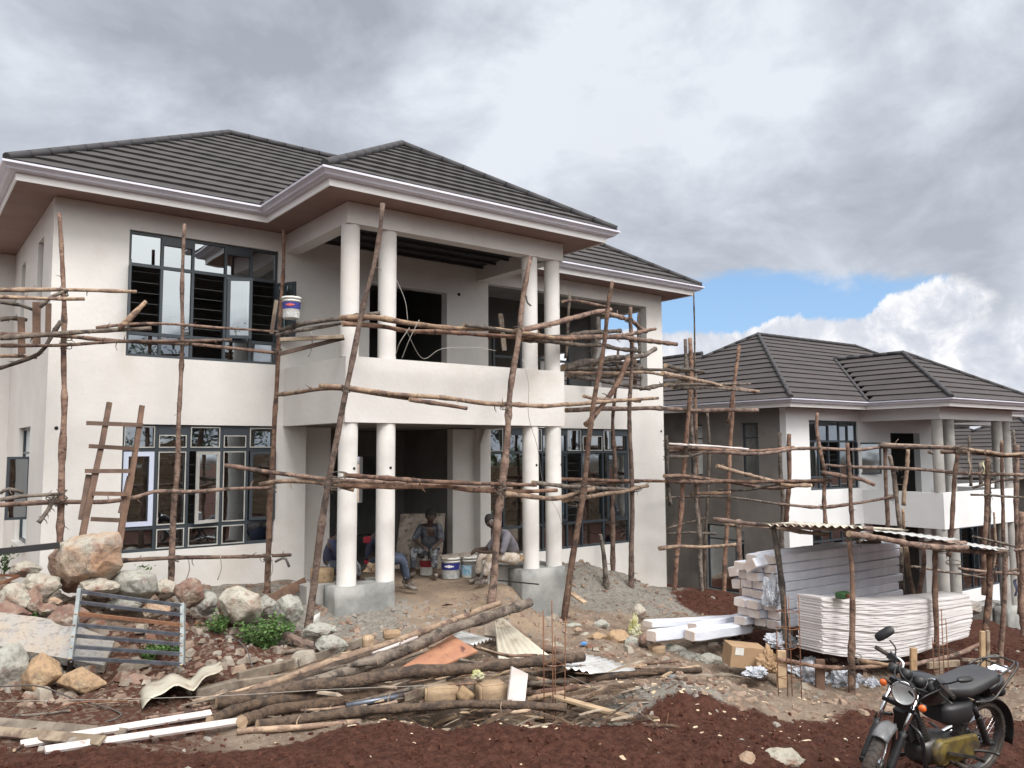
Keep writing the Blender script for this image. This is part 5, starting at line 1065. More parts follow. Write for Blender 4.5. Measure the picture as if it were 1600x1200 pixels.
# rebar cages
def cage(px, ytop, ybot, P, n=4, sp=0.12, label='', ties=(0.35, 0.6, 0.8)):
    F = np.array(P, float); root = empty('rebar_cage', F, 0, label, 'rebar cage'); H_ = onV(px, ytop, F)[2]-F[2]; rn = random.Random(int(px))
    cs = [(-1, -1), (1, -1), (1, 1), (-1, 1)][:n]
    for i, (a, c) in enumerate(cs):
        b = MB(); h = H_*(1-0.16*i*rn.random()); p = F+np.array((a*sp, c*sp, -0.15)); q = F+np.array((a*sp+rn.uniform(-.02, .02), c*sp+rn.uniform(-.02, .02), h)); b.tube([p, (p+q)/2+rn.uniform(-.01, .01), q], 0.0065, 6); b.build('rod', M['rust'], root, F)
    for t_ in ties:
        b = MB(); z = F[2]+H_*t_*0.75; pp = [np.array((F[0]+a*sp*1.08, F[1]+c*sp*1.08, z+rn.uniform(-.02, .02))) for a, c in cs]; b.tube(pp+[pp[0]], 0.005, 5); b.build('tie', M['rust'], root, F)
    return root
cage(865, 936, 1130, at(866, 1125, 8.6), 4, 0.075, 'tall thin rusty rebar cage rising from the lumber pile near the middle', (0.1, 0.62))
cage(1232, 928, 1072, at(1234, 1076, 10.3), 4, 0.10, 'rusty rebar cage standing before the package ends', (0.15, 0.35, 0.6, 0.85, 1.1))
cage(1472, 950, 1062, at(1472, 1066, 10.4), 4, 0.06, 'thin rusty rebar rods rising behind the motorcycle seat', (0.2, 0.7))
# ------------------------------------------------------------------ rocks and rubble
def rock(px, py, w, h, m, label, seed, name='boulder', cat='rock', d=None, depth=0.8, tilt=0.0, group=None, facet=13, rough=1.0, sink=0.06):
    if d is None: F = ghit(px, min(1199, py+h/2-2)); d = float(np.dot(F-CAM, fw))+w/2*0.2/FPX*8
    C_ = at(px, py, d); sx = w/2*d/FPX; sz = h/2*d/FPX; sy = (sx+sz)/2*depth*1.1; rn = random.Random(seed)
    bm = bmesh.new()
    for i in range(facet+6):
        v = Vector((rn.gauss(0, 1), rn.gauss(0, 1), rn.gauss(0, 1))).normalized(); k = rn.uniform(0.92, 1.08); bm.verts.new((v.x*k, v.y*k, v.z*k))
    for v in ((1, 0, 0), (-1, 0, 0), (0, 0, 1), (0, 0, -1), (0, 1, 0), (0, -1, 0)): bm.verts.new((v[0]+rn.uniform(-.05, .05), v[1], v[2]+rn.uniform(-.05, .05)))
    r_ = bmesh.ops.convex_hull(bm, input=bm.verts[:]); bmesh.ops.delete(bm, geom=list({g for g in r_['geom_interior']+r_['geom_unused'] if isinstance(g, bmesh.types.BMVert)}), context='VERTS')
    bmesh.ops.bevel(bm, geom=bm.edges[:], offset=0.035, segments=1, affect='EDGES', profile=0.6, clamp_overlap=True); bmesh.ops.triangulate(bm, faces=bm.faces[:])
    for _ in range(4 if w > 30 else 3):
        es = [e for e in bm.edges if e.calc_length() > 0.12]
        if es: bmesh.ops.subdivide_edges(bm, edges=es, cuts=1); bmesh.ops.triangulate(bm, faces=bm.faces[:])
    ct, st = math.cos(tilt), math.sin(tilt)
    for v in bm.verts:
        p = v.co; n = mn.noise(p*1.7+Vector((seed, 0, 0)))*0.07*rough+mn.noise(p*4.5+Vector((0, seed, 0)))*0.06*rough+mn.noise(p*11+Vector((0, 0, seed)))*0.022*rough
        p = p*(1+n); x, z = p.x*ct-p.z*st, p.x*st+p.z*ct; v.co = (x*sx, p.y*sy, z*sz)
    me = bpy.data.meshes.new(name); bm.to_mesh(me); bm.free(); me.materials.append(M[m]); o = bpy.data.objects.new(name, me); COL.objects.link(o); o.location = tuple(C_+fh*sy*0.35); o.rotation_euler = (0, 0, -YAW)
    for p in me.polygons: p.use_smooth = True
    tag(o, label, cat, group); return o
def hull_rock(out, d, th, m, label, seed):
    c = np.mean([at(x, y, d) for x, y in out], axis=0); cx = np.mean([p[0] for p in out]); cy = np.mean([p[1] for p in out]); rn = random.Random(seed); bm = bmesh.new()
    for x, y in out:
        bm.verts.new(tuple(at(x, y, d)-c))
        for k_, s_ in ((-1, 0.55), (1, 0.75)): q = at(cx+(x-cx)*s_*rn.uniform(.8, 1.1), cy+(y-cy)*s_*rn.uniform(.8, 1.1), d+k_*th); bm.verts.new(tuple(q-c))
    r_ = bmesh.ops.convex_hull(bm, input=bm.verts[:]); bmesh.ops.delete(bm, geom=list({g for g in r_['geom_interior']+r_['geom_unused'] if isinstance(g, bmesh.types.BMVert)}), context='VERTS')
    bmesh.ops.bevel(bm, geom=bm.edges[:], offset=0.02, segments=1, affect='EDGES', clamp_overlap=True); bmesh.ops.triangulate(bm, faces=bm.faces[:])
    for _ in range(5):
        es = [e for e in bm.edges if e.calc_length() > 0.05]
        if es: bmesh.ops.subdivide_edges(bm, edges=es, cuts=1); bmesh.ops.triangulate(bm, faces=bm.faces[:])
    for v in bm.verts: p = v.co.copy(); v.co = p+v.normal*0+Vector(mn.noise_vector(p*5+Vector((seed, 0, 0))))*0.035+Vector(mn.noise_vector(p*14))*0.012
    me = bpy.data.meshes.new('boulder'); bm.to_mesh(me); bm.free(); me.materials.append(M[m]); o = bpy.data.objects.new('boulder', me); COL.objects.link(o); o.location = tuple(c); tag(o, label, 'rock')
    for p in me.polygons: p.use_smooth = True
hull_rock([(74, 870), (92, 845), (118, 838), (150, 838), (184, 831), (194, 850), (193, 882), (170, 912), (132, 926), (98, 924), (82, 902), (74, 884)], 10.3, 0.33, 'rock_big', 'biggest boulder, grey topped with an orange face, perched left of the ladder', 1)
hull_rock([(338, 935), (352, 920), (378, 915), (402, 928), (412, 950), (398, 972), (372, 985), (352, 975), (342, 955)], 10.35, 0.25, 'rock_pale', 'white topped boulder with an orange flank behind the green bush', 2)
hull_rock([(170, 905), (190, 892), (220, 888), (243, 897), (250, 925), (228, 942), (185, 940), (170, 925)], 10.4, 0.28, 'rock_grey', 'broad grey boulder behind the top of the grille', 3)
RK = [
 (58, 917, 66, 44, 'rock_pale', 'pale mottled boulder left of and below the biggest one', 2, 10.0),
 (36, 890, 52, 26, 'rock_pale', 'small light boulder behind, near the left edge', 3, 10.6),
 (14, 938, 62, 50, 'rock_pale', 'lichen covered boulder cut by the left edge', 4, 9.7),
 (46, 945, 34, 48, 'rock_red', 'dark red boulder wedged beside the lichen covered one', 5, 9.8),
 (10, 962, 62, 40, 'rock_red', 'orange red boulder at the left edge above the concrete slab', 6, 9.5),
 (84, 941, 22, 16, 'rock_orange', 'little tan stone between the boulders', 7, 9.9),
 (72, 954, 36, 22, 'rock_red', 'low dark red stone in the gap left of the grille', 8, 9.8),
 (150, 920, 66, 34, 'rock_pale', 'cream boulder just under the biggest one', 9, 10.0),
 (104, 967, 66, 44, 'rock_red', 'red boulder with a white patch beside the grille corner', 10, 9.5),
 (255, 922, 40, 34, 'rock_pale', 'pale boulder right of the broad grey one', 12, 10.7),
 (292, 928, 48, 48, 'rock_red', 'dark red boulder at the upper right of the grille', 13, 10.5),
 (322, 944, 34, 40, 'rock_grey', 'dark shadowed boulder between the red and the white ones', 14, 10.6),
 (412, 950, 46, 38, 'rock_grey', 'grey boulder behind the right side of the bush', 16, 10.9),
 (450, 955, 46, 52, 'rock_grey', 'greenish grey boulder touching the long leaning pole', 17, 10.6),
 (498, 987, 56, 26, 'rock_grey', 'flat grey rock below the foot of the long leaning pole', 18, 10.2),
 (516, 1010, 54, 34, 'rock_grey', 'dark flat rock under the flat grey one', 19, 9.9),
 (10, 1048, 56, 82, 'rock_grey', 'tall rounded grey boulder at the left edge below the slab', 20, 8.7),
 (240, 955, 50, 26, 'rock_orange', 'small boulder seen between the upper bars of the grille', 21, 10.2),
 (190, 945, 60, 24, 'rock_grey', 'low rock seen behind the grille', 22, 10.2),
 (58, 1058, 66, 68, 'stone_tan', 'upright tan building stone left of the slanting one', 23, 8.7),
 (122, 1068, 80, 48, 'stone_tan', 'slanting wedge shaped tan building stone', 24, 8.7),
 (206, 1078, 54, 50, 'rock_red', 'brown earthy lump right of the tan building stones', 25, 8.8),
 (122, 1099, 24, 14, 'rock_orange', 'small brown stone in front of the tan building stones', 26, 8.3),
 (322, 1083, 40, 30, 'stone_tan', 'rusty brown stone under the bent tin sheet', 27, 8.6),
 (967, 999, 44, 28, 'stone_tan', 'big tan stone in the middle of the rubble right of the rebar', 30, 12.3),
 (934, 998, 34, 18, 'stone_tan', 'flat tan stone touching the big tan one', 31, 12.4),
 (915, 994, 18, 12, 'rock_pale', 'little yellowish stone left of the tan stones', 32, 12.6),
 (938, 978, 30, 20, 'rock_grey', 'pale grey lump of rubble above the tan stones', 33, 13.2),
 (897, 982, 34, 16, 'rock_grey', 'grey lump of rubble beside the forked leaning pole', 34, 13.0),
 (988, 1006, 26, 24, 'rock_grey', 'dark round stone right of the big tan one', 35, 12.2),
 (1008, 1004, 26, 24, 'rock_red', 'brown stone under the end of the leftmost package', 36, 12.2),
 (1000, 958, 24, 30, 'rock_pale', 'pointed yellowish lump behind the leftmost package', 37, 13.4),
 (1075, 1030, 50, 24, 'rock_grey', 'grey brown rock under the outlying packages', 38, 11.9),
 (1108, 1033, 46, 24, 'rock_grey', 'second grey brown rock under the outlying packages', 39, 11.8),
 (1052, 1018, 46, 22, 'rock_grey', 'shadowed rock supporting the leftmost package', 40, 12.2),
 (1222, 1190, 78, 36, 'rock_pale', 'rough beige stone at the bottom edge right of the middle', 41, 7.0),
 (1168, 1192, 32, 34, 'rock_orange', 'small brown stone at the bottom edge beside the beige one', 42, 7.0),
 (903, 985, 14, 9, 'rock_orange', 'tiny orange stone near the forked leaning pole', 43, 12.6),
 (805, 873, 36, 20, 'stone_tan', 'rough tan block the grey shirted man sits on', 44, 13.95),
 (1510, 950, 60, 26, 'slab_concrete', 'rubble heap at the right behind the sheet stack', 46, 18.5),
]
for px, py, w, h, m, l, sd, d in RK: rock(px, py, w, h, m, l, sd, d=d, rough=0.5 if m == 'stone_tan' else 1.0, facet=8 if m == 'stone_tan' else 14)
def blockish(px, py, w, h, d, m, label, seed, rz=0.4, name='block', cat='block', dep=0.9, tilt=0.0):
    C_ = at(px, py, d); sx = w*d/FPX; sz = h*d/FPX; bm = bmesh.new(); bmesh.ops.create_cube(bm, size=1.0); bmesh.ops.bevel(bm, geom=bm.edges[:], offset=0.06, segments=2, affect='EDGES'); bmesh.ops.subdivide_edges(bm, edges=bm.edges[:], cuts=2, use_grid_fill=True)
    for v in bm.verts: n = mn.noise_vector(v.co*2.5+Vector((seed, 0, 0)))*0.06; v.co = ((v.co.x+n.x)*sx, (v.co.y+n.y)*sx*dep, (v.co.z+n.z)*sz)
    me = bpy.data.meshes.new(name); bm.to_mesh(me); bm.free(); me.materials.append(M[m]); o = bpy.data.objects.new(name, me); COL.objects.link(o); o.location = tuple(C_); o.rotation_euler = (0, tilt, -YAW+rz)
    for p in me.polygons: p.use_smooth = True
    tag(o, label, cat); return o
blockish(766, 1083, 44, 34, 8.9, 'stone_block', 'square brown stone block beside the white standing board', 1)
blockish(688, 1083, 50, 26, 8.8, 'stone_block', 'low brown block in the lumber pile', 2, 0.2)
blockish(726, 1086, 20, 20, 8.7, 'pine_offcut', 'small tilted wood cube in the lumber pile', 3, 0.5, 'wood_block', 'wood block', tilt=0.7)
blockish(575, 1003, 16, 20, 10.0, 'cut_wood', 'squared beam end sticking out above the lumber pile', 4, 0.3, 'wood_block', 'wood block')
blockish(612, 991, 24, 12, 10.2, 'pine_offcut', 'pale offcut lying above the lumber pile', 5, 0.3, 'wood_block', 'wood block')
blockish(1055, 1066, 26, 22, 10.0, 'grey_block', 'dark grey concrete block half sunk in the grey mound', 6, 0.3)
blockish(1072, 1070, 14, 26, 10.1, 'grey_block', 'narrow grey concrete block leaning on the other', 7, -0.2)
blockish(1026, 1015, 22, 14, 12.0, 'stone_block', 'small squared stone under the leftmost package', 8)
blockish(503, 900, 34, 26, 12.3, 'stone_block', 'tan stone block left of the first porch column', 9, 0.3)
# concrete slab
def slab(pts, th, m, label, name, cat, rough=0.012):
    pts = [np.array(p, float) for p in pts]; n = np.cross(pts[1]-pts[0], pts[-1]-pts[0]); n /= np.linalg.norm(n)
    if np.dot(n, CAM-pts[0]) < 0: n = -n
    bm = bmesh.new(); a = [bm.verts.new(tuple(p)) for p in pts]; c_ = [bm.verts.new(tuple(p-n*th)) for p in pts]; k = len(pts)
    bm.faces.new(a); bm.faces.new(c_[::-1])
    for i in range(k): bm.faces.new((a[i], c_[i], c_[(i+1) % k], a[(i+1) % k]))
    bmesh.ops.recalc_face_normals(bm, faces=bm.faces[:]); bmesh.ops.triangulate(bm, faces=bm.faces[:])
    for _ in range(4):
        es = [e for e in bm.edges if e.calc_length() > 0.12]
        if es: bmesh.ops.subdivide_edges(bm, edges=es, cuts=1); bmesh.ops.triangulate(bm, faces=bm.faces[:])
    c0 = sum(pts)/k
    for v in bm.verts: q = mn.noise_vector(v.co*6)*rough; v.co = v.co+q-Vector(c0)
    me = bpy.data.meshes.new(name); bm.to_mesh(me); bm.free(); me.materials.append(M[m]); o = bpy.data.objects.new(name, me); COL.objects.link(o); o.location = tuple(c0); tag(o, label, cat); return o
slab([at(-40, 950, 9.4), at(110, 972, 9.5), at(180, 1000, 9.5), at(162, 1040, 9.1), at(-40, 1003, 8.9)], 0.10, 'slab_concrete', 'stained concrete slab lying tilted behind the metal grille', 'concrete_slab', 'slab')
# metal grille
def grille():
    T = [at(125, 921, 9.3), at(286, 944, 9.45), at(285, 1040, 9.0), at(111, 1031, 8.85)]; og = (T[0]+T[2])/2
    root = empty('metal_grille', og, 0, 'welded steel grille of seven bars leaning on the boulders', 'grille')
    for i, j, m in ((0, 3, 'light_steel'), (1, 2, 'light_steel')):
        b = MB(); a, c_ = T[i], T[j]; b.bar(a+(a-c_)*0.01, c_, 0.045, 0.045, fh); b.build('upright', M[m], root, og)
    fs = (0.03, 0.185, 0.35, 0.51, 0.665, 0.82, 0.975)
    for k, f in enumerate(fs): a = T[0]+(T[3]-T[0])*f; c_ = T[1]+(T[2]-T[1])*f; b = MB(); b.bar(a, c_, 0.035, 0.035, fh); b.build('cross_bar', M['rust'] if k == 2 else M['steel_tube'], root, og)
    for k, f in enumerate(fs[2:]):
        for s_, e in ((0, 3), (1, 2)): p = T[s_]+(T[e]-T[s_])*f; b = MB(); b.lathe(p-fh*0.03, [(0.001, -.012), (0.014, -.006), (0.016, 0), (0.001, .012)], 8); b.build('weld', M['pine_offcut'], root, og)
    b = MB(); b.bar(T[3], at(108, 1050, 9.1), 0.045, 0.045, fh); b.build('short_leg', M['black_plastic'], root, og)
    b = MB(); b.bar(at(277, 955, 9.5), at(268, 968, 9.9), 0.03, 0.03, fh); b.build('tab', M['black_plastic'], root, og)
grille()
b = MB(); b.bar(at(-10, 898, 9.9), at(30, 900, 10.1), 0.03, 0.03); b.bar(at(30, 900, 10.1), at(-10, 916, 9.8), 0.03, 0.03); o = b.build('rusty_angle', M['rust'], None, at(10, 903, 10)); tag(o, 'red brown steel angle poking in over the boulders at the left edge', 'metal bar')

# ------------------------------------------------------------------ lumber pile
GL = 'timber in the lumber pile'
def ag(px, py, d, cl=0.03):
    p = at(px, py, d)
    for _ in range(60):
        if p[2] > gh(p[0], p[1])+cl: break
        d *= 0.992; p = at(px, py, d)
    return p
def lum(pp, D, w, label, m='bark', **k):
    Ds = list(D) if hasattr(D, '__len__') else [D]*len(pp); r = w/2*np.mean(Ds)/FPX; pts = [ag(x, y, d, r*0.8) for (x, y), d in zip(pp, Ds)]
    n_ = 'log' if w > 12 else 'stick'; m = 'log_bark' if m == 'bark' and w > 12 else m; return pole(pts, r*0.98, r*0.86, label, m, GL, name=n_, cat=n_, stick=False, **k)
def _old(pp, D, w, label, m='bark', **k): return layd(pp, D, w, label, m, GL, name='log' if w > 12 else 'stick', cat='log' if w > 12 else 'stick', **k)
lum([(338, 1097), (430, 1083), (540, 1066), (640, 1051), (740, 1041), (830, 1035), (912, 1026)], [8.3, 8.45, 8.6, 8.8, 9.0, 9.3, 9.6], 24, 'thickest brown log running across the whole pile, cut end at its left', 'bark', twigs=3)
lum([(398, 1092), (540, 1050), (645, 1007), (715, 980), (829, 941)], [8.5, 8.9, 9.4, 9.8, 10.6], 25, 'big dark log slanting up to the right over the pile', 'old_bark', twigs=2)
lum([(392, 1080), (455, 1058), (545, 1027), (620, 1003), (697, 973), (781, 942)], [8.6, 8.9, 9.3, 9.6, 10.0, 10.5], 15, 'paler slanting log above and behind the big dark one', 'peeled_wood', twigs=4)
lum([(430, 1078), (500, 1050), (560, 1030), (620, 1010), (700, 980), (745, 958)], [8.6, 8.9, 9.2, 9.5, 10.0, 10.3], 15, 'twin of the paler slanting log with bark flaking white', 'bark', twigs=4)
lum([(328, 1126), (395, 1101), (520, 1088), (640, 1078)], [8.1, 8.4, 8.7, 9.0], 20, 'log end sticking out lowest at the left of the pile', 'bark', twigs=1)
lum([(378, 1128), (440, 1106), (560, 1088), (680, 1070)], [8.0, 8.3, 8.7, 9.0], 24, 'split thick log end right of the lowest one', 'bark', twigs=1)
lum([(402, 1132), (540, 1115), (640, 1106), (720, 1101), (800, 1102), (885, 1106)], [7.95, 8.15, 8.3, 8.4, 8.45, 8.5], 19, 'long straight front log lying along the bottom of the pile', 'bark', twigs=3)
lum([(370, 1143), (440, 1139), (500, 1133), (562, 1128)], [7.75, 7.8, 7.95, 8.1], 12, 'muddy pale pole half buried before the front log', 'peeled_wood')
lum([(540, 1102), (620, 1081), (690, 1063), (728, 1050)], [8.5, 8.7, 9.0, 9.1], 8, 'thin dark pole rising to the right inside the pile', 'old_bark')
lum([(540, 1112), (580, 1105), (620, 1097)], [8.35, 8.4, 8.5], 9, 'short whitish barked pole before the blue grey pipe', 'peeled_wood')
lum([(830, 1072), (900, 1064), (980, 1054), (1095, 1047)], [9.4, 9.6, 9.8, 10.3], 14, 'brown log emerging under the bright tin sheet to the right', 'bark', twigs=1)
lum([(822, 1070), (858, 1068), (890, 1066)], 9.2, 11, 'dark log end beside the white standing board', 'old_bark', twigs=1)
lum([(822, 1083), (860, 1078), (905, 1072)], 9.1, 12, 'brown log below the dark one right of the white board', 'bark', twigs=1)
lum([(825, 1094), (850, 1088), (882, 1082)], 8.9, 11, 'short tan log low beside the white board', 'peeled_wood', twigs=1)
lum([(768, 1119), (820, 1112), (870, 1104), (912, 1097)], [8.2, 8.4, 8.6, 8.7], 7, 'thin peeled stick lying out in front on the soil', 'peeled_wood', twigs=3)
lum([(895, 1095), (925, 1086), (948, 1072)], [8.8, 8.9, 9.1], 9, 'splintered yellow stick end pointing up right', 'peeled_wood', twigs=2)
lum([(490, 1078), (560, 1072), (620, 1075)], 8.7, 7, 'splintered tan stick in the dark hollow of the pile', 'peeled_wood', twigs=5)
lum([(600, 1086), (680, 1073), (745, 1067)], 8.8, 6, 'thin brown branch over the low brown block', 'bark', twigs=3)
lum([(480, 1052), (540, 1040), (590, 1035)], 8.9, 10, 'short dark log beneath the slanting ones', 'old_bark')
lum([(740, 1010), (790, 1022), (840, 1024)], 9.9, 7, 'branch behind the orange board', 'bark', twigs=3)
lum([(1010, 1040), (960, 1046), (930, 1052)], 10.4, 5, 'thin stick on the rubble right of the tin sheet', 'peeled_wood')
lum([(1060, 1032), (1010, 1036), (995, 1042)], 10.8, 6, 'flat pale stick on the rubble below the packages', 'peeled_wood')
def pl(a, b_, w, h, label, m, up_=(0, 0, 1), broken=0.0): return board(ag(*a), ag(*b_), w, h, label, m, up_=up_, group=GL, broken=broken)
pl((305, 1086, 8.6), (372, 1070, 8.8), 0.10, 0.13, 'thick grey squared beam at the left of the pile', 'old_plank')
pl((372, 1058, 9.0), (458, 1037, 9.4), 0.06, 0.11, 'weathered beam behind the pile with a bent wire round it', 'old_plank')
pl((350, 1073, 8.9), (470, 1056, 9.2), 0.05, 0.10, 'dark plank below the weathered beam', 'old_plank')
pl((466, 1037, 9.6), (566, 1003, 10.2), 0.03, 0.10, 'greenish plank rising to the right above the pile', 'old_plank')
pl((445, 992, 10.2), (498, 1018, 10.0), 0.10, 0.08, 'short reddish split beam below the flat rocks', 'bark')
pl((632, 1090, 8.6), (697, 1067, 8.9), 0.03, 0.085, 'greenish grey plank lying across the pile middle', 'old_plank')
pl((866, 1088, 8.7), (981, 1120, 8.2), 0.09, 0.03, 'tan plank with a broken orange tip lying right of the rebar', 'pine_offcut', broken=0.02)
pl((533, 1026, 9.6), (562, 1022, 9.8), 0.03, 0.09, 'small light plywood offcut between the beams', 'cut_wood')
pl((886, 1046, 9.95), (936, 1034, 10.2), 0.14, 0.03, 'short brown board lying on the bright tin sheet', 'sawn_timber')
pl((830, 1010, 10.9), (880, 1018, 10.9), 0.10, 0.03, 'orange brown board lying left of the rebar cage', 'sawn_timber')
pl((1058, 1058, 10.0), (1140, 1054, 10.6), 0.08, 0.03, 'weathered board lying at the right end of the rubble', 'old_plank')
pl((423, 938, 11.8), (478, 910, 12.2), 0.03, 0.16, 'brown plank propped on the grey sand between two upright poles', 'sawn_timber', (0, .3, 1))
pl((893, 927, 13.8), (914, 942, 13.5), 0.10, 0.03, 'short pale plank stuck in the sand heap', 'cut_wood')
pl((770, 906, 13.3), (842, 913, 12.9), 0.02, 0.02, 'thin black rod lying before the right plinth', 'black_plastic')
for k, (a, b_, w, l, m) in enumerate((((32, 1163, 7.35), (330, 1114, 8.2), 0.085, 'long white painted board at the lower left', 'white_board'), ((70, 1172, 7.2), (372, 1127, 8.0), 0.075, 'mud spattered white board in front of the clean one', 'white_board'),
      ((-30, 1127, 7.7), (195, 1146, 7.7), 0.13, 'old brown plank at the lower left edge', 'old_plank'), ((-30, 1141, 7.5), (160, 1158, 7.5), 0.10, 'second old plank below the brown one at the lower left edge', 'old_plank'))):
    pl(a, b_, 0.10 if k > 1 else 0.075, 0.03, l, m, (fh[0]*-0.5, fh[1]*-0.5, 0.8))
lum([(62, 1150), (40, 1162), (22, 1172)], 7.3, 7, 'small stick under the end of the white board', 'bark')
# loose smaller sticks and slats filling the heap: (x0, y0, x1, y1, depth, width px, material, plank?, label)
FILL = [
 (286, 1102, 345, 1088, 8.3, 9, 'old_plank', 1, 'short slat poking out left below the tin sheet'), (300, 1096, 420, 1066, 8.6, 7, 'peeled_wood', 0, 'thin pale stick behind the thick brown log'),
 (350, 1112, 470, 1082, 8.3, 6, 'bark', 0, 'thin brown stick between the left log ends'), (420, 1100, 560, 1070, 8.6, 8, 'old_plank', 1, 'grey slat under the thickest log'),
 (470, 1110, 600, 1094, 8.3, 6, 'peeled_wood', 0, 'pale stick low in the left half of the pile'), (510, 1045, 600, 1012, 9.3, 8, 'bark', 0, 'brown stick above the dark hollow'),
 (500, 1022, 545, 1008, 9.9, 9, 'pine_offcut', 1, 'little pale slat at the back of the pile'), (560, 1058, 650, 1040, 9.0, 6, 'old_bark', 0, 'thin dark stick beside the orange board'),
 (566, 1098, 668, 1086, 8.5, 8, 'old_plank', 1, 'dull slat behind the front log'), (590, 1104, 640, 1090, 8.5, 7, 'pine_offcut', 1, 'short yellow slat behind the front log'),
 (640, 1068, 740, 1052, 9.0, 6, 'peeled_wood', 0, 'thin peeled stick above the greenish plank'), (655, 1098, 720, 1072, 8.7, 7, 'bark', 0, 'reddish stick leaning over the low block'),
 (700, 1062, 780, 1054, 9.1, 9, 'old_plank', 1, 'weathered slat above the stone block'), (716, 1030, 800, 1044, 9.3, 6, 'old_bark', 0, 'dark branch behind the stone block'),
 (735, 1100, 805, 1092, 8.5, 7, 'old_plank', 1, 'thin slat at the foot of the white board'), (750, 1012, 826, 1036, 9.8, 8, 'old_plank', 1, 'slat lying before the triangular tin'),
 (838, 1060, 930, 1074, 9.2, 6, 'peeled_wood', 0, 'peeled stick beneath the bright tin'), (845, 1104, 935, 1092, 8.5, 6, 'bark', 0, 'brown stick right of the rebar foot'),
 (900, 1080, 965, 1066, 9.1, 7, 'old_plank', 1, 'broken slat below the bright tin'), (940, 1036, 1010, 1044, 10.5, 5, 'peeled_wood', 0, 'thin stick on the rubble beyond the tin'),
 (1010, 1052, 1090, 1040, 10.4, 7, 'pine_offcut', 1, 'light slat on the rubble toward the shelter'), (1040, 1062, 1120, 1070, 9.9, 5, 'bark', 0, 'thin stick right of the grey blocks'),
 (440, 1020, 520, 1004, 9.9, 6, 'old_bark', 0, 'dark stick near the flat rocks'), (455, 1046, 530, 1036, 9.4, 9, 'old_plank', 1, 'short beam end at the back of the pile'),
 (228, 1122, 330, 1104, 8.0, 6, 'bark', 0, 'thin stick behind the white board'), (150, 1100, 215, 1094, 8.1, 6, 'old_plank', 1, 'thin slat near the rusty wires'),
 (20, 1118, 110, 1110, 7.9, 6, 'old_bark', 0, 'dark stick at the lower left corner'), (385, 1118, 480, 1122, 8.0, 7, 'old_plank', 1, 'muddy slat before the split log end'),
 (620, 1028, 690, 1000, 9.6, 5, 'white_board', 1, 'narrow white slat under the slanting logs'), (760, 1062, 800, 1046, 9.2, 7, 'pine_offcut', 1, 'pale offcut beside the white board'),
 (1120, 1050, 1180, 1062, 10.6, 6, 'old_plank', 1, 'dull slat left of the white paper'), (668, 1012, 716, 1004, 9.9, 5, 'peeled_wood', 0, 'thin stick over the orange board corner'),
]
for x0, y0, x1, y1, d, w, m, isp, l in FILL:
    if isp: pl((x0, y0, d), (x1, y1, d+0.25), w*0.8*d/FPX, w*0.8*d/FPX*0.35, l, m, (0.1, 0.2, 1), 0.01)
    else: lum([(x0, y0), ((x0+x1)/2, (y0+y1)/2+1.5), (x1, y1)], [d, d+0.12, d+0.25], w, l, m, twigs=2)
# boards standing and lying
slab([ag(800, 1041, 8.75), ag(825, 1053, 8.8), ag(820, 1101, 8.6), ag(793, 1099, 8.6)], 0.03, 'white_board', 'white painted board standing on edge in the middle of the pile', 'painted_board', 'board', 0.002)
slab([ag(706, 992, 9.9), ag(747, 1017, 9.5), ag(690, 1040, 9.1), ag(622, 1046, 9.1)], 0.02, 'orange_ply', 'orange plywood board lying on the pile', 'plywood_board', 'board', 0.003)
slab([ag(497, 975, 10.9), ag(489, 973, 10.9), ag(483, 966, 11.0), ag(500, 957, 11.0), ag(500, 963, 10.9)], 0.01, 'bucket_white', 'small white triangular scrap beside the long leaning pole', 'scrap', 'scrap', 0.001)
slab([ag(798, 968, 11.3), ag(757, 973, 11.2), ag(757, 992, 10.9), ag(800, 998, 10.9)], 0.03, 'old_plank', 'brown board behind the standing tin sheet', 'old_board', 'board', 0.004)
bd = lambda u, v: 0.05*math.sin(u*2.5+v)
corr_sheet(ag(772, 966, 10.9), ag(786, 966, 11.0), ag(862, 1027, 10.2), ag(778, 1032, 10.0), 'pale corrugated tin sheet standing as a triangle behind the pile', 'galv_old', 7, 0.016)
corr_sheet(ag(700, 1000, 10.0), ag(716, 984, 10.5), ag(769, 998, 10.4), ag(740, 1008, 9.8), 'white corrugated scrap behind the orange board', 'galv', 5, 0.016)
corr_sheet(ag(822, 1042, 9.6), ag(925, 1056, 9.4), ag(998, 1045, 10.4), ag(902, 1026, 11.0), 'bright white corrugated sheet lying flat right of the pile', 'galv', 9, 0.014, bend=bd)
corr_sheet(ag(222, 1108, 8.15), ag(350, 1060, 8.6), ag(345, 1042, 9.0), ag(216, 1078, 8.7), 'crumpled tin sheet folded in two left of the pile', 'galv_old', 3, 0.02, bend=lambda u, v: 0.10*abs(math.sin(u*math.pi*1.6))-0.03*v)
b = MB(); b.tube([ag(582, 1022, 9.25), ag(652, 996, 9.7)], 0.022, 8); o = b.build('plastic_pipe', M['white_board'], None, ag(620, 1010, 9.4)); tag(o, 'thin white strip lying between the slanting logs', 'pipe')
b = MB(); b.tube([ag(540, 1103, 8.4), ag(640, 1085, 8.7)], 0.03, 8); o = b.build('plastic_pipe', M['steel_tube'], None, ag(590, 1094, 8.5)); tag(o, 'blue grey pipe in the dark gap of the pile', 'pipe')
crumple(ag(746, 1056, 8.9), 0.07, 0.06, 0.06, 'yellow plastic bag caught in the pile beside the stone block', 'yellow_bag', 44, 'plastic_bag', 'bag')
crumple(ag(991, 985, 12.4), 0.09, 0.09, 0.2, 'yellow and white torn bag leaning by the straight upright pole', 'yellow_bag', 47, 'plastic_bag', 'bag')
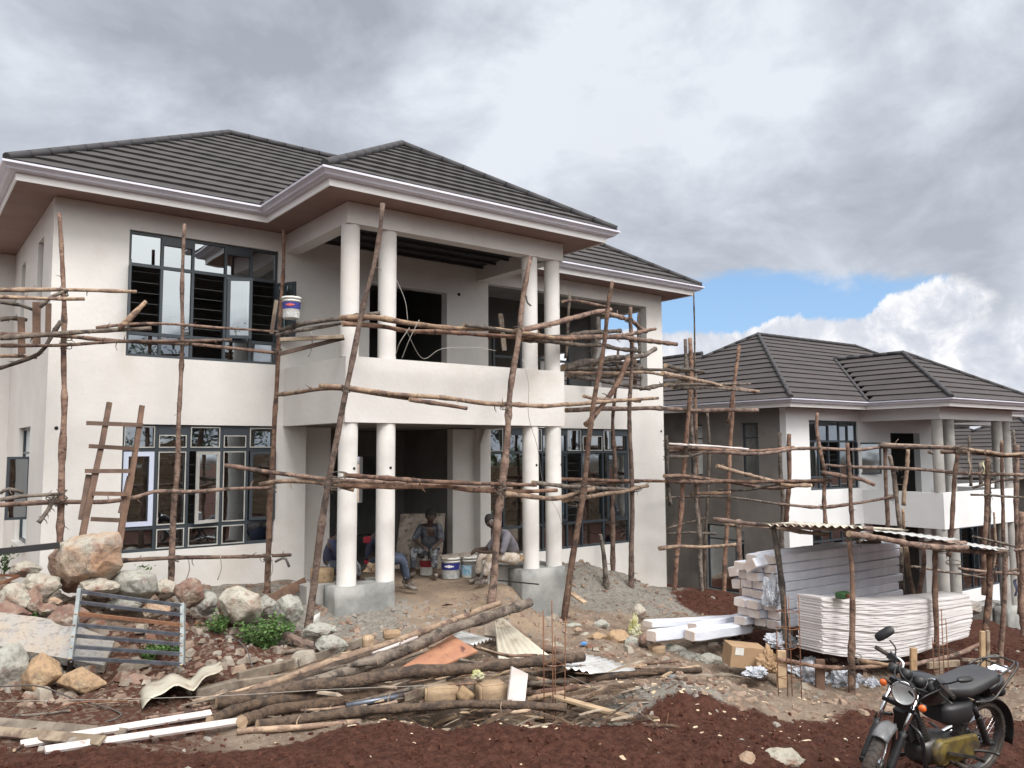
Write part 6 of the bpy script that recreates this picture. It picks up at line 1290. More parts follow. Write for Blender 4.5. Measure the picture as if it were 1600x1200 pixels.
crumple(ag(912, 1006, 12.0), 0.05, 0.05, 0.03, 'tiny blue plastic scrap in the rubble', 'blue_bit', 50, 'plastic_scrap', 'scrap')
crumple(ag(1560, 1045, 11.0), 0.15, 0.1, 0.05, 'pale rag on the bank at the right', 'white_wrap', 52, 'rag', 'cloth')
# wires
def wire(pts, r, label, m='wire', n=24):
    P = smooth_path([at(*p) for p in pts], n); b = MB(); b.tube(P, r, 5); o = b.build('wire', M[m], None, P[0]); tag(o, label, 'wire')
wire([(0, 1073, 8.4), (60, 1072, 8.3), (120, 1093, 8.1), (175, 1108, 8.0), (190, 1118, 7.9), (172, 1126, 7.8), (139, 1133, 7.8)], 0.008, 'black hooked wire curling below the tan building stones')
wire([(0, 1096, 7.9), (150, 1093, 8.0), (330, 1088, 8.0), (520, 1077, 8.2), (700, 1070, 8.4)], 0.003, 'thin straight pale wire strung across the lower left', 'pale_wire')
wire([(372, 1000, 9.6), (385, 1015, 9.4), (394, 1040, 9.2), (400, 1050, 9.1)], 0.008, 'black cable hanging beside the green bush')
wire([(0, 1140, 7.6), (40, 1132, 7.7), (110, 1100, 8.0), (200, 1095, 8.1)], 0.007, 'rusty wire crossing the hooked one at the lower left', 'rust')
wire([(417, 1038, 9.4), (424, 1050, 9.2), (425, 1062, 9.1)], 0.012, 'bent wire tied round the weathered beam', 'rust')
wire([(888, 1055, 9.4), (950, 1085, 8.8), (1010, 1120, 8.2), (1060, 1150, 7.8)], 0.003, 'thin wire running down from the tin sheet over the red soil', 'pale_wire')
wire([(1047, 1080, 9.0), (1045, 1110, 8.5), (1040, 1140, 8.0)], 0.004, 'short rusty wire hanging over the red soil', 'rust')
wire([(620, 438, 11.5), (633, 470, 11.4), (637, 500, 11.3)], 0.0035, 'pale cable hanging from the upper balcony column', 'pale_wire')
wire([(634, 515, 10.6), (660, 560, 10.8), (690, 545, 10.9), (740, 543, 11.2), (775, 548, 11.3)], 0.0035, 'tangled pale wire under the balcony deck poles', 'pale_wire')
wire([(655, 500, 10.7), (640, 530, 10.7), (628, 560, 10.8)], 0.006, 'dangling strip of bark fibre below the balcony deck', 'pale_wire')
wire([(640, 512, 10.6), (625, 535, 10.6), (618, 555, 10.7)], 0.006, 'second dangling fibre left of the first below the balcony deck', 'pale_wire')
wire([(816, 560, 10.6), (826, 600, 10.6), (826, 650, 10.7), (840, 700, 11.0), (850, 760, 11.4), (872, 800, 12.0), (880, 830, 12.4)], 0.0035, 'long pale cable hanging past the right porch columns', 'pale_wire', 40)
wire([(830, 478, 10.3), (824, 472, 10.3), (822, 462, 10.3)], 0.012, 'black hook hanging on the stout leaning pole', 'wire')
for k, (x, y, l) in enumerate(((486, 540, 'dry leaf strip hanging from the batten by the bucket'), (294, 890, 'fibre tie hanging from the lowest runner at its left'), (344, 888, 'fibre tie hanging from the lowest runner at its middle'), (424, 890, 'dark fibre tie hanging from the lowest runner at its right'))):
    wire([(x, y-22, 11.9), (x+2, y, 11.9), (x-4, y+18, 11.9)], 0.008, l, 'pale_wire', 8)
wire([(430, 878, 11.8), (445, 872, 11.8), (452, 886, 11.8)], 0.02, 'little dark fork of the lowest runner end', 'wire', 6)

# ------------------------------------------------------------------ plants
def leafy(F, w, h, n, label, m='leaf', seed=1, ls=0.035, name='shrub', cat='plant', spread=1.0):
    rn = random.Random(seed); F = np.array(F, float); root = empty(name, F, 0, label, cat); st = MB(); lf = MB()
    for s_ in range(max(5, n//60)):
        a = rn.uniform(0, 6.28); r = rn.random()**0.5; tip = F+np.array((math.cos(a)*r*w, math.sin(a)*r*w*0.8, h*(1.05-0.55*r*r)*rn.uniform(0.7, 1.1))); mid = (F+tip)/2+np.array((math.cos(a), math.sin(a), 0.6))*r*w*0.15
        P = smooth_path([F+np.array((math.cos(a)*r*w*0.3, math.sin(a)*r*w*0.3, -0.03)), mid, tip], 7); st.tube(P, [0.005*(1-i/8) for i in range(7)], 4)
        for k in range(max(4, 60*n//(max(5, n//60)*60))):
            i = rn.randint(1, 6); c = P[i]+np.array((rn.gauss(0, 1), rn.gauss(0, 1), rn.gauss(0, 0.7)))*0.03*spread; d = np.array((rn.gauss(0, 1), rn.gauss(0, 1), rn.uniform(-0.2, 0.9))); d /= np.linalg.norm(d); s2 = np.cross(d, (rn.gauss(0, 1), rn.gauss(0, 1), rn.gauss(0, 1))); s2 /= np.linalg.norm(s2); L = ls*rn.uniform(0.6, 1.3); W = L*0.28
            lf.quad(c, c+d*L*0.5+s2*W, c+d*L, c+d*L*0.5-s2*W)
    st.build('stems', M['leaf_dark'], root, F); lf.build('leaves', M[m], root, F); return root
G_ = ghit(408, 1012); leafy(G_, 0.34, 0.42, 1500, 'bright green leafy bush in front of the white topped boulder', seed=3, ls=0.05)
G_ = ghit(448, 1000); leafy(G_, 0.16, 0.22, 300, 'small green sprig right of the leafy bush', seed=4, ls=0.045)
G_ = ghit(342, 985); leafy(G_, 0.24, 0.20, 500, 'low tuft of weeds left of the leafy bush', seed=5, ls=0.045)
G_ = ghit(220, 1028); leafy(G_, 0.32, 0.16, 520, 'weeds growing behind the lower bars of the grille', seed=6, ls=0.045)
G_ = ghit(262, 1026); leafy(G_, 0.16, 0.14, 260, 'few weeds at the lower right corner of the grille', seed=7, ls=0.045)
G_ = at(51, 968, 9.8); leafy(G_, 0.12, 0.12, 200, 'grass tuft between the red boulders at the left', seed=8, ls=0.05)
G_ = at(5, 893, 10.6); leafy(G_, 0.10, 0.28, 120, 'dark spiky weed at the left edge before the wall', 'leaf_dark', seed=9, ls=0.05)
G_ = at(228, 905, 11.0); leafy(G_, 0.08, 0.30, 60, 'thin weed with yellow flowers growing behind the grey boulder', 'leaf_dark', seed=10, ls=0.05)
# ------------------------------------------------------------------ uncountable chips and clods
def scatter(name, n, m, label, zone, smin, smax, flat, seed, long=None):
    rn = np.random.RandomState(seed); b = MB(); cnt = 0; u = []
    P = rn.rand(n*6, 2); U = 6.4+P[:, 0]**1.1*11; Lr = (P[:, 1]*2-1)*0.70*U; X = U*fh[0]+Lr*rt0[0]; Y = U*fh[1]+Lr*rt0[1]
    red, grey, tan = zones(X, Y); w = zone(red, grey, tan, X, Y, U, Lr); keep = rn.rand(len(w)) < w; X, Y = X[keep][:n], Y[keep][:n]; Z = ground_h(X, Y); r2 = random.Random(seed)
    for x, y, z in zip(X, Y, Z):
        if y > 13.2: continue
        s = smin+(smax-smin)*r2.random()**2.5; a = r2.uniform(0, 6.28); c, s_ = math.cos(a), math.sin(a); l = s*r2.uniform(1, 2.2 if flat < 1 else 1.3); h = s*flat*r2.uniform(0.5, 1)
        if long: l = s*r2.uniform(*long); a = LOGA+r2.gauss(0, 0.35); c, s_ = math.cos(a), math.sin(a); z += r2.uniform(0.02, 0.32)
        t1, t2 = r2.uniform(-.3, .3), r2.uniform(-.3, .3); k = len(b.v)
        for dx, dy, dz in ((-1, -1, 0), (1, -1, 0), (1, 1, 0), (-1, 1, 0), (-.7, -.6, 1), (.6, -.7, 1), (.7, .6, 1), (-.5, .7, 1)):
            px, py = dx*l*r2.uniform(.7, 1.1)/2, dy*s*r2.uniform(.7, 1.1)/2; b.v.append((x+px*c-py*s_, y+px*s_+py*c, z-h*0.25+dz*h+t1*px+t2*py))
        for q in ((4, 5, 6, 7), (0, 1, 5, 4), (1, 2, 6, 5), (2, 3, 7, 6), (3, 0, 4, 7)): b.face(tuple(k+i for i in q))
    o = b.build(name, M[m]); tag(o, label, 'rubble', kind='stuff')
_a, _b = at(338, 1097, 8.3), at(830, 1035, 9.3); LOGA = math.atan2(_b[1]-_a[1], _b[0]-_a[0])
inside = lambda X, Y: np.clip(1-((Y > 11.0) & (X > 5.3) & (X < 9.6)).astype(float), 0, 1)
scatter('soil_clods', 7000, 'clod', 'loose clods on the red soil', lambda r, g, t, X, Y, U, L: r*0.9, 0.005, 0.045, 0.8, 1) if 'clod' in M else None
scatter('gravel', 3800, 'chip_grey', 'grey gravel and cement crumbs round the porch and sand heap', lambda r, g, t, X, Y, U, L: np.clip(g*0.8+t*0.15+0.03, 0, 1)*(1-0.9*r)*inside(X, Y), 0.008, 0.07, 0.7, 2)
scatter('rubble_chips', 5200, 'chip_brown', 'brown stone chips strewn over the slope', lambda r, g, t, X, Y, U, L: np.clip((1-r)*0.55+0.25*(L < -1.5)*(U > 8.3), 0, 1)*inside(X, Y)*(U > 8.2), 0.01, 0.10, 0.6, 3)
scatter('wood_splinters', 1500, 'chip_wood', 'wood chips and splinters around the lumber pile', lambda r, g, t, X, Y, U, L: np.exp(-((U-9.6)/1.6)**2)*np.exp(-((L-0.6)/2.4)**2), 0.008, 0.05, 0.25, 4)
scatter('bank_stones', 380, 'chip_bank', 'broken stones packed between the boulders of the left bank', lambda r, g, t, X, Y, U, L: 1.0*(L < -2.4)*(U > 8.6)*(U < 11.6)*(Y < 12.6)*1.0, 0.05, 0.20, 0.8, 8)
scatter('rubble_stones', 260, 'chip_bank', 'broken stones in the rubble between porch and shelter', lambda r, g, t, X, Y, U, L: 1.0*(L > 0.4)*(L < 4.4)*(U > 10.6)*(U < 13.6)*(1-r), 0.04, 0.15, 0.7, 9)
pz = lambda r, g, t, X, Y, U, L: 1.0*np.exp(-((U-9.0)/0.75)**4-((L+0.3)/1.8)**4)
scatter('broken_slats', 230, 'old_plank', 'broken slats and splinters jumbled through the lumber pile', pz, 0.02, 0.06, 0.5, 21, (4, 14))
scatter('bark_litter', 520, 'log_bark', 'thin poles, twigs and strips of bark jumbled through the lumber pile', pz, 0.014, 0.055, 0.8, 22, (8, 24))  # pile litter, thickened with dark pieces added to deepen the shade in its gaps
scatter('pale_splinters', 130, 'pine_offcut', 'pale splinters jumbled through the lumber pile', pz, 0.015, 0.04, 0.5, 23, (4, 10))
# fibre lashings where runners cross the uprights
def lashings():
    for gname in (G1, G3, G2):
        L_ = [l for l in LINES if l[1] == gname]
        ups = [l for l in L_ if abs(l[2][0][2]-l[2][-1][2]) > 0.8*np.linalg.norm(l[2][0]-l[2][-1])]; run = [l for l in L_ if not any(l is u for u in ups)]
        for uo, _, uc, ur in ups:
            U = np.array(uc); n = 0
            for ro, _, rc, rr in run:
                R_ = np.array(rc); D = np.linalg.norm(U[:, None]-R_[None], axis=2); i, j = np.unravel_index(D.argmin(), D.shape)
                if D[i, j] > 0.30 or n > 5: continue
                n += 1; a = U[i]; c = R_[j]; mid = (a+c)/2; dv = c-a; dv[2] = 0; w = np.linalg.norm(dv); d1 = dv/w if w > 0.02 else fh; sd_ = np.array([-d1[1], d1[0], 0]); b = MB(); rr_ = ur[i]+0.006; half = w/2+max(ur[i], rr[j])+0.004
                for k, tl in enumerate((0.9, -0.9, 0.6)):
                    P = []
                    for q in range(15):
                        th = 2*math.pi*q/14; P.append(mid+d1*math.cos(th)*half+(sd_*1.1+np.array((0, 0, tl)))*math.sin(th)*rr_*1.15+np.array((0, 0, (k-1)*0.008)))
                    b.tube(P, 0.006, 4, False)
                b.tube([mid-fh*half, mid-fh*half+np.array((0.01, 0, -0.06)), mid-fh*half+np.array((0.03, 0, -0.12))], 0.004, 4)
                base = np.array(uo.location); b.build('lashing', M['lash'], uo, base)
lashings()
# ------------------------------------------------------------------ people
def skin(name, verts, edges, radii, m, parent, og, sub=2, flat=None):
    me = bpy.data.meshes.new(name); og = np.array(og, float); me.from_pydata([tuple(np.array(v, float)-og) for v in verts], edges, []); me.materials.append(M[m])
    o = bpy.data.objects.new(name, me); COL.objects.link(o); o.parent = parent
    sk = o.modifiers.new('skin', 'SKIN'); sk.use_smooth_shade = True
    for i, r in enumerate(radii):
        v = me.skin_vertices[0].data[i]; v.radius = r if hasattr(r, '__len__') else (r, r); v.use_root = (i == 0)
    if sub: ss = o.modifiers.new('sub', 'SUBSURF'); ss.levels = sub; ss.render_levels = sub
    return o
def person(J, label, cloth, extra=None, head_yaw=0.0, hair=True, toes=None, R=1.0):
    """J: joint name -> world point"""
    J = {k: np.array(v, float) for k, v in J.items()}; og = np.array((J['pelvis'][0], J['pelvis'][1], 0.06)); root = empty('person', og, 0, label, 'person')
    names = ['pelvis', 'belly', 'chest', 'neck', 'skull', 'shL', 'elL', 'wrL', 'haL', 'shR', 'elR', 'wrR', 'haR', 'hipL', 'knL', 'anL', 'toL', 'hipR', 'knR', 'anR', 'toR']
    J['skull'] = J['neck']+(J['head']-J['neck'])*0.45
    V = [J[n] for n in names]; ix = {n: i for i, n in enumerate(names)}
    E_ = [('pelvis', 'belly'), ('belly', 'chest'), ('chest', 'neck'), ('neck', 'skull'), ('chest', 'shL'), ('shL', 'elL'), ('elL', 'wrL'), ('wrL', 'haL'), ('chest', 'shR'), ('shR', 'elR'), ('elR', 'wrR'), ('wrR', 'haR'), ('pelvis', 'hipL'), ('hipL', 'knL'), ('knL', 'anL'), ('anL', 'toL'), ('pelvis', 'hipR'), ('hipR', 'knR'), ('knR', 'anR'), ('anR', 'toR')]
    rad_ = {'pelvis': .12, 'belly': .115, 'chest': .125, 'neck': .055, 'skull': .05, 'shL': .062, 'elL': .042, 'wrL': .028, 'haL': .03, 'hipL': .085, 'knL': .058, 'anL': .038, 'toL': .035}
    for k in list(rad_):
        if k.endswith('L'): rad_[k[:-1]+'R'] = rad_[k]
    body = skin('body', V, [(ix[a], ix[b]) for a, b in E_], [rad_[n]*R for n in names], 'skin', root, og)
    # clothing as slightly larger skins
    top, bottom, shoe = cloth
    ns = ['chest', 'belly', 'pelvis', 'neckb', 'shL', 'elL', 'shR', 'elR', 'slL', 'slR']; J['neckb'] = J['chest']+(J['neck']-J['chest'])*0.6; J['slL'] = J['elL']+(J['wrL']-J['elL'])*(extra or {}).get('sleeve', 0.1); J['slR'] = J['elR']+(J['wrR']-J['elR'])*(extra or {}).get('sleeve', 0.1)
    ii = {n: i for i, n in enumerate(ns)}
    skin('shirt', [J[n] for n in ns], [(ii[a], ii[b]) for a, b in (('chest', 'belly'), ('belly', 'pelvis'), ('chest', 'neckb'), ('chest', 'shL'), ('shL', 'elL'), ('elL', 'slL'), ('chest', 'shR'), ('shR', 'elR'), ('elR', 'slR'))],
         [.166*R, .145*R, .135*R, .075*R, .080*R, .060*R, .080*R, .060*R, .052*R, .052*R], top, root, og)
    ns = ['pelvis', 'hipL', 'knL', 'anL', 'hipR', 'knR', 'anR']; ii = {n: i for i, n in enumerate(ns)}; J2 = dict(J); J2['anL'] = J['anL']+(J['knL']-J['anL'])*0.12; J2['anR'] = J['anR']+(J['knR']-J['anR'])*0.12
    skin('trousers', [J2[n] for n in ns], [(0, 1), (1, 2), (2, 3), (0, 4), (4, 5), (5, 6)], [.13*R, .105*R, .078*R, .062*R, .105*R, .078*R, .062*R], bottom, root, og)
    for s_ in 'LR':
        a, t_ = J['an'+s_], J['to'+s_]; d = t_-a; d[2] = 0; d /= np.linalg.norm(d); g = min(a[2], t_[2])
        P = [a-d*0.05+(0, 0, -0.02), a+d*0.02+(0, 0, -0.03), (a+t_)/2+(0, 0, -0.02), t_+d*0.02+(0, 0, 0.0)]
        b = MB(); b.tube(smooth_path(P, 8), [0.035, .045, .046, .045, .044, .042, .036, .02], 10, True, True); b.build('shoe', M[shoe], root, og)
    # head with face
    hd = J['head']; hf = np.array(J['face'])-hd; hf /= np.linalg.norm(hf); hu = hd-J['neck']; hu = hu-hf*np.dot(hu, hf); hu /= np.linalg.norm(hu); hs = np.cross(hf, hu)
    bm = bmesh.new(); bmesh.ops.create_uvsphere(bm, u_segments=24, v_segments=18, radius=1)
    for v in bm.verts:
        x, y, z = v.co; yy = y*0.108; zz = z*0.136; xx = x*0.086
        if z < -0.1: xx *= 1-0.28*(-z); yy *= 1-0.10*(-z)
        if y > 0.55 and abs(x) < 0.22 and -0.3 < z < 0.15: yy += 0.022*(1-abs(x)/0.22)*(1-abs(z+0.12)/0.3 if abs(z+0.12) < 0.3 else 0)     # nose
        if y > 0.6 and abs(abs(x)-0.38) < 0.2 and abs(z-0.1) < 0.16: yy -= 0.010          # eye sockets
        if y > 0.6 and abs(x) < 0.35 and abs(z+0.45) < 0.12: yy += 0.008                    # lips
        if abs(x) > 0.92 and abs(z) < 0.25 and abs(y) < 0.3: xx *= 1.14                     # ears
        p = hd+hs*xx+hf*yy+hu*zz; v.co = tuple(p-og)
    me = bpy.data.meshes.new('head'); bm.to_mesh(me); bm.free(); me.materials.append(M['skin']); o = bpy.data.objects.new('head', me); COL.objects.link(o); o.parent = root
    for p in me.polygons: p.use_smooth = True
    for sx in (-1, 1):
        b = MB(); c = hd+hs*0.034*sx+hf*0.092+hu*0.014; b.lathe(c-hf*0.006, [(0.001, 0), (0.010, 0.004), (0.008, 0.010), (0.001, 0.012)], 10, hf); b.build('eye', M['smoke_lens'], root, og)
    hm = (extra or {}).get('cap')
    bm = bmesh.new(); bmesh.ops.create_uvsphere(bm, u_segments=20, v_segments=14, radius=1)
    for v in bm.verts:
        x, y, z = v.co; z2 = max(z, -0.25-0.4*max(0, -y)) if y < 0.5 else max(z, 0.25); k = 1.0
        if hm and y > 0.75 and z < 0.5: k = 1.0; y = y*1.45
        n = 0.03*mn.noise(Vector((x*5, y*5, z*5))); p = hd+hs*x*0.100*(1+n)+hf*(y*0.118-0.006)+hu*(z2*0.152+0.006); v.co = tuple(p-og)
    me = bpy.data.meshes.new('cap' if hm else 'hair'); bm.to_mesh(me); bm.free(); me.materials.append(M[hm or 'hair']); o = bpy.data.objects.new('cap' if hm else 'hair', me); COL.objects.link(o); o.parent = root
    # fingers
    for s_ in 'LR':
        w, h = J['wr'+s_], J['ha'+s_]; d = h-w; d /= np.linalg.norm(d); sd_ = np.cross(d, (0, 0, 1.0)); sd_ /= np.linalg.norm(sd_); nd = np.cross(sd_, d); sg = 1 if s_ == 'L' else -1
        b = MB()
        for k, (off, L) in enumerate(((-.030, .062), (-.010, .074), (.010, .070), (.028, .055))):
            p0 = h+sd_*off*0.9; p1 = p0+d*L*0.5-nd*0.012; p2 = p1+d*L*0.35-nd*L*0.35; p3 = p2-nd*L*0.35+d*0.004; b.tube([h+sd_*off*0.5-d*0.02, p0+d*0.01, p1, p2, p3], [0.011, 0.010, 0.009, 0.0085, 0.006], 7)
        p0 = w+(h-w)*0.45+sd_*sg*0.022; b.tube([p0, p0+sd_*sg*0.02+d*0.03, p0+sd_*sg*0.022+d*0.055-nd*0.01], [0.012, 0.011, 0.007], 7)
        b.build('hand', M['skin'], root, og)
    return root
A = at
# man in the grey shirt, sitting right of the buckets
person(dict(pelvis=A(801, 869, 13.95), belly=A(800, 857, 13.95), chest=A(790, 838, 13.9), neck=A(778, 827, 13.88), head=A(768, 816, 13.85), face=A(757, 820, 13.6),
            shL=A(793, 835, 13.70), elL=A(786, 862, 13.55), wrL=A(756, 863, 13.62), haL=A(746, 861, 13.66), shR=A(781, 835, 14.12), elR=A(762, 857, 14.1), wrR=A(748, 858, 13.85), haR=A(741, 860, 13.78),
            hipL=A(803, 873, 13.80), knL=A(766, 867, 13.60), anL=A(757, 905, 13.62), toL=A(744, 911, 13.5), hipR=A(800, 873, 14.1), knR=A(750, 868, 13.95), anR=A(747, 902, 13.98), toR=A(734, 908, 13.9)),
       'seated man in grey shirt and pale paint stained trousers, leaning forward with clasped hands', ('cloth_grey', 'cloth_cream', 'shoe'), {'sleeve': 0.15})
# man facing the camera on the red banded bucket
person(dict(pelvis=A(670, 863, 14.95), belly=A(670, 850, 14.9), chest=A(671, 830, 14.8), neck=A(672, 816, 14.7), head=A(673, 806, 14.62), face=A(676, 812, 14.2),
            shL=A(686, 823, 14.75), elL=A(690, 844, 14.6), wrL=A(684, 850, 14.40), haL=A(679, 853, 14.3), shR=A(657, 824, 14.8), elR=A(648, 843, 14.6), wrR=A(659, 853, 14.4), haR=A(665, 857, 14.33),
            hipL=A(676, 866, 14.9), knL=A(678, 858, 14.45), anL=A(679, 893, 14.42), toL=A(682, 899, 14.2), hipR=A(662, 866, 14.9), knR=A(646, 859, 14.5), anR=A(646, 893, 14.55), toR=A(643, 898, 14.35)),
       'man in dark paint splashed overalls and cap, sitting before the leaning board', ('cloth_dark', 'cloth_camo', 'shoe'), {'sleeve': 0.1, 'cap': 'hair'})
# man behind the second column
person(dict(pelvis=A(583, 877, 13.1), belly=A(582, 864, 13.1), chest=A(586, 846, 13.05), neck=A(592, 833, 13.0), head=A(600, 822, 12.98), face=A(612, 826, 12.95),
            shL=A(588, 843, 13.28), elL=A(600, 862, 13.3), wrL=A(612, 866, 13.25), haL=A(618, 869, 13.25), shR=A(588, 843, 12.85), elR=A(597, 862, 12.8), wrR=A(608, 868, 12.9), haR=A(614, 872, 12.95),
            hipL=A(586, 880, 13.25), knL=A(628, 868, 13.35), anL=A(634, 906, 13.4), toL=A(646, 912, 13.35), hipR=A(586, 880, 12.95), knR=A(630, 874, 13.0), anR=A(637, 912, 13.05), toR=A(650, 920, 13.0)),
       'man in navy top and spattered jeans, half hidden by the second porch column', ('cloth_navy', 'cloth_denim', 'shoe'), {'sleeve': 0.7})
b = MB(); 
for (ya, yb, k) in ((839, 847, 1.0), (874, 880, 0.92)):
    P = A(583, (ya+yb)/2, 13.08); r = 0.158*k; b.lathe(P-(0, 0, (yb-ya)/2*13/FPX), [(r, 0), (r*1.02, 0.01), (r, (yb-ya)*13/FPX)], 20)
o = b.build('red_bands', M['cloth_red'], bpy.data.objects['person.002'], bpy.data.objects['person.002'].location)
# man left of the first column
person(dict(pelvis=A(520, 884, 12.55), belly=A(518, 872, 12.55), chest=A(521, 853, 12.5), neck=A(528, 840, 12.5), head=A(536, 830, 12.5), face=A(548, 833, 12.5),
            shL=A(520, 850, 12.72), elL=A(532, 868, 12.75), wrL=A(545, 872, 12.7), haL=A(552, 874, 12.7), shR=A(520, 850, 12.3), elR=A(530, 870, 12.3), wrR=A(543, 876, 12.35), haR=A(550, 878, 12.4),
            hipL=A(522, 886, 12.7), knL=A(556, 880, 12.8), anL=A(560, 905, 12.85), toL=A(572, 909, 12.85), hipR=A(522, 886, 12.4), knR=A(552, 884, 12.5), anR=A(552, 908, 12.55), toR=A(563, 913, 12.5)),
       'man in dark blue jacket on the ledge, mostly hidden behind the first porch column', ('cloth_navy', 'cloth_camo', 'shoe'), {'sleeve': 0.8}, R=1.08)
# buckets and board on the porch
def onfloor(px, py, z=0.06): return onZ(px, py, z)
bucket(onfloor(704, 903), 0.178, 0.37, 'white paint bucket with navy band standing left of the cyan labelled one', badge='print_white')
bucket(onfloor(733, 901), 0.17, 0.37, 'white bucket with blue and white label beside the seated man', 'bucket_cyan', None)
P = A(667, 894, 14.9); P[2] = 0.06; bucket(P, 0.14, 0.36, 'bucket with dark red band serving as a seat', 'bucket_red', None)
P = A(584, 897, 13.1); P[2] = 0.06; bucket(P, 0.15, 0.22, 'low upturned bucket under the man behind the column', 'bucket_red', 'paint_smear')
q = onfloor(704, 903); slab([q+np.array((-0.25, -0.12, .385)), q+np.array((0.22, -0.16, .385)), q+np.array((0.62, 0.05, .40)), q+np.array((0.55, 0.22, .40)), q+np.array((-0.1, 0.2, .39))], 0.02, 'seat_board', 'grubby board lying across the tops of the two buckets', 'board', 'board', 0.006)
slab([A(626, 803, 15.5), A(696, 802, 15.5), A(689, 889, 15.0), A(616, 889, 15.0)], 0.02, 'seat_board', 'paint smeared board leaning behind the man with the cap', 'board', 'board', 0.002)
crumple(A(586, 890, 12.7), 0.16, 0.10, 0.10, 'bundle of twine on the ground between the left porch columns', 'cut_wood', 61, 'twine_bundle', 'twine')

# ------------------------------------------------------------------ motorcycle
def motorcycle():
    th = rad(27); f = -rt0*math.cos(th)-fh*math.sin(th); f[2] = 0; l = np.array([-f[1], f[0], 0.0])
    HL = at(1412, 1083, 6.06)       # headlight centre
    lean = rad(7); steer = rad(26)
    upv = np.array([0, 0, 1.0])*math.cos(lean)+l*math.sin(lean); lv = l*math.cos(lean)-np.array([0, 0, 1.0])*math.sin(lean)
    HLl = (0.50, 0.10, 0.86)
    O = HL-f*HLl[0]-lv*HLl[1]-upv*HLl[2]
    def W(x, y, z): return O+f*x+lv*y+upv*z
    head = np.array([0.34, 0, 0.84]); axis = np.array([-0.45, 0, 0.893])
    def S(x, y, z):            # steered coordinates
        p = np.array([x, y, z])-head; k = axis; c, s_ = math.cos(steer), math.sin(steer); p = p*c+np.cross(k, p)*s_+k*np.dot(k, p)*(1-c); p = p+head; return W(*p)
    def dirS(v): return (S(*(head+np.array(v)))-S(*head))
    og = W(0, 0, 0); root = empty('motorcycle', og, 0, 'black motorcycle with round headlight and yellow engine parked at the lower right', 'motorcycle')
    def part(name, b, m, par=root): return b.build(name, M[m], par, og)
    def wheel(cx, cz, T, D, front):
        c = T(cx, 0, cz); ax = D((0, 1, 0)); ax = ax/np.linalg.norm(ax); R = 0.305
        w = MB(); w.lathe(c-ax*0, [(R-0.055, -0.035), (R-0.03, -0.045), (R-0.012, -0.036), (R-0.001, -0.015), (R, 0), (R-0.001, 0.015), (R-0.012, 0.036), (R-0.03, 0.045), (R-0.055, 0.035), (R-0.055, -0.035)], 48, ax)
        t = part('wheel', w, 'rubber')
        w = MB(); u = np.cross(ax, (0, 0, 1)); u /= np.linalg.norm(u); v = np.cross(ax, u)
        for i in range(44):
            a = 2*math.pi*i/44; rr = u*math.cos(a)+v*math.sin(a); tt = -u*math.sin(a)+v*math.cos(a)
            for s_ in (-1, 1): w.bar(c+rr*(R-0.002)+ax*0.004*s_, c+rr*(R-0.012)+ax*0.035*s_+tt*0.014, 0.012, 0.012, rr)
        part('tread', w, 'rubber', t)
        w = MB(); w.lathe(c, [(R-0.06, -0.028), (R-0.052, -0.03), (R-0.052, 0.03), (R-0.06, 0.028), (R-0.072, 0.0), (R-0.06, -0.028)], 40, ax); part('rim', w, 'chrome' if front else 'gun_metal', t)
        w = MB()
        for i in range(28):
            a = 2*math.pi*i/28; a2 = a+(0.35 if i % 2 else -0.35); s_ = 0.03 if i % 4 < 2 else -0.03
            w.tube([c+(u*math.cos(a)+v*math.sin(a))*(R-0.065), c+ax*s_+(u*math.cos(a2)+v*math.sin(a2))*0.045], 0.0022, 4, False)
        part('spokes', w, 'chrome', t)
        w = MB(); w.lathe(c, [(0.001, -0.06), (0.03, -0.06), (0.05, -0.035), (0.028, -0.02), (0.028, 0.02), (0.065 if front else 0.05, 0.03), (0.06, 0.05), (0.001, 0.055)], 24, ax); part('hub', w, 'gun_metal', t)
    wheel(0.66, 0.305, S, dirS, True)
    wheel(-0.60, 0.305, W, lambda v: lv*v[1]+f*v[0]+upv*v[2], False)
    # fork
    for s_ in (-1, 1):
        y = 0.095*s_; b = MB(); b.cyl(S(0.365, y, 0.86), S(0.53, y, 0.53), 0.017, None, 16); part('fork_tube', b, 'chrome')
        b = MB(); pts = [S(0.505+0.017*i*1.0, y, 0.575-0.034*i) for i in range(9)]; b.tube(pts, [0.030, 0.024, 0.029, 0.025, 0.029, 0.026, 0.028, 0.027, 0.025], 14); b.tube([pts[-1], S(0.675, y, 0.30)], [0.025, 0.022], 12); part('fork_lower', b, 'black_plastic')
    b = MB(); 
    for z, x in ((0.87, 0.36), (0.73, 0.43)): b.bar(S(x, -0.12, z), S(x, 0.12, z), 0.05, 0.03)
    part('fork_yoke', b, 'black_paint')
    # front mudguard: short pale piece over the tyre
    b = MB(); n = 12; cW = (0.66, 0.305)
    for i in range(n+1):
        a = rad(62+48*i/n); 
        for j in range(7):
            u = (j-3)/3; rr = 0.345-0.030*u*u; b.v.append(tuple(S(cW[0]+math.cos(a)*rr, 0.062*u, cW[1]+math.sin(a)*rr)))
    for i in range(n):
        for j in range(6): b.face((i*7+j, i*7+j+1, (i+1)*7+j+1, (i+1)*7+j), True)
    o = part('front_mudguard', b, 'mudguard'); so_ = o.modifiers.new('t', 'SOLIDIFY'); so_.thickness = 0.004
    # headlight
    fd = dirS((1, 0, -0.05)); fd /= np.linalg.norm(fd); c = HL.copy(); cS = S(0.455, 0, 0.86)
    c = HL; b = MB(); b.lathe(c-fd*0.13, [(0.001, 0), (0.045, 0.005), (0.072, 0.04), (0.084, 0.09), (0.086, 0.125)], 32, fd); hl = part('headlight', b, 'black_paint')
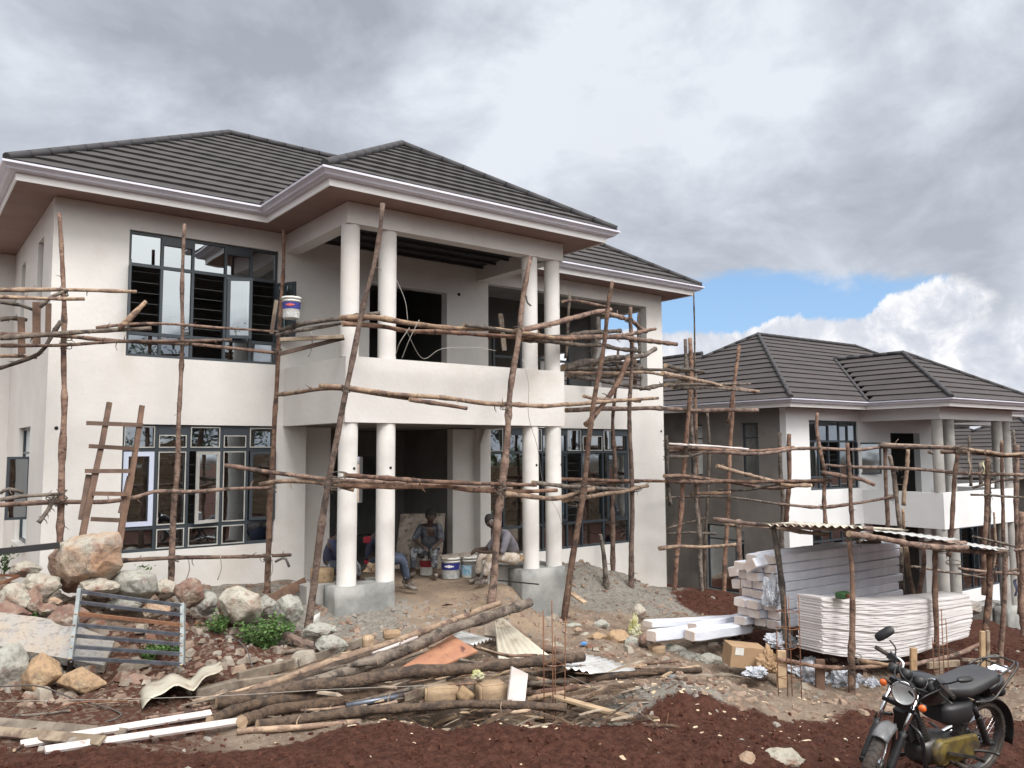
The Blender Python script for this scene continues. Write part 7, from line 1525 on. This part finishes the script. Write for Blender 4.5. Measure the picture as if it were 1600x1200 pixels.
    b = MB(); b.lathe(c-fd*0.012, [(0.084, 0), (0.091, 0.006), (0.091, 0.016), (0.082, 0.022), (0.080, 0.012)], 36, fd); part('rim', b, 'chrome', hl)
    b = MB(); b.lathe(c-fd*0.075, [(0.001, 0.012), (0.018, 0.012), (0.022, 0.004), (0.045, 0.018), (0.068, 0.045), (0.081, 0.075)], 36, fd); part('reflector', b, 'headlamp_sky_white', hl)  # matt white bowl: colour stands in for the sky mirrored in it
    b = MB(); b.lathe(c-fd*0.002, [(0.080, 0), (0.06, 0.010), (0.03, 0.016), (0.001, 0.018)], 36, fd); part('lens', b, 'lens_glass', hl)
    # indicators
    sdv = dirS((0, 1, 0)); sdv /= np.linalg.norm(sdv); up_s = np.cross(fd, sdv)
    for (px, py, dd) in ((1381, 1065, 6.28), (1442, 1106, 5.95)):
        p = at(px, py, dd); b = MB(); b.lathe(p-fd*0.03, [(0.001, 0), (0.018, 0.003), (0.027, 0.02), (0.028, 0.04), (0.001, 0.045)], 18, fd); t = part('indicator', b, 'black_plastic')
        b = MB(); b.lathe(p+fd*0.012, [(0.0275, 0), (0.026, 0.012), (0.016, 0.02), (0.001, 0.022)], 18, fd); part('lens', b, 'orange_lens', t); b = MB(); b.tube([p-fd*0.02, c-fd*0.08], 0.008, 8); part('stalk', b, 'black_plastic', t)
    # instrument pods
    for (px, py, dd, r) in ((1397, 1043, 6.25, .043), (1416, 1052, 6.2, .047), (1437, 1064, 6.15, .050), (1459, 1076, 6.15, .05)):
        p = at(px, py, dd); axp = upv*0.75-fd*0.65; axp /= np.linalg.norm(axp); b = MB(); b.lathe(p-axp*0.03, [(0.001, -0.02), (r*0.7, -0.012), (r*0.98, 0.012), (r, 0.04), (r*0.9, 0.052), (r*0.86, 0.045), (0.001, 0.044)], 24, axp); part('instrument', b, 'black_plastic')
    # handlebar
    pts = [at(1372, 1013, 6.45), at(1388, 1024, 6.38), at(1402, 1028, 6.34), at(1411, 1036, 6.30), at(1410, 1046, 6.28)]; b = MB(); b.tube(smooth_path(pts, 16), 0.0115, 10); part('handlebar', b, 'chrome')
    pts = [at(1447, 1066, 6.22), at(1455, 1061, 6.18), at(1466, 1066, 6.12), at(1475, 1076, 6.05), at(1490, 1090, 5.95)]; b = MB(); b.tube(smooth_path(pts, 16), 0.0115, 10); part('handlebar', b, 'chrome')
    for a, c_ in ((at(1368, 1011, 6.46), at(1388, 1023, 6.38)), (at(1470, 1070, 6.08), at(1491, 1090, 5.93))): b = MB(); b.tube([a, (a+c_)/2, c_], [0.017, 0.018, 0.016], 12); part('grip', b, 'rubber')
    for a, c_ in ((at(1398, 1030, 6.35), at(1370, 1032, 6.30)), (at(1460, 1072, 6.12), at(1488, 1100, 5.85))): b = MB(); b.tube(smooth_path([a, (a+c_)/2+fd*0.02, c_], 8), 0.006, 8); part('lever', b, 'gun_metal')
    b = MB(); b.bar(at(1388, 1022, 6.37), at(1402, 1033, 6.33), 0.045, 0.05); part('switch_box', b, 'black_plastic'); b = MB(); b.bar(at(1462, 1063, 6.12), at(1472, 1073, 6.08), 0.045, 0.05); part('switch_box', b, 'black_plastic')
    # mirrors
    def mirror(p, rx, rz, tilt, stem, rzv):
        b = MB(); n_ = np.array(rzv, float); n_ /= np.linalg.norm(n_); u = np.cross(n_, (0, 0, 1)); u /= np.linalg.norm(u); v = np.cross(u, n_); u2 = u*math.cos(tilt)+v*math.sin(tilt); v2 = -u*math.sin(tilt)+v*math.cos(tilt); rings = []
        for (k, h) in ((0.02, -0.028), (0.6, -0.024), (0.92, -0.012), (1.0, 0.0), (0.96, 0.006), (0.02, 0.006)):
            for i in range(24):
                a = 2*math.pi*i/24; ca, sa = math.cos(a), math.sin(a); e = 0.6; x = math.copysign(abs(ca)**e, ca); z = math.copysign(abs(sa)**e, sa); b.v.append(tuple(p+(u2*x*rx+v2*z*rz)*k+n_*h))
        for j in range(5):
            for i in range(24): b.face((j*24+i, j*24+(i+1) % 24, (j+1)*24+(i+1) % 24, (j+1)*24+i), True)
        t = part('mirror', b, 'black_plastic'); b = MB(); b.tube(smooth_path([np.array(q) for q in stem], 10), 0.006, 8); part('stem', b, 'black_plastic', t)
    mirror(at(1382, 990, 6.4), 0.082, 0.038, rad(-37), [at(1390, 1000, 6.4), at(1399, 1012, 6.38), at(1399, 1024, 6.36)], -fh*0.4+f*0.9+upv*0.3)
    mirror(at(1508, 1061, 5.9), 0.075, 0.022, rad(3), [at(1497, 1064, 5.92), at(1482, 1068, 6.0), at(1468, 1068, 6.1)], -f*0.2-fh*0.5+upv*0.8)
    # cables
    for k, (a, m_, c_) in enumerate(((at(1400, 1032, 6.32), at(1402, 1062, 6.02), at(1450, 1082, 5.98)), (at(1405, 1036, 6.3), at(1410, 1056, 6.0), at(1445, 1090, 6.1)), (at(1472, 1076, 6.05), at(1440, 1092, 5.95), at(1432, 1112, 6.2)))): b = MB(); b.tube(smooth_path([a, m_, c_], 14), 0.006, 6); part('cable', b, 'black_plastic')
    # body: tank, seat, side cover as cross-section lofts
    def loft(name, secs, m, n=20, power=0.75):
        b = MB()
        for (x, zc, hw, hh) in secs:
            for i in range(n):
                a = 2*math.pi*i/n; ca, sa = math.cos(a), math.sin(a); b.v.append(tuple(W(x, math.copysign(abs(ca)**power, ca)*hw, zc+math.copysign(abs(sa)**power, sa)*hh)))
        k = len(secs)
        for j in range(k-1):
            for i in range(n): b.face((j*n+i, j*n+(i+1) % n, (j+1)*n+(i+1) % n, (j+1)*n+i), True)
        b.face(tuple(range(n))[::-1]); b.face(tuple((k-1)*n+i for i in range(n))); return part(name, b, m)
    loft('fuel_tank', [(0.36, 0.80, 0.03, 0.04), (0.33, 0.81, 0.09, 0.08), (0.24, 0.815, 0.135, 0.115), (0.12, 0.81, 0.15, 0.12), (0.0, 0.785, 0.125, 0.10), (-0.06, 0.755, 0.07, 0.06)], 'black_paint')
    loft('seat', [(0.06, 0.80, 0.05, 0.022), (0.0, 0.80, 0.10, 0.036), (-0.12, 0.785, 0.135, 0.048), (-0.25, 0.775, 0.15, 0.055), (-0.36, 0.79, 0.15, 0.058), (-0.50, 0.815, 0.145, 0.055), (-0.62, 0.83, 0.13, 0.045), (-0.68, 0.835, 0.09, 0.02)], 'black_seat', 22, 0.6)
    loft('side_cover', [(0.02, 0.61, 0.09, 0.06), (-0.04, 0.61, 0.145, 0.085), (-0.26, 0.61, 0.15, 0.09), (-0.34, 0.63, 0.10, 0.06)], 'black_plastic', 20, 0.5)
    loft('tail', [(-0.55, 0.72, 0.10, 0.05), (-0.68, 0.73, 0.10, 0.06), (-0.78, 0.75, 0.07, 0.045), (-0.83, 0.77, 0.03, 0.02)], 'black_paint')
    b = MB(); b.lathe(W(-0.80, 0.0, 0.66), [(0.001, -0.01), (0.05, 0), (0.05, 0.04), (0.001, 0.06)], 18, -f); part('tail_light', b, 'black_plastic')
    # rear mudguard
    b = MB()
    for i in range(13):
        a = rad(70+125*i/12)
        for j in range(5): u = (j-2)/2; rr = 0.36-0.02*u*u; b.v.append(tuple(W(-0.60+math.cos(a)*rr, 0.08*u, 0.305+math.sin(a)*rr)))
    for i in range(12):
        for j in range(4): b.face((i*5+j, i*5+j+1, (i+1)*5+j+1, (i+1)*5+j), True)
    o = part('rear_mudguard', b, 'black_plastic'); so_ = o.modifiers.new('t', 'SOLIDIFY'); so_.thickness = 0.005
    # rack
    for s_ in (-1, 1):
        b = MB(); b.tube(smooth_path([W(-0.28, 0.155*s_, 0.70), W(-0.48, 0.16*s_, 0.69), W(-0.62, 0.15*s_, 0.76), W(-0.86, 0.12*s_, 0.90), W(-0.92, 0.06*s_, 0.905)], 18), 0.009, 8); part('rack_rail', b, 'gun_metal')
        b = MB(); b.tube(smooth_path([W(-0.60, 0.13*s_, 0.86), W(-0.76, 0.12*s_, 0.895), W(-0.92, 0.06*s_, 0.905)], 10), 0.008, 8); part('rack_rail', b, 'gun_metal')
    b = MB(); 
    b.tube([W(-0.92, -0.07, 0.905), W(-0.92, 0.07, 0.905)], 0.008, 8); b.tube([W(-0.76, -0.12, 0.89), W(-0.76, 0.12, 0.89)], 0.007, 8); part('rack_bars', b, 'gun_metal')
    # frame, engine
    for s_ in (-1, 1):
        b = MB(); b.tube(smooth_path([W(0.33, 0.02*s_, 0.74), W(0.30, 0.10*s_, 0.60), W(0.26, 0.13*s_, 0.35), W(0.18, 0.13*s_, 0.24), W(-0.1, 0.12*s_, 0.24)], 20), 0.013, 8); part('frame_tube', b, 'black_paint')
        b = MB(); b.tube(smooth_path([W(0.40, 0.06*s_, 0.62), W(0.40, 0.20*s_, 0.55), W(0.36, 0.21*s_, 0.30), W(0.28, 0.12*s_, 0.24)], 18), 0.012, 8); part('crash_bar', b, 'black_paint')
        b = MB(); b.tube([W(-0.30, 0.13*s_, 0.66), W(-0.36, 0.13*s_, 0.56)], [0.02, 0.02], 12)
        pts = [W(-0.36-0.012*i, 0.13*s_, 0.57-0.02*i) for i in range(13)]; b.tube(pts, [0.03 if i % 2 else 0.022 for i in range(13)], 12); b.tube([pts[-1], W(-0.58, 0.13*s_, 0.31)], 0.018, 10); part('shock_absorber', b, 'black_plastic')
        b = MB(); b.bar(W(-0.05, 0.10*s_, 0.32), W(-0.62, 0.10*s_, 0.305), 0.025, 0.045, upv); part('swing_arm', b, 'gun_metal')
        b = MB(); b.tube([W(-0.02, 0.12*s_, 0.27), W(-0.02, 0.27*s_, 0.28)], 0.012, 8); b.tube([W(-0.02, 0.20*s_, 0.28), W(-0.02, 0.30*s_, 0.285)], 0.019, 10); part('foot_peg', b, 'rubber')
        b = MB(); b.tube(smooth_path([W(-0.30, 0.12*s_, 0.30), W(-0.38, 0.22*s_, 0.32), W(-0.40, 0.30*s_, 0.325)], 8), 0.012, 8); part('passenger_peg', b, 'gun_metal')
    b = MB(); 
    for i in range(9): z = 0.42+i*0.022; hw = 0.075-0.002*i; b.v += []; b.box(0, 0, 0, 0, 0, 0) if False else None; b.bar(W(0.10+0.012*i, 0, z), W(0.24+0.012*i, 0, z), hw*2, 0.010, upv)
    b.bar(W(0.15, 0, 0.40), W(0.27, 0, 0.62), 0.09, 0.09, f); part('cylinder', b, 'gun_metal')
    loft('crankcase', [(0.24, 0.33, 0.05, 0.06), (0.18, 0.33, 0.11, 0.10), (0.02, 0.33, 0.125, 0.115), (-0.14, 0.33, 0.11, 0.10), (-0.2, 0.33, 0.06, 0.06)], 'gun_metal', 20, 0.7)
    b = MB(); b.lathe(W(0.05, 0.10, 0.34), [(0.001, 0.055), (0.08, 0.05), (0.098, 0.035), (0.10, 0)], 28, lv); part('engine_cover', b, 'yellow_engine')
    b = MB()
    prof = [(0.06, 0.44), (-0.34, 0.43), (-0.40, 0.33), (-0.34, 0.25), (0.05, 0.24), (0.14, 0.34)]; k = len(prof)
    for y in (0.105, 0.15): b.v += [tuple(W(x, y, z)) for x, z in prof]
    b.face(tuple(range(k))[::-1]); b.face(tuple(range(k, 2*k)))
    for i in range(k): b.face((i, (i+1) % k, k+(i+1) % k, k+i))
    o = part('chain_guard', b, 'yellow_engine'); bv = o.modifiers.new('b', 'BEVEL'); bv.width = 0.012; bv.segments = 2
    b = MB(); b.bar(W(0.04, 0.175, 0.36), W(-0.30, 0.185, 0.27), 0.02, 0.02); b.bar(W(-0.28, 0.15, 0.27), W(-0.28, 0.26, 0.275), 0.02, 0.02); part('gear_lever', b, 'gun_metal')
    b = MB(); b.tube(smooth_path([W(0.28, -0.05, 0.56), W(0.36, -0.10, 0.42), W(0.24, -0.14, 0.22), W(-0.1, -0.15, 0.22), W(-0.3, -0.17, 0.27)], 20), 0.020, 10); b.tube([W(-0.3, -0.17, 0.27), W(-0.85, -0.18, 0.36)], [0.036, 0.040], 16); part('exhaust', b, 'chrome')
    b = MB(); b.tube([W(-0.02, 0.10, 0.22), W(-0.10, 0.26, 0.03), W(-0.10, 0.30, -0.02)], 0.010, 8); part('side_stand', b, 'gun_metal')
    b = MB(); b.bar(W(0.24, 0, 0.46), W(0.34, 0, 0.70), 0.10, 0.16, f); part('engine_shroud', b, 'black_plastic')
M['lens_glass'] = None
def lens():
    m = bpy.data.materials.new('lens_glass'); m.use_nodes = True; t = NT(m.node_tree); t.n.clear(); o = t.add('ShaderNodeOutputMaterial'); g = t.add('ShaderNodeBsdfGlossy'); g.inputs['Roughness'].default_value = 0.03
    tr = t.add('ShaderNodeBsdfTransparent'); tr.inputs['Color'].default_value = (0.88, 0.9, 0.9, 1); wv = t.add('ShaderNodeTexWave', wave_type='BANDS'); wv.inputs['Scale'].default_value = 35; tc = t.add('ShaderNodeTexCoord'); t.l.new(tc.outputs['Object'], wv.inputs[0])
    bp = t.add('ShaderNodeBump'); bp.inputs['Strength'].default_value = 0.6; t.l.new(wv.outputs['Fac'], bp.inputs['Height']); t.l.new(bp.outputs[0], g.inputs['Normal']); mx = t.add('ShaderNodeMixShader'); mx.inputs[0].default_value = 0.12
    t.l.new(tr.outputs[0], mx.inputs[1]); t.l.new(g.outputs[0], mx.inputs[2]); t.l.new(mx.outputs[0], o.inputs[0]); MATS['lens_glass'] = m
lens()
motorcycle()

# ------------------------------------------------------------------ what the windows mirror: the stone wall and trees on the other side of the road
b = MB(); rn = random.Random(5)
WX0, WX1, WY = -20, 34, -6.0
z0 = -2.2; 
for r in range(14):
    x = WX0+rn.uniform(0, 0.5)
    while x < WX1:
        w = rn.uniform(0.35, 0.7); base = 0.35-0.055*max(0, x); zz = base-0.4+r*0.205
        b.box(x, WY+rn.uniform(-.02, .02), zz, x+w-0.02, WY+0.3, zz+0.19); x += w
o = b.build('stone_wall', M['stone_block'], None, (WX0, WY, 0.3)); tag(o, 'rough tan stone boundary wall mirrored in the ground floor windows', 'wall')
def tree_(x, y, h, seed, label, proto=None):
    h *= 1.2
    if proto:
        r = proto.copy(); COL.objects.link(r); r.location = (x, y, gh(x, y)-0.2); r.rotation_euler = (0, 0, seed); r.scale = (h, h, h); r['label'] = label
        for ch in list(proto.children): c = ch.copy(); COL.objects.link(c); c.parent = r
        return r
    rn = random.Random(seed); root = empty('tree', (0, 0, 0), 0, label, 'tree', 'trees behind the boundary wall'); t = MB(); lf = MB(); t.tube([(0, 0, 0), (0.1, 0.05, 2), (0.0, 0.1, 4.2)], [0.16, 0.12, 0.05], 8)
    tips = []
    for i in range(16):
        z = rn.uniform(1.4, 3.8); a = rn.uniform(0, 6.28); L = rn.uniform(1.0, 2.0); q = np.array((math.cos(a)*L, math.sin(a)*L, z+rn.uniform(0.3, 1.2))); t.tube([(0.05, 0.05, z), (np.array((0.05, 0.05, z))+q)/2+(0, 0, .15), q], [0.05, 0.03, 0.012], 5); tips.append(q)
    for q in tips+[np.array((0, 0, 4.8)), np.array((0.4, 0.2, 4.4))]:
        for k in range(190):
            d = np.array((rn.gauss(0, 1), rn.gauss(0, 1), rn.gauss(0, .8)))*0.42; c = q+d; n1 = np.array((rn.gauss(0, 1), rn.gauss(0, 1), rn.gauss(0, 1))); n1 /= np.linalg.norm(n1); n2 = np.cross(n1, (rn.gauss(0, 1), rn.gauss(0, 1), 1)); n2 /= np.linalg.norm(n2); s_ = rn.uniform(0.05, 0.11)
            lf.quad(c, c+n1*s_+n2*s_*.4, c+n1*2*s_, c+n1*s_-n2*s_*.4)
    t.build('trunk', M['old_bark'], root); lf.build('crown', M['leaf_dark'], root); root.location = (x, y, gh(x, y)-0.2); root.scale = (h, h, h); return root
pt = tree_(-6, -9.5, 1.15, 1, 'tree behind the boundary wall, mirrored at the left of the lower left window')
for i, (x, y, h, l) in enumerate(((-1.5, -10.5, 1.3, 'tall tree mirrored in the middle of the lower left window'), (4, -9, 1.0, 'smaller tree mirrored beside the tall one'), (9, -10.5, 1.25, 'broad tree mirrored at the left part of the wide window'), (14, -9.5, 1.1, 'tree mirrored at the middle of the wide window'), (19, -11, 1.35, 'tree mirrored at the right part of the wide window'), (26, -9.5, 1.2, 'rightmost tree behind the boundary wall'), (-12, -11, 1.3, 'leftmost tree behind the boundary wall'))): tree_(x, y, h, i*1.3+0.5, l, pt)
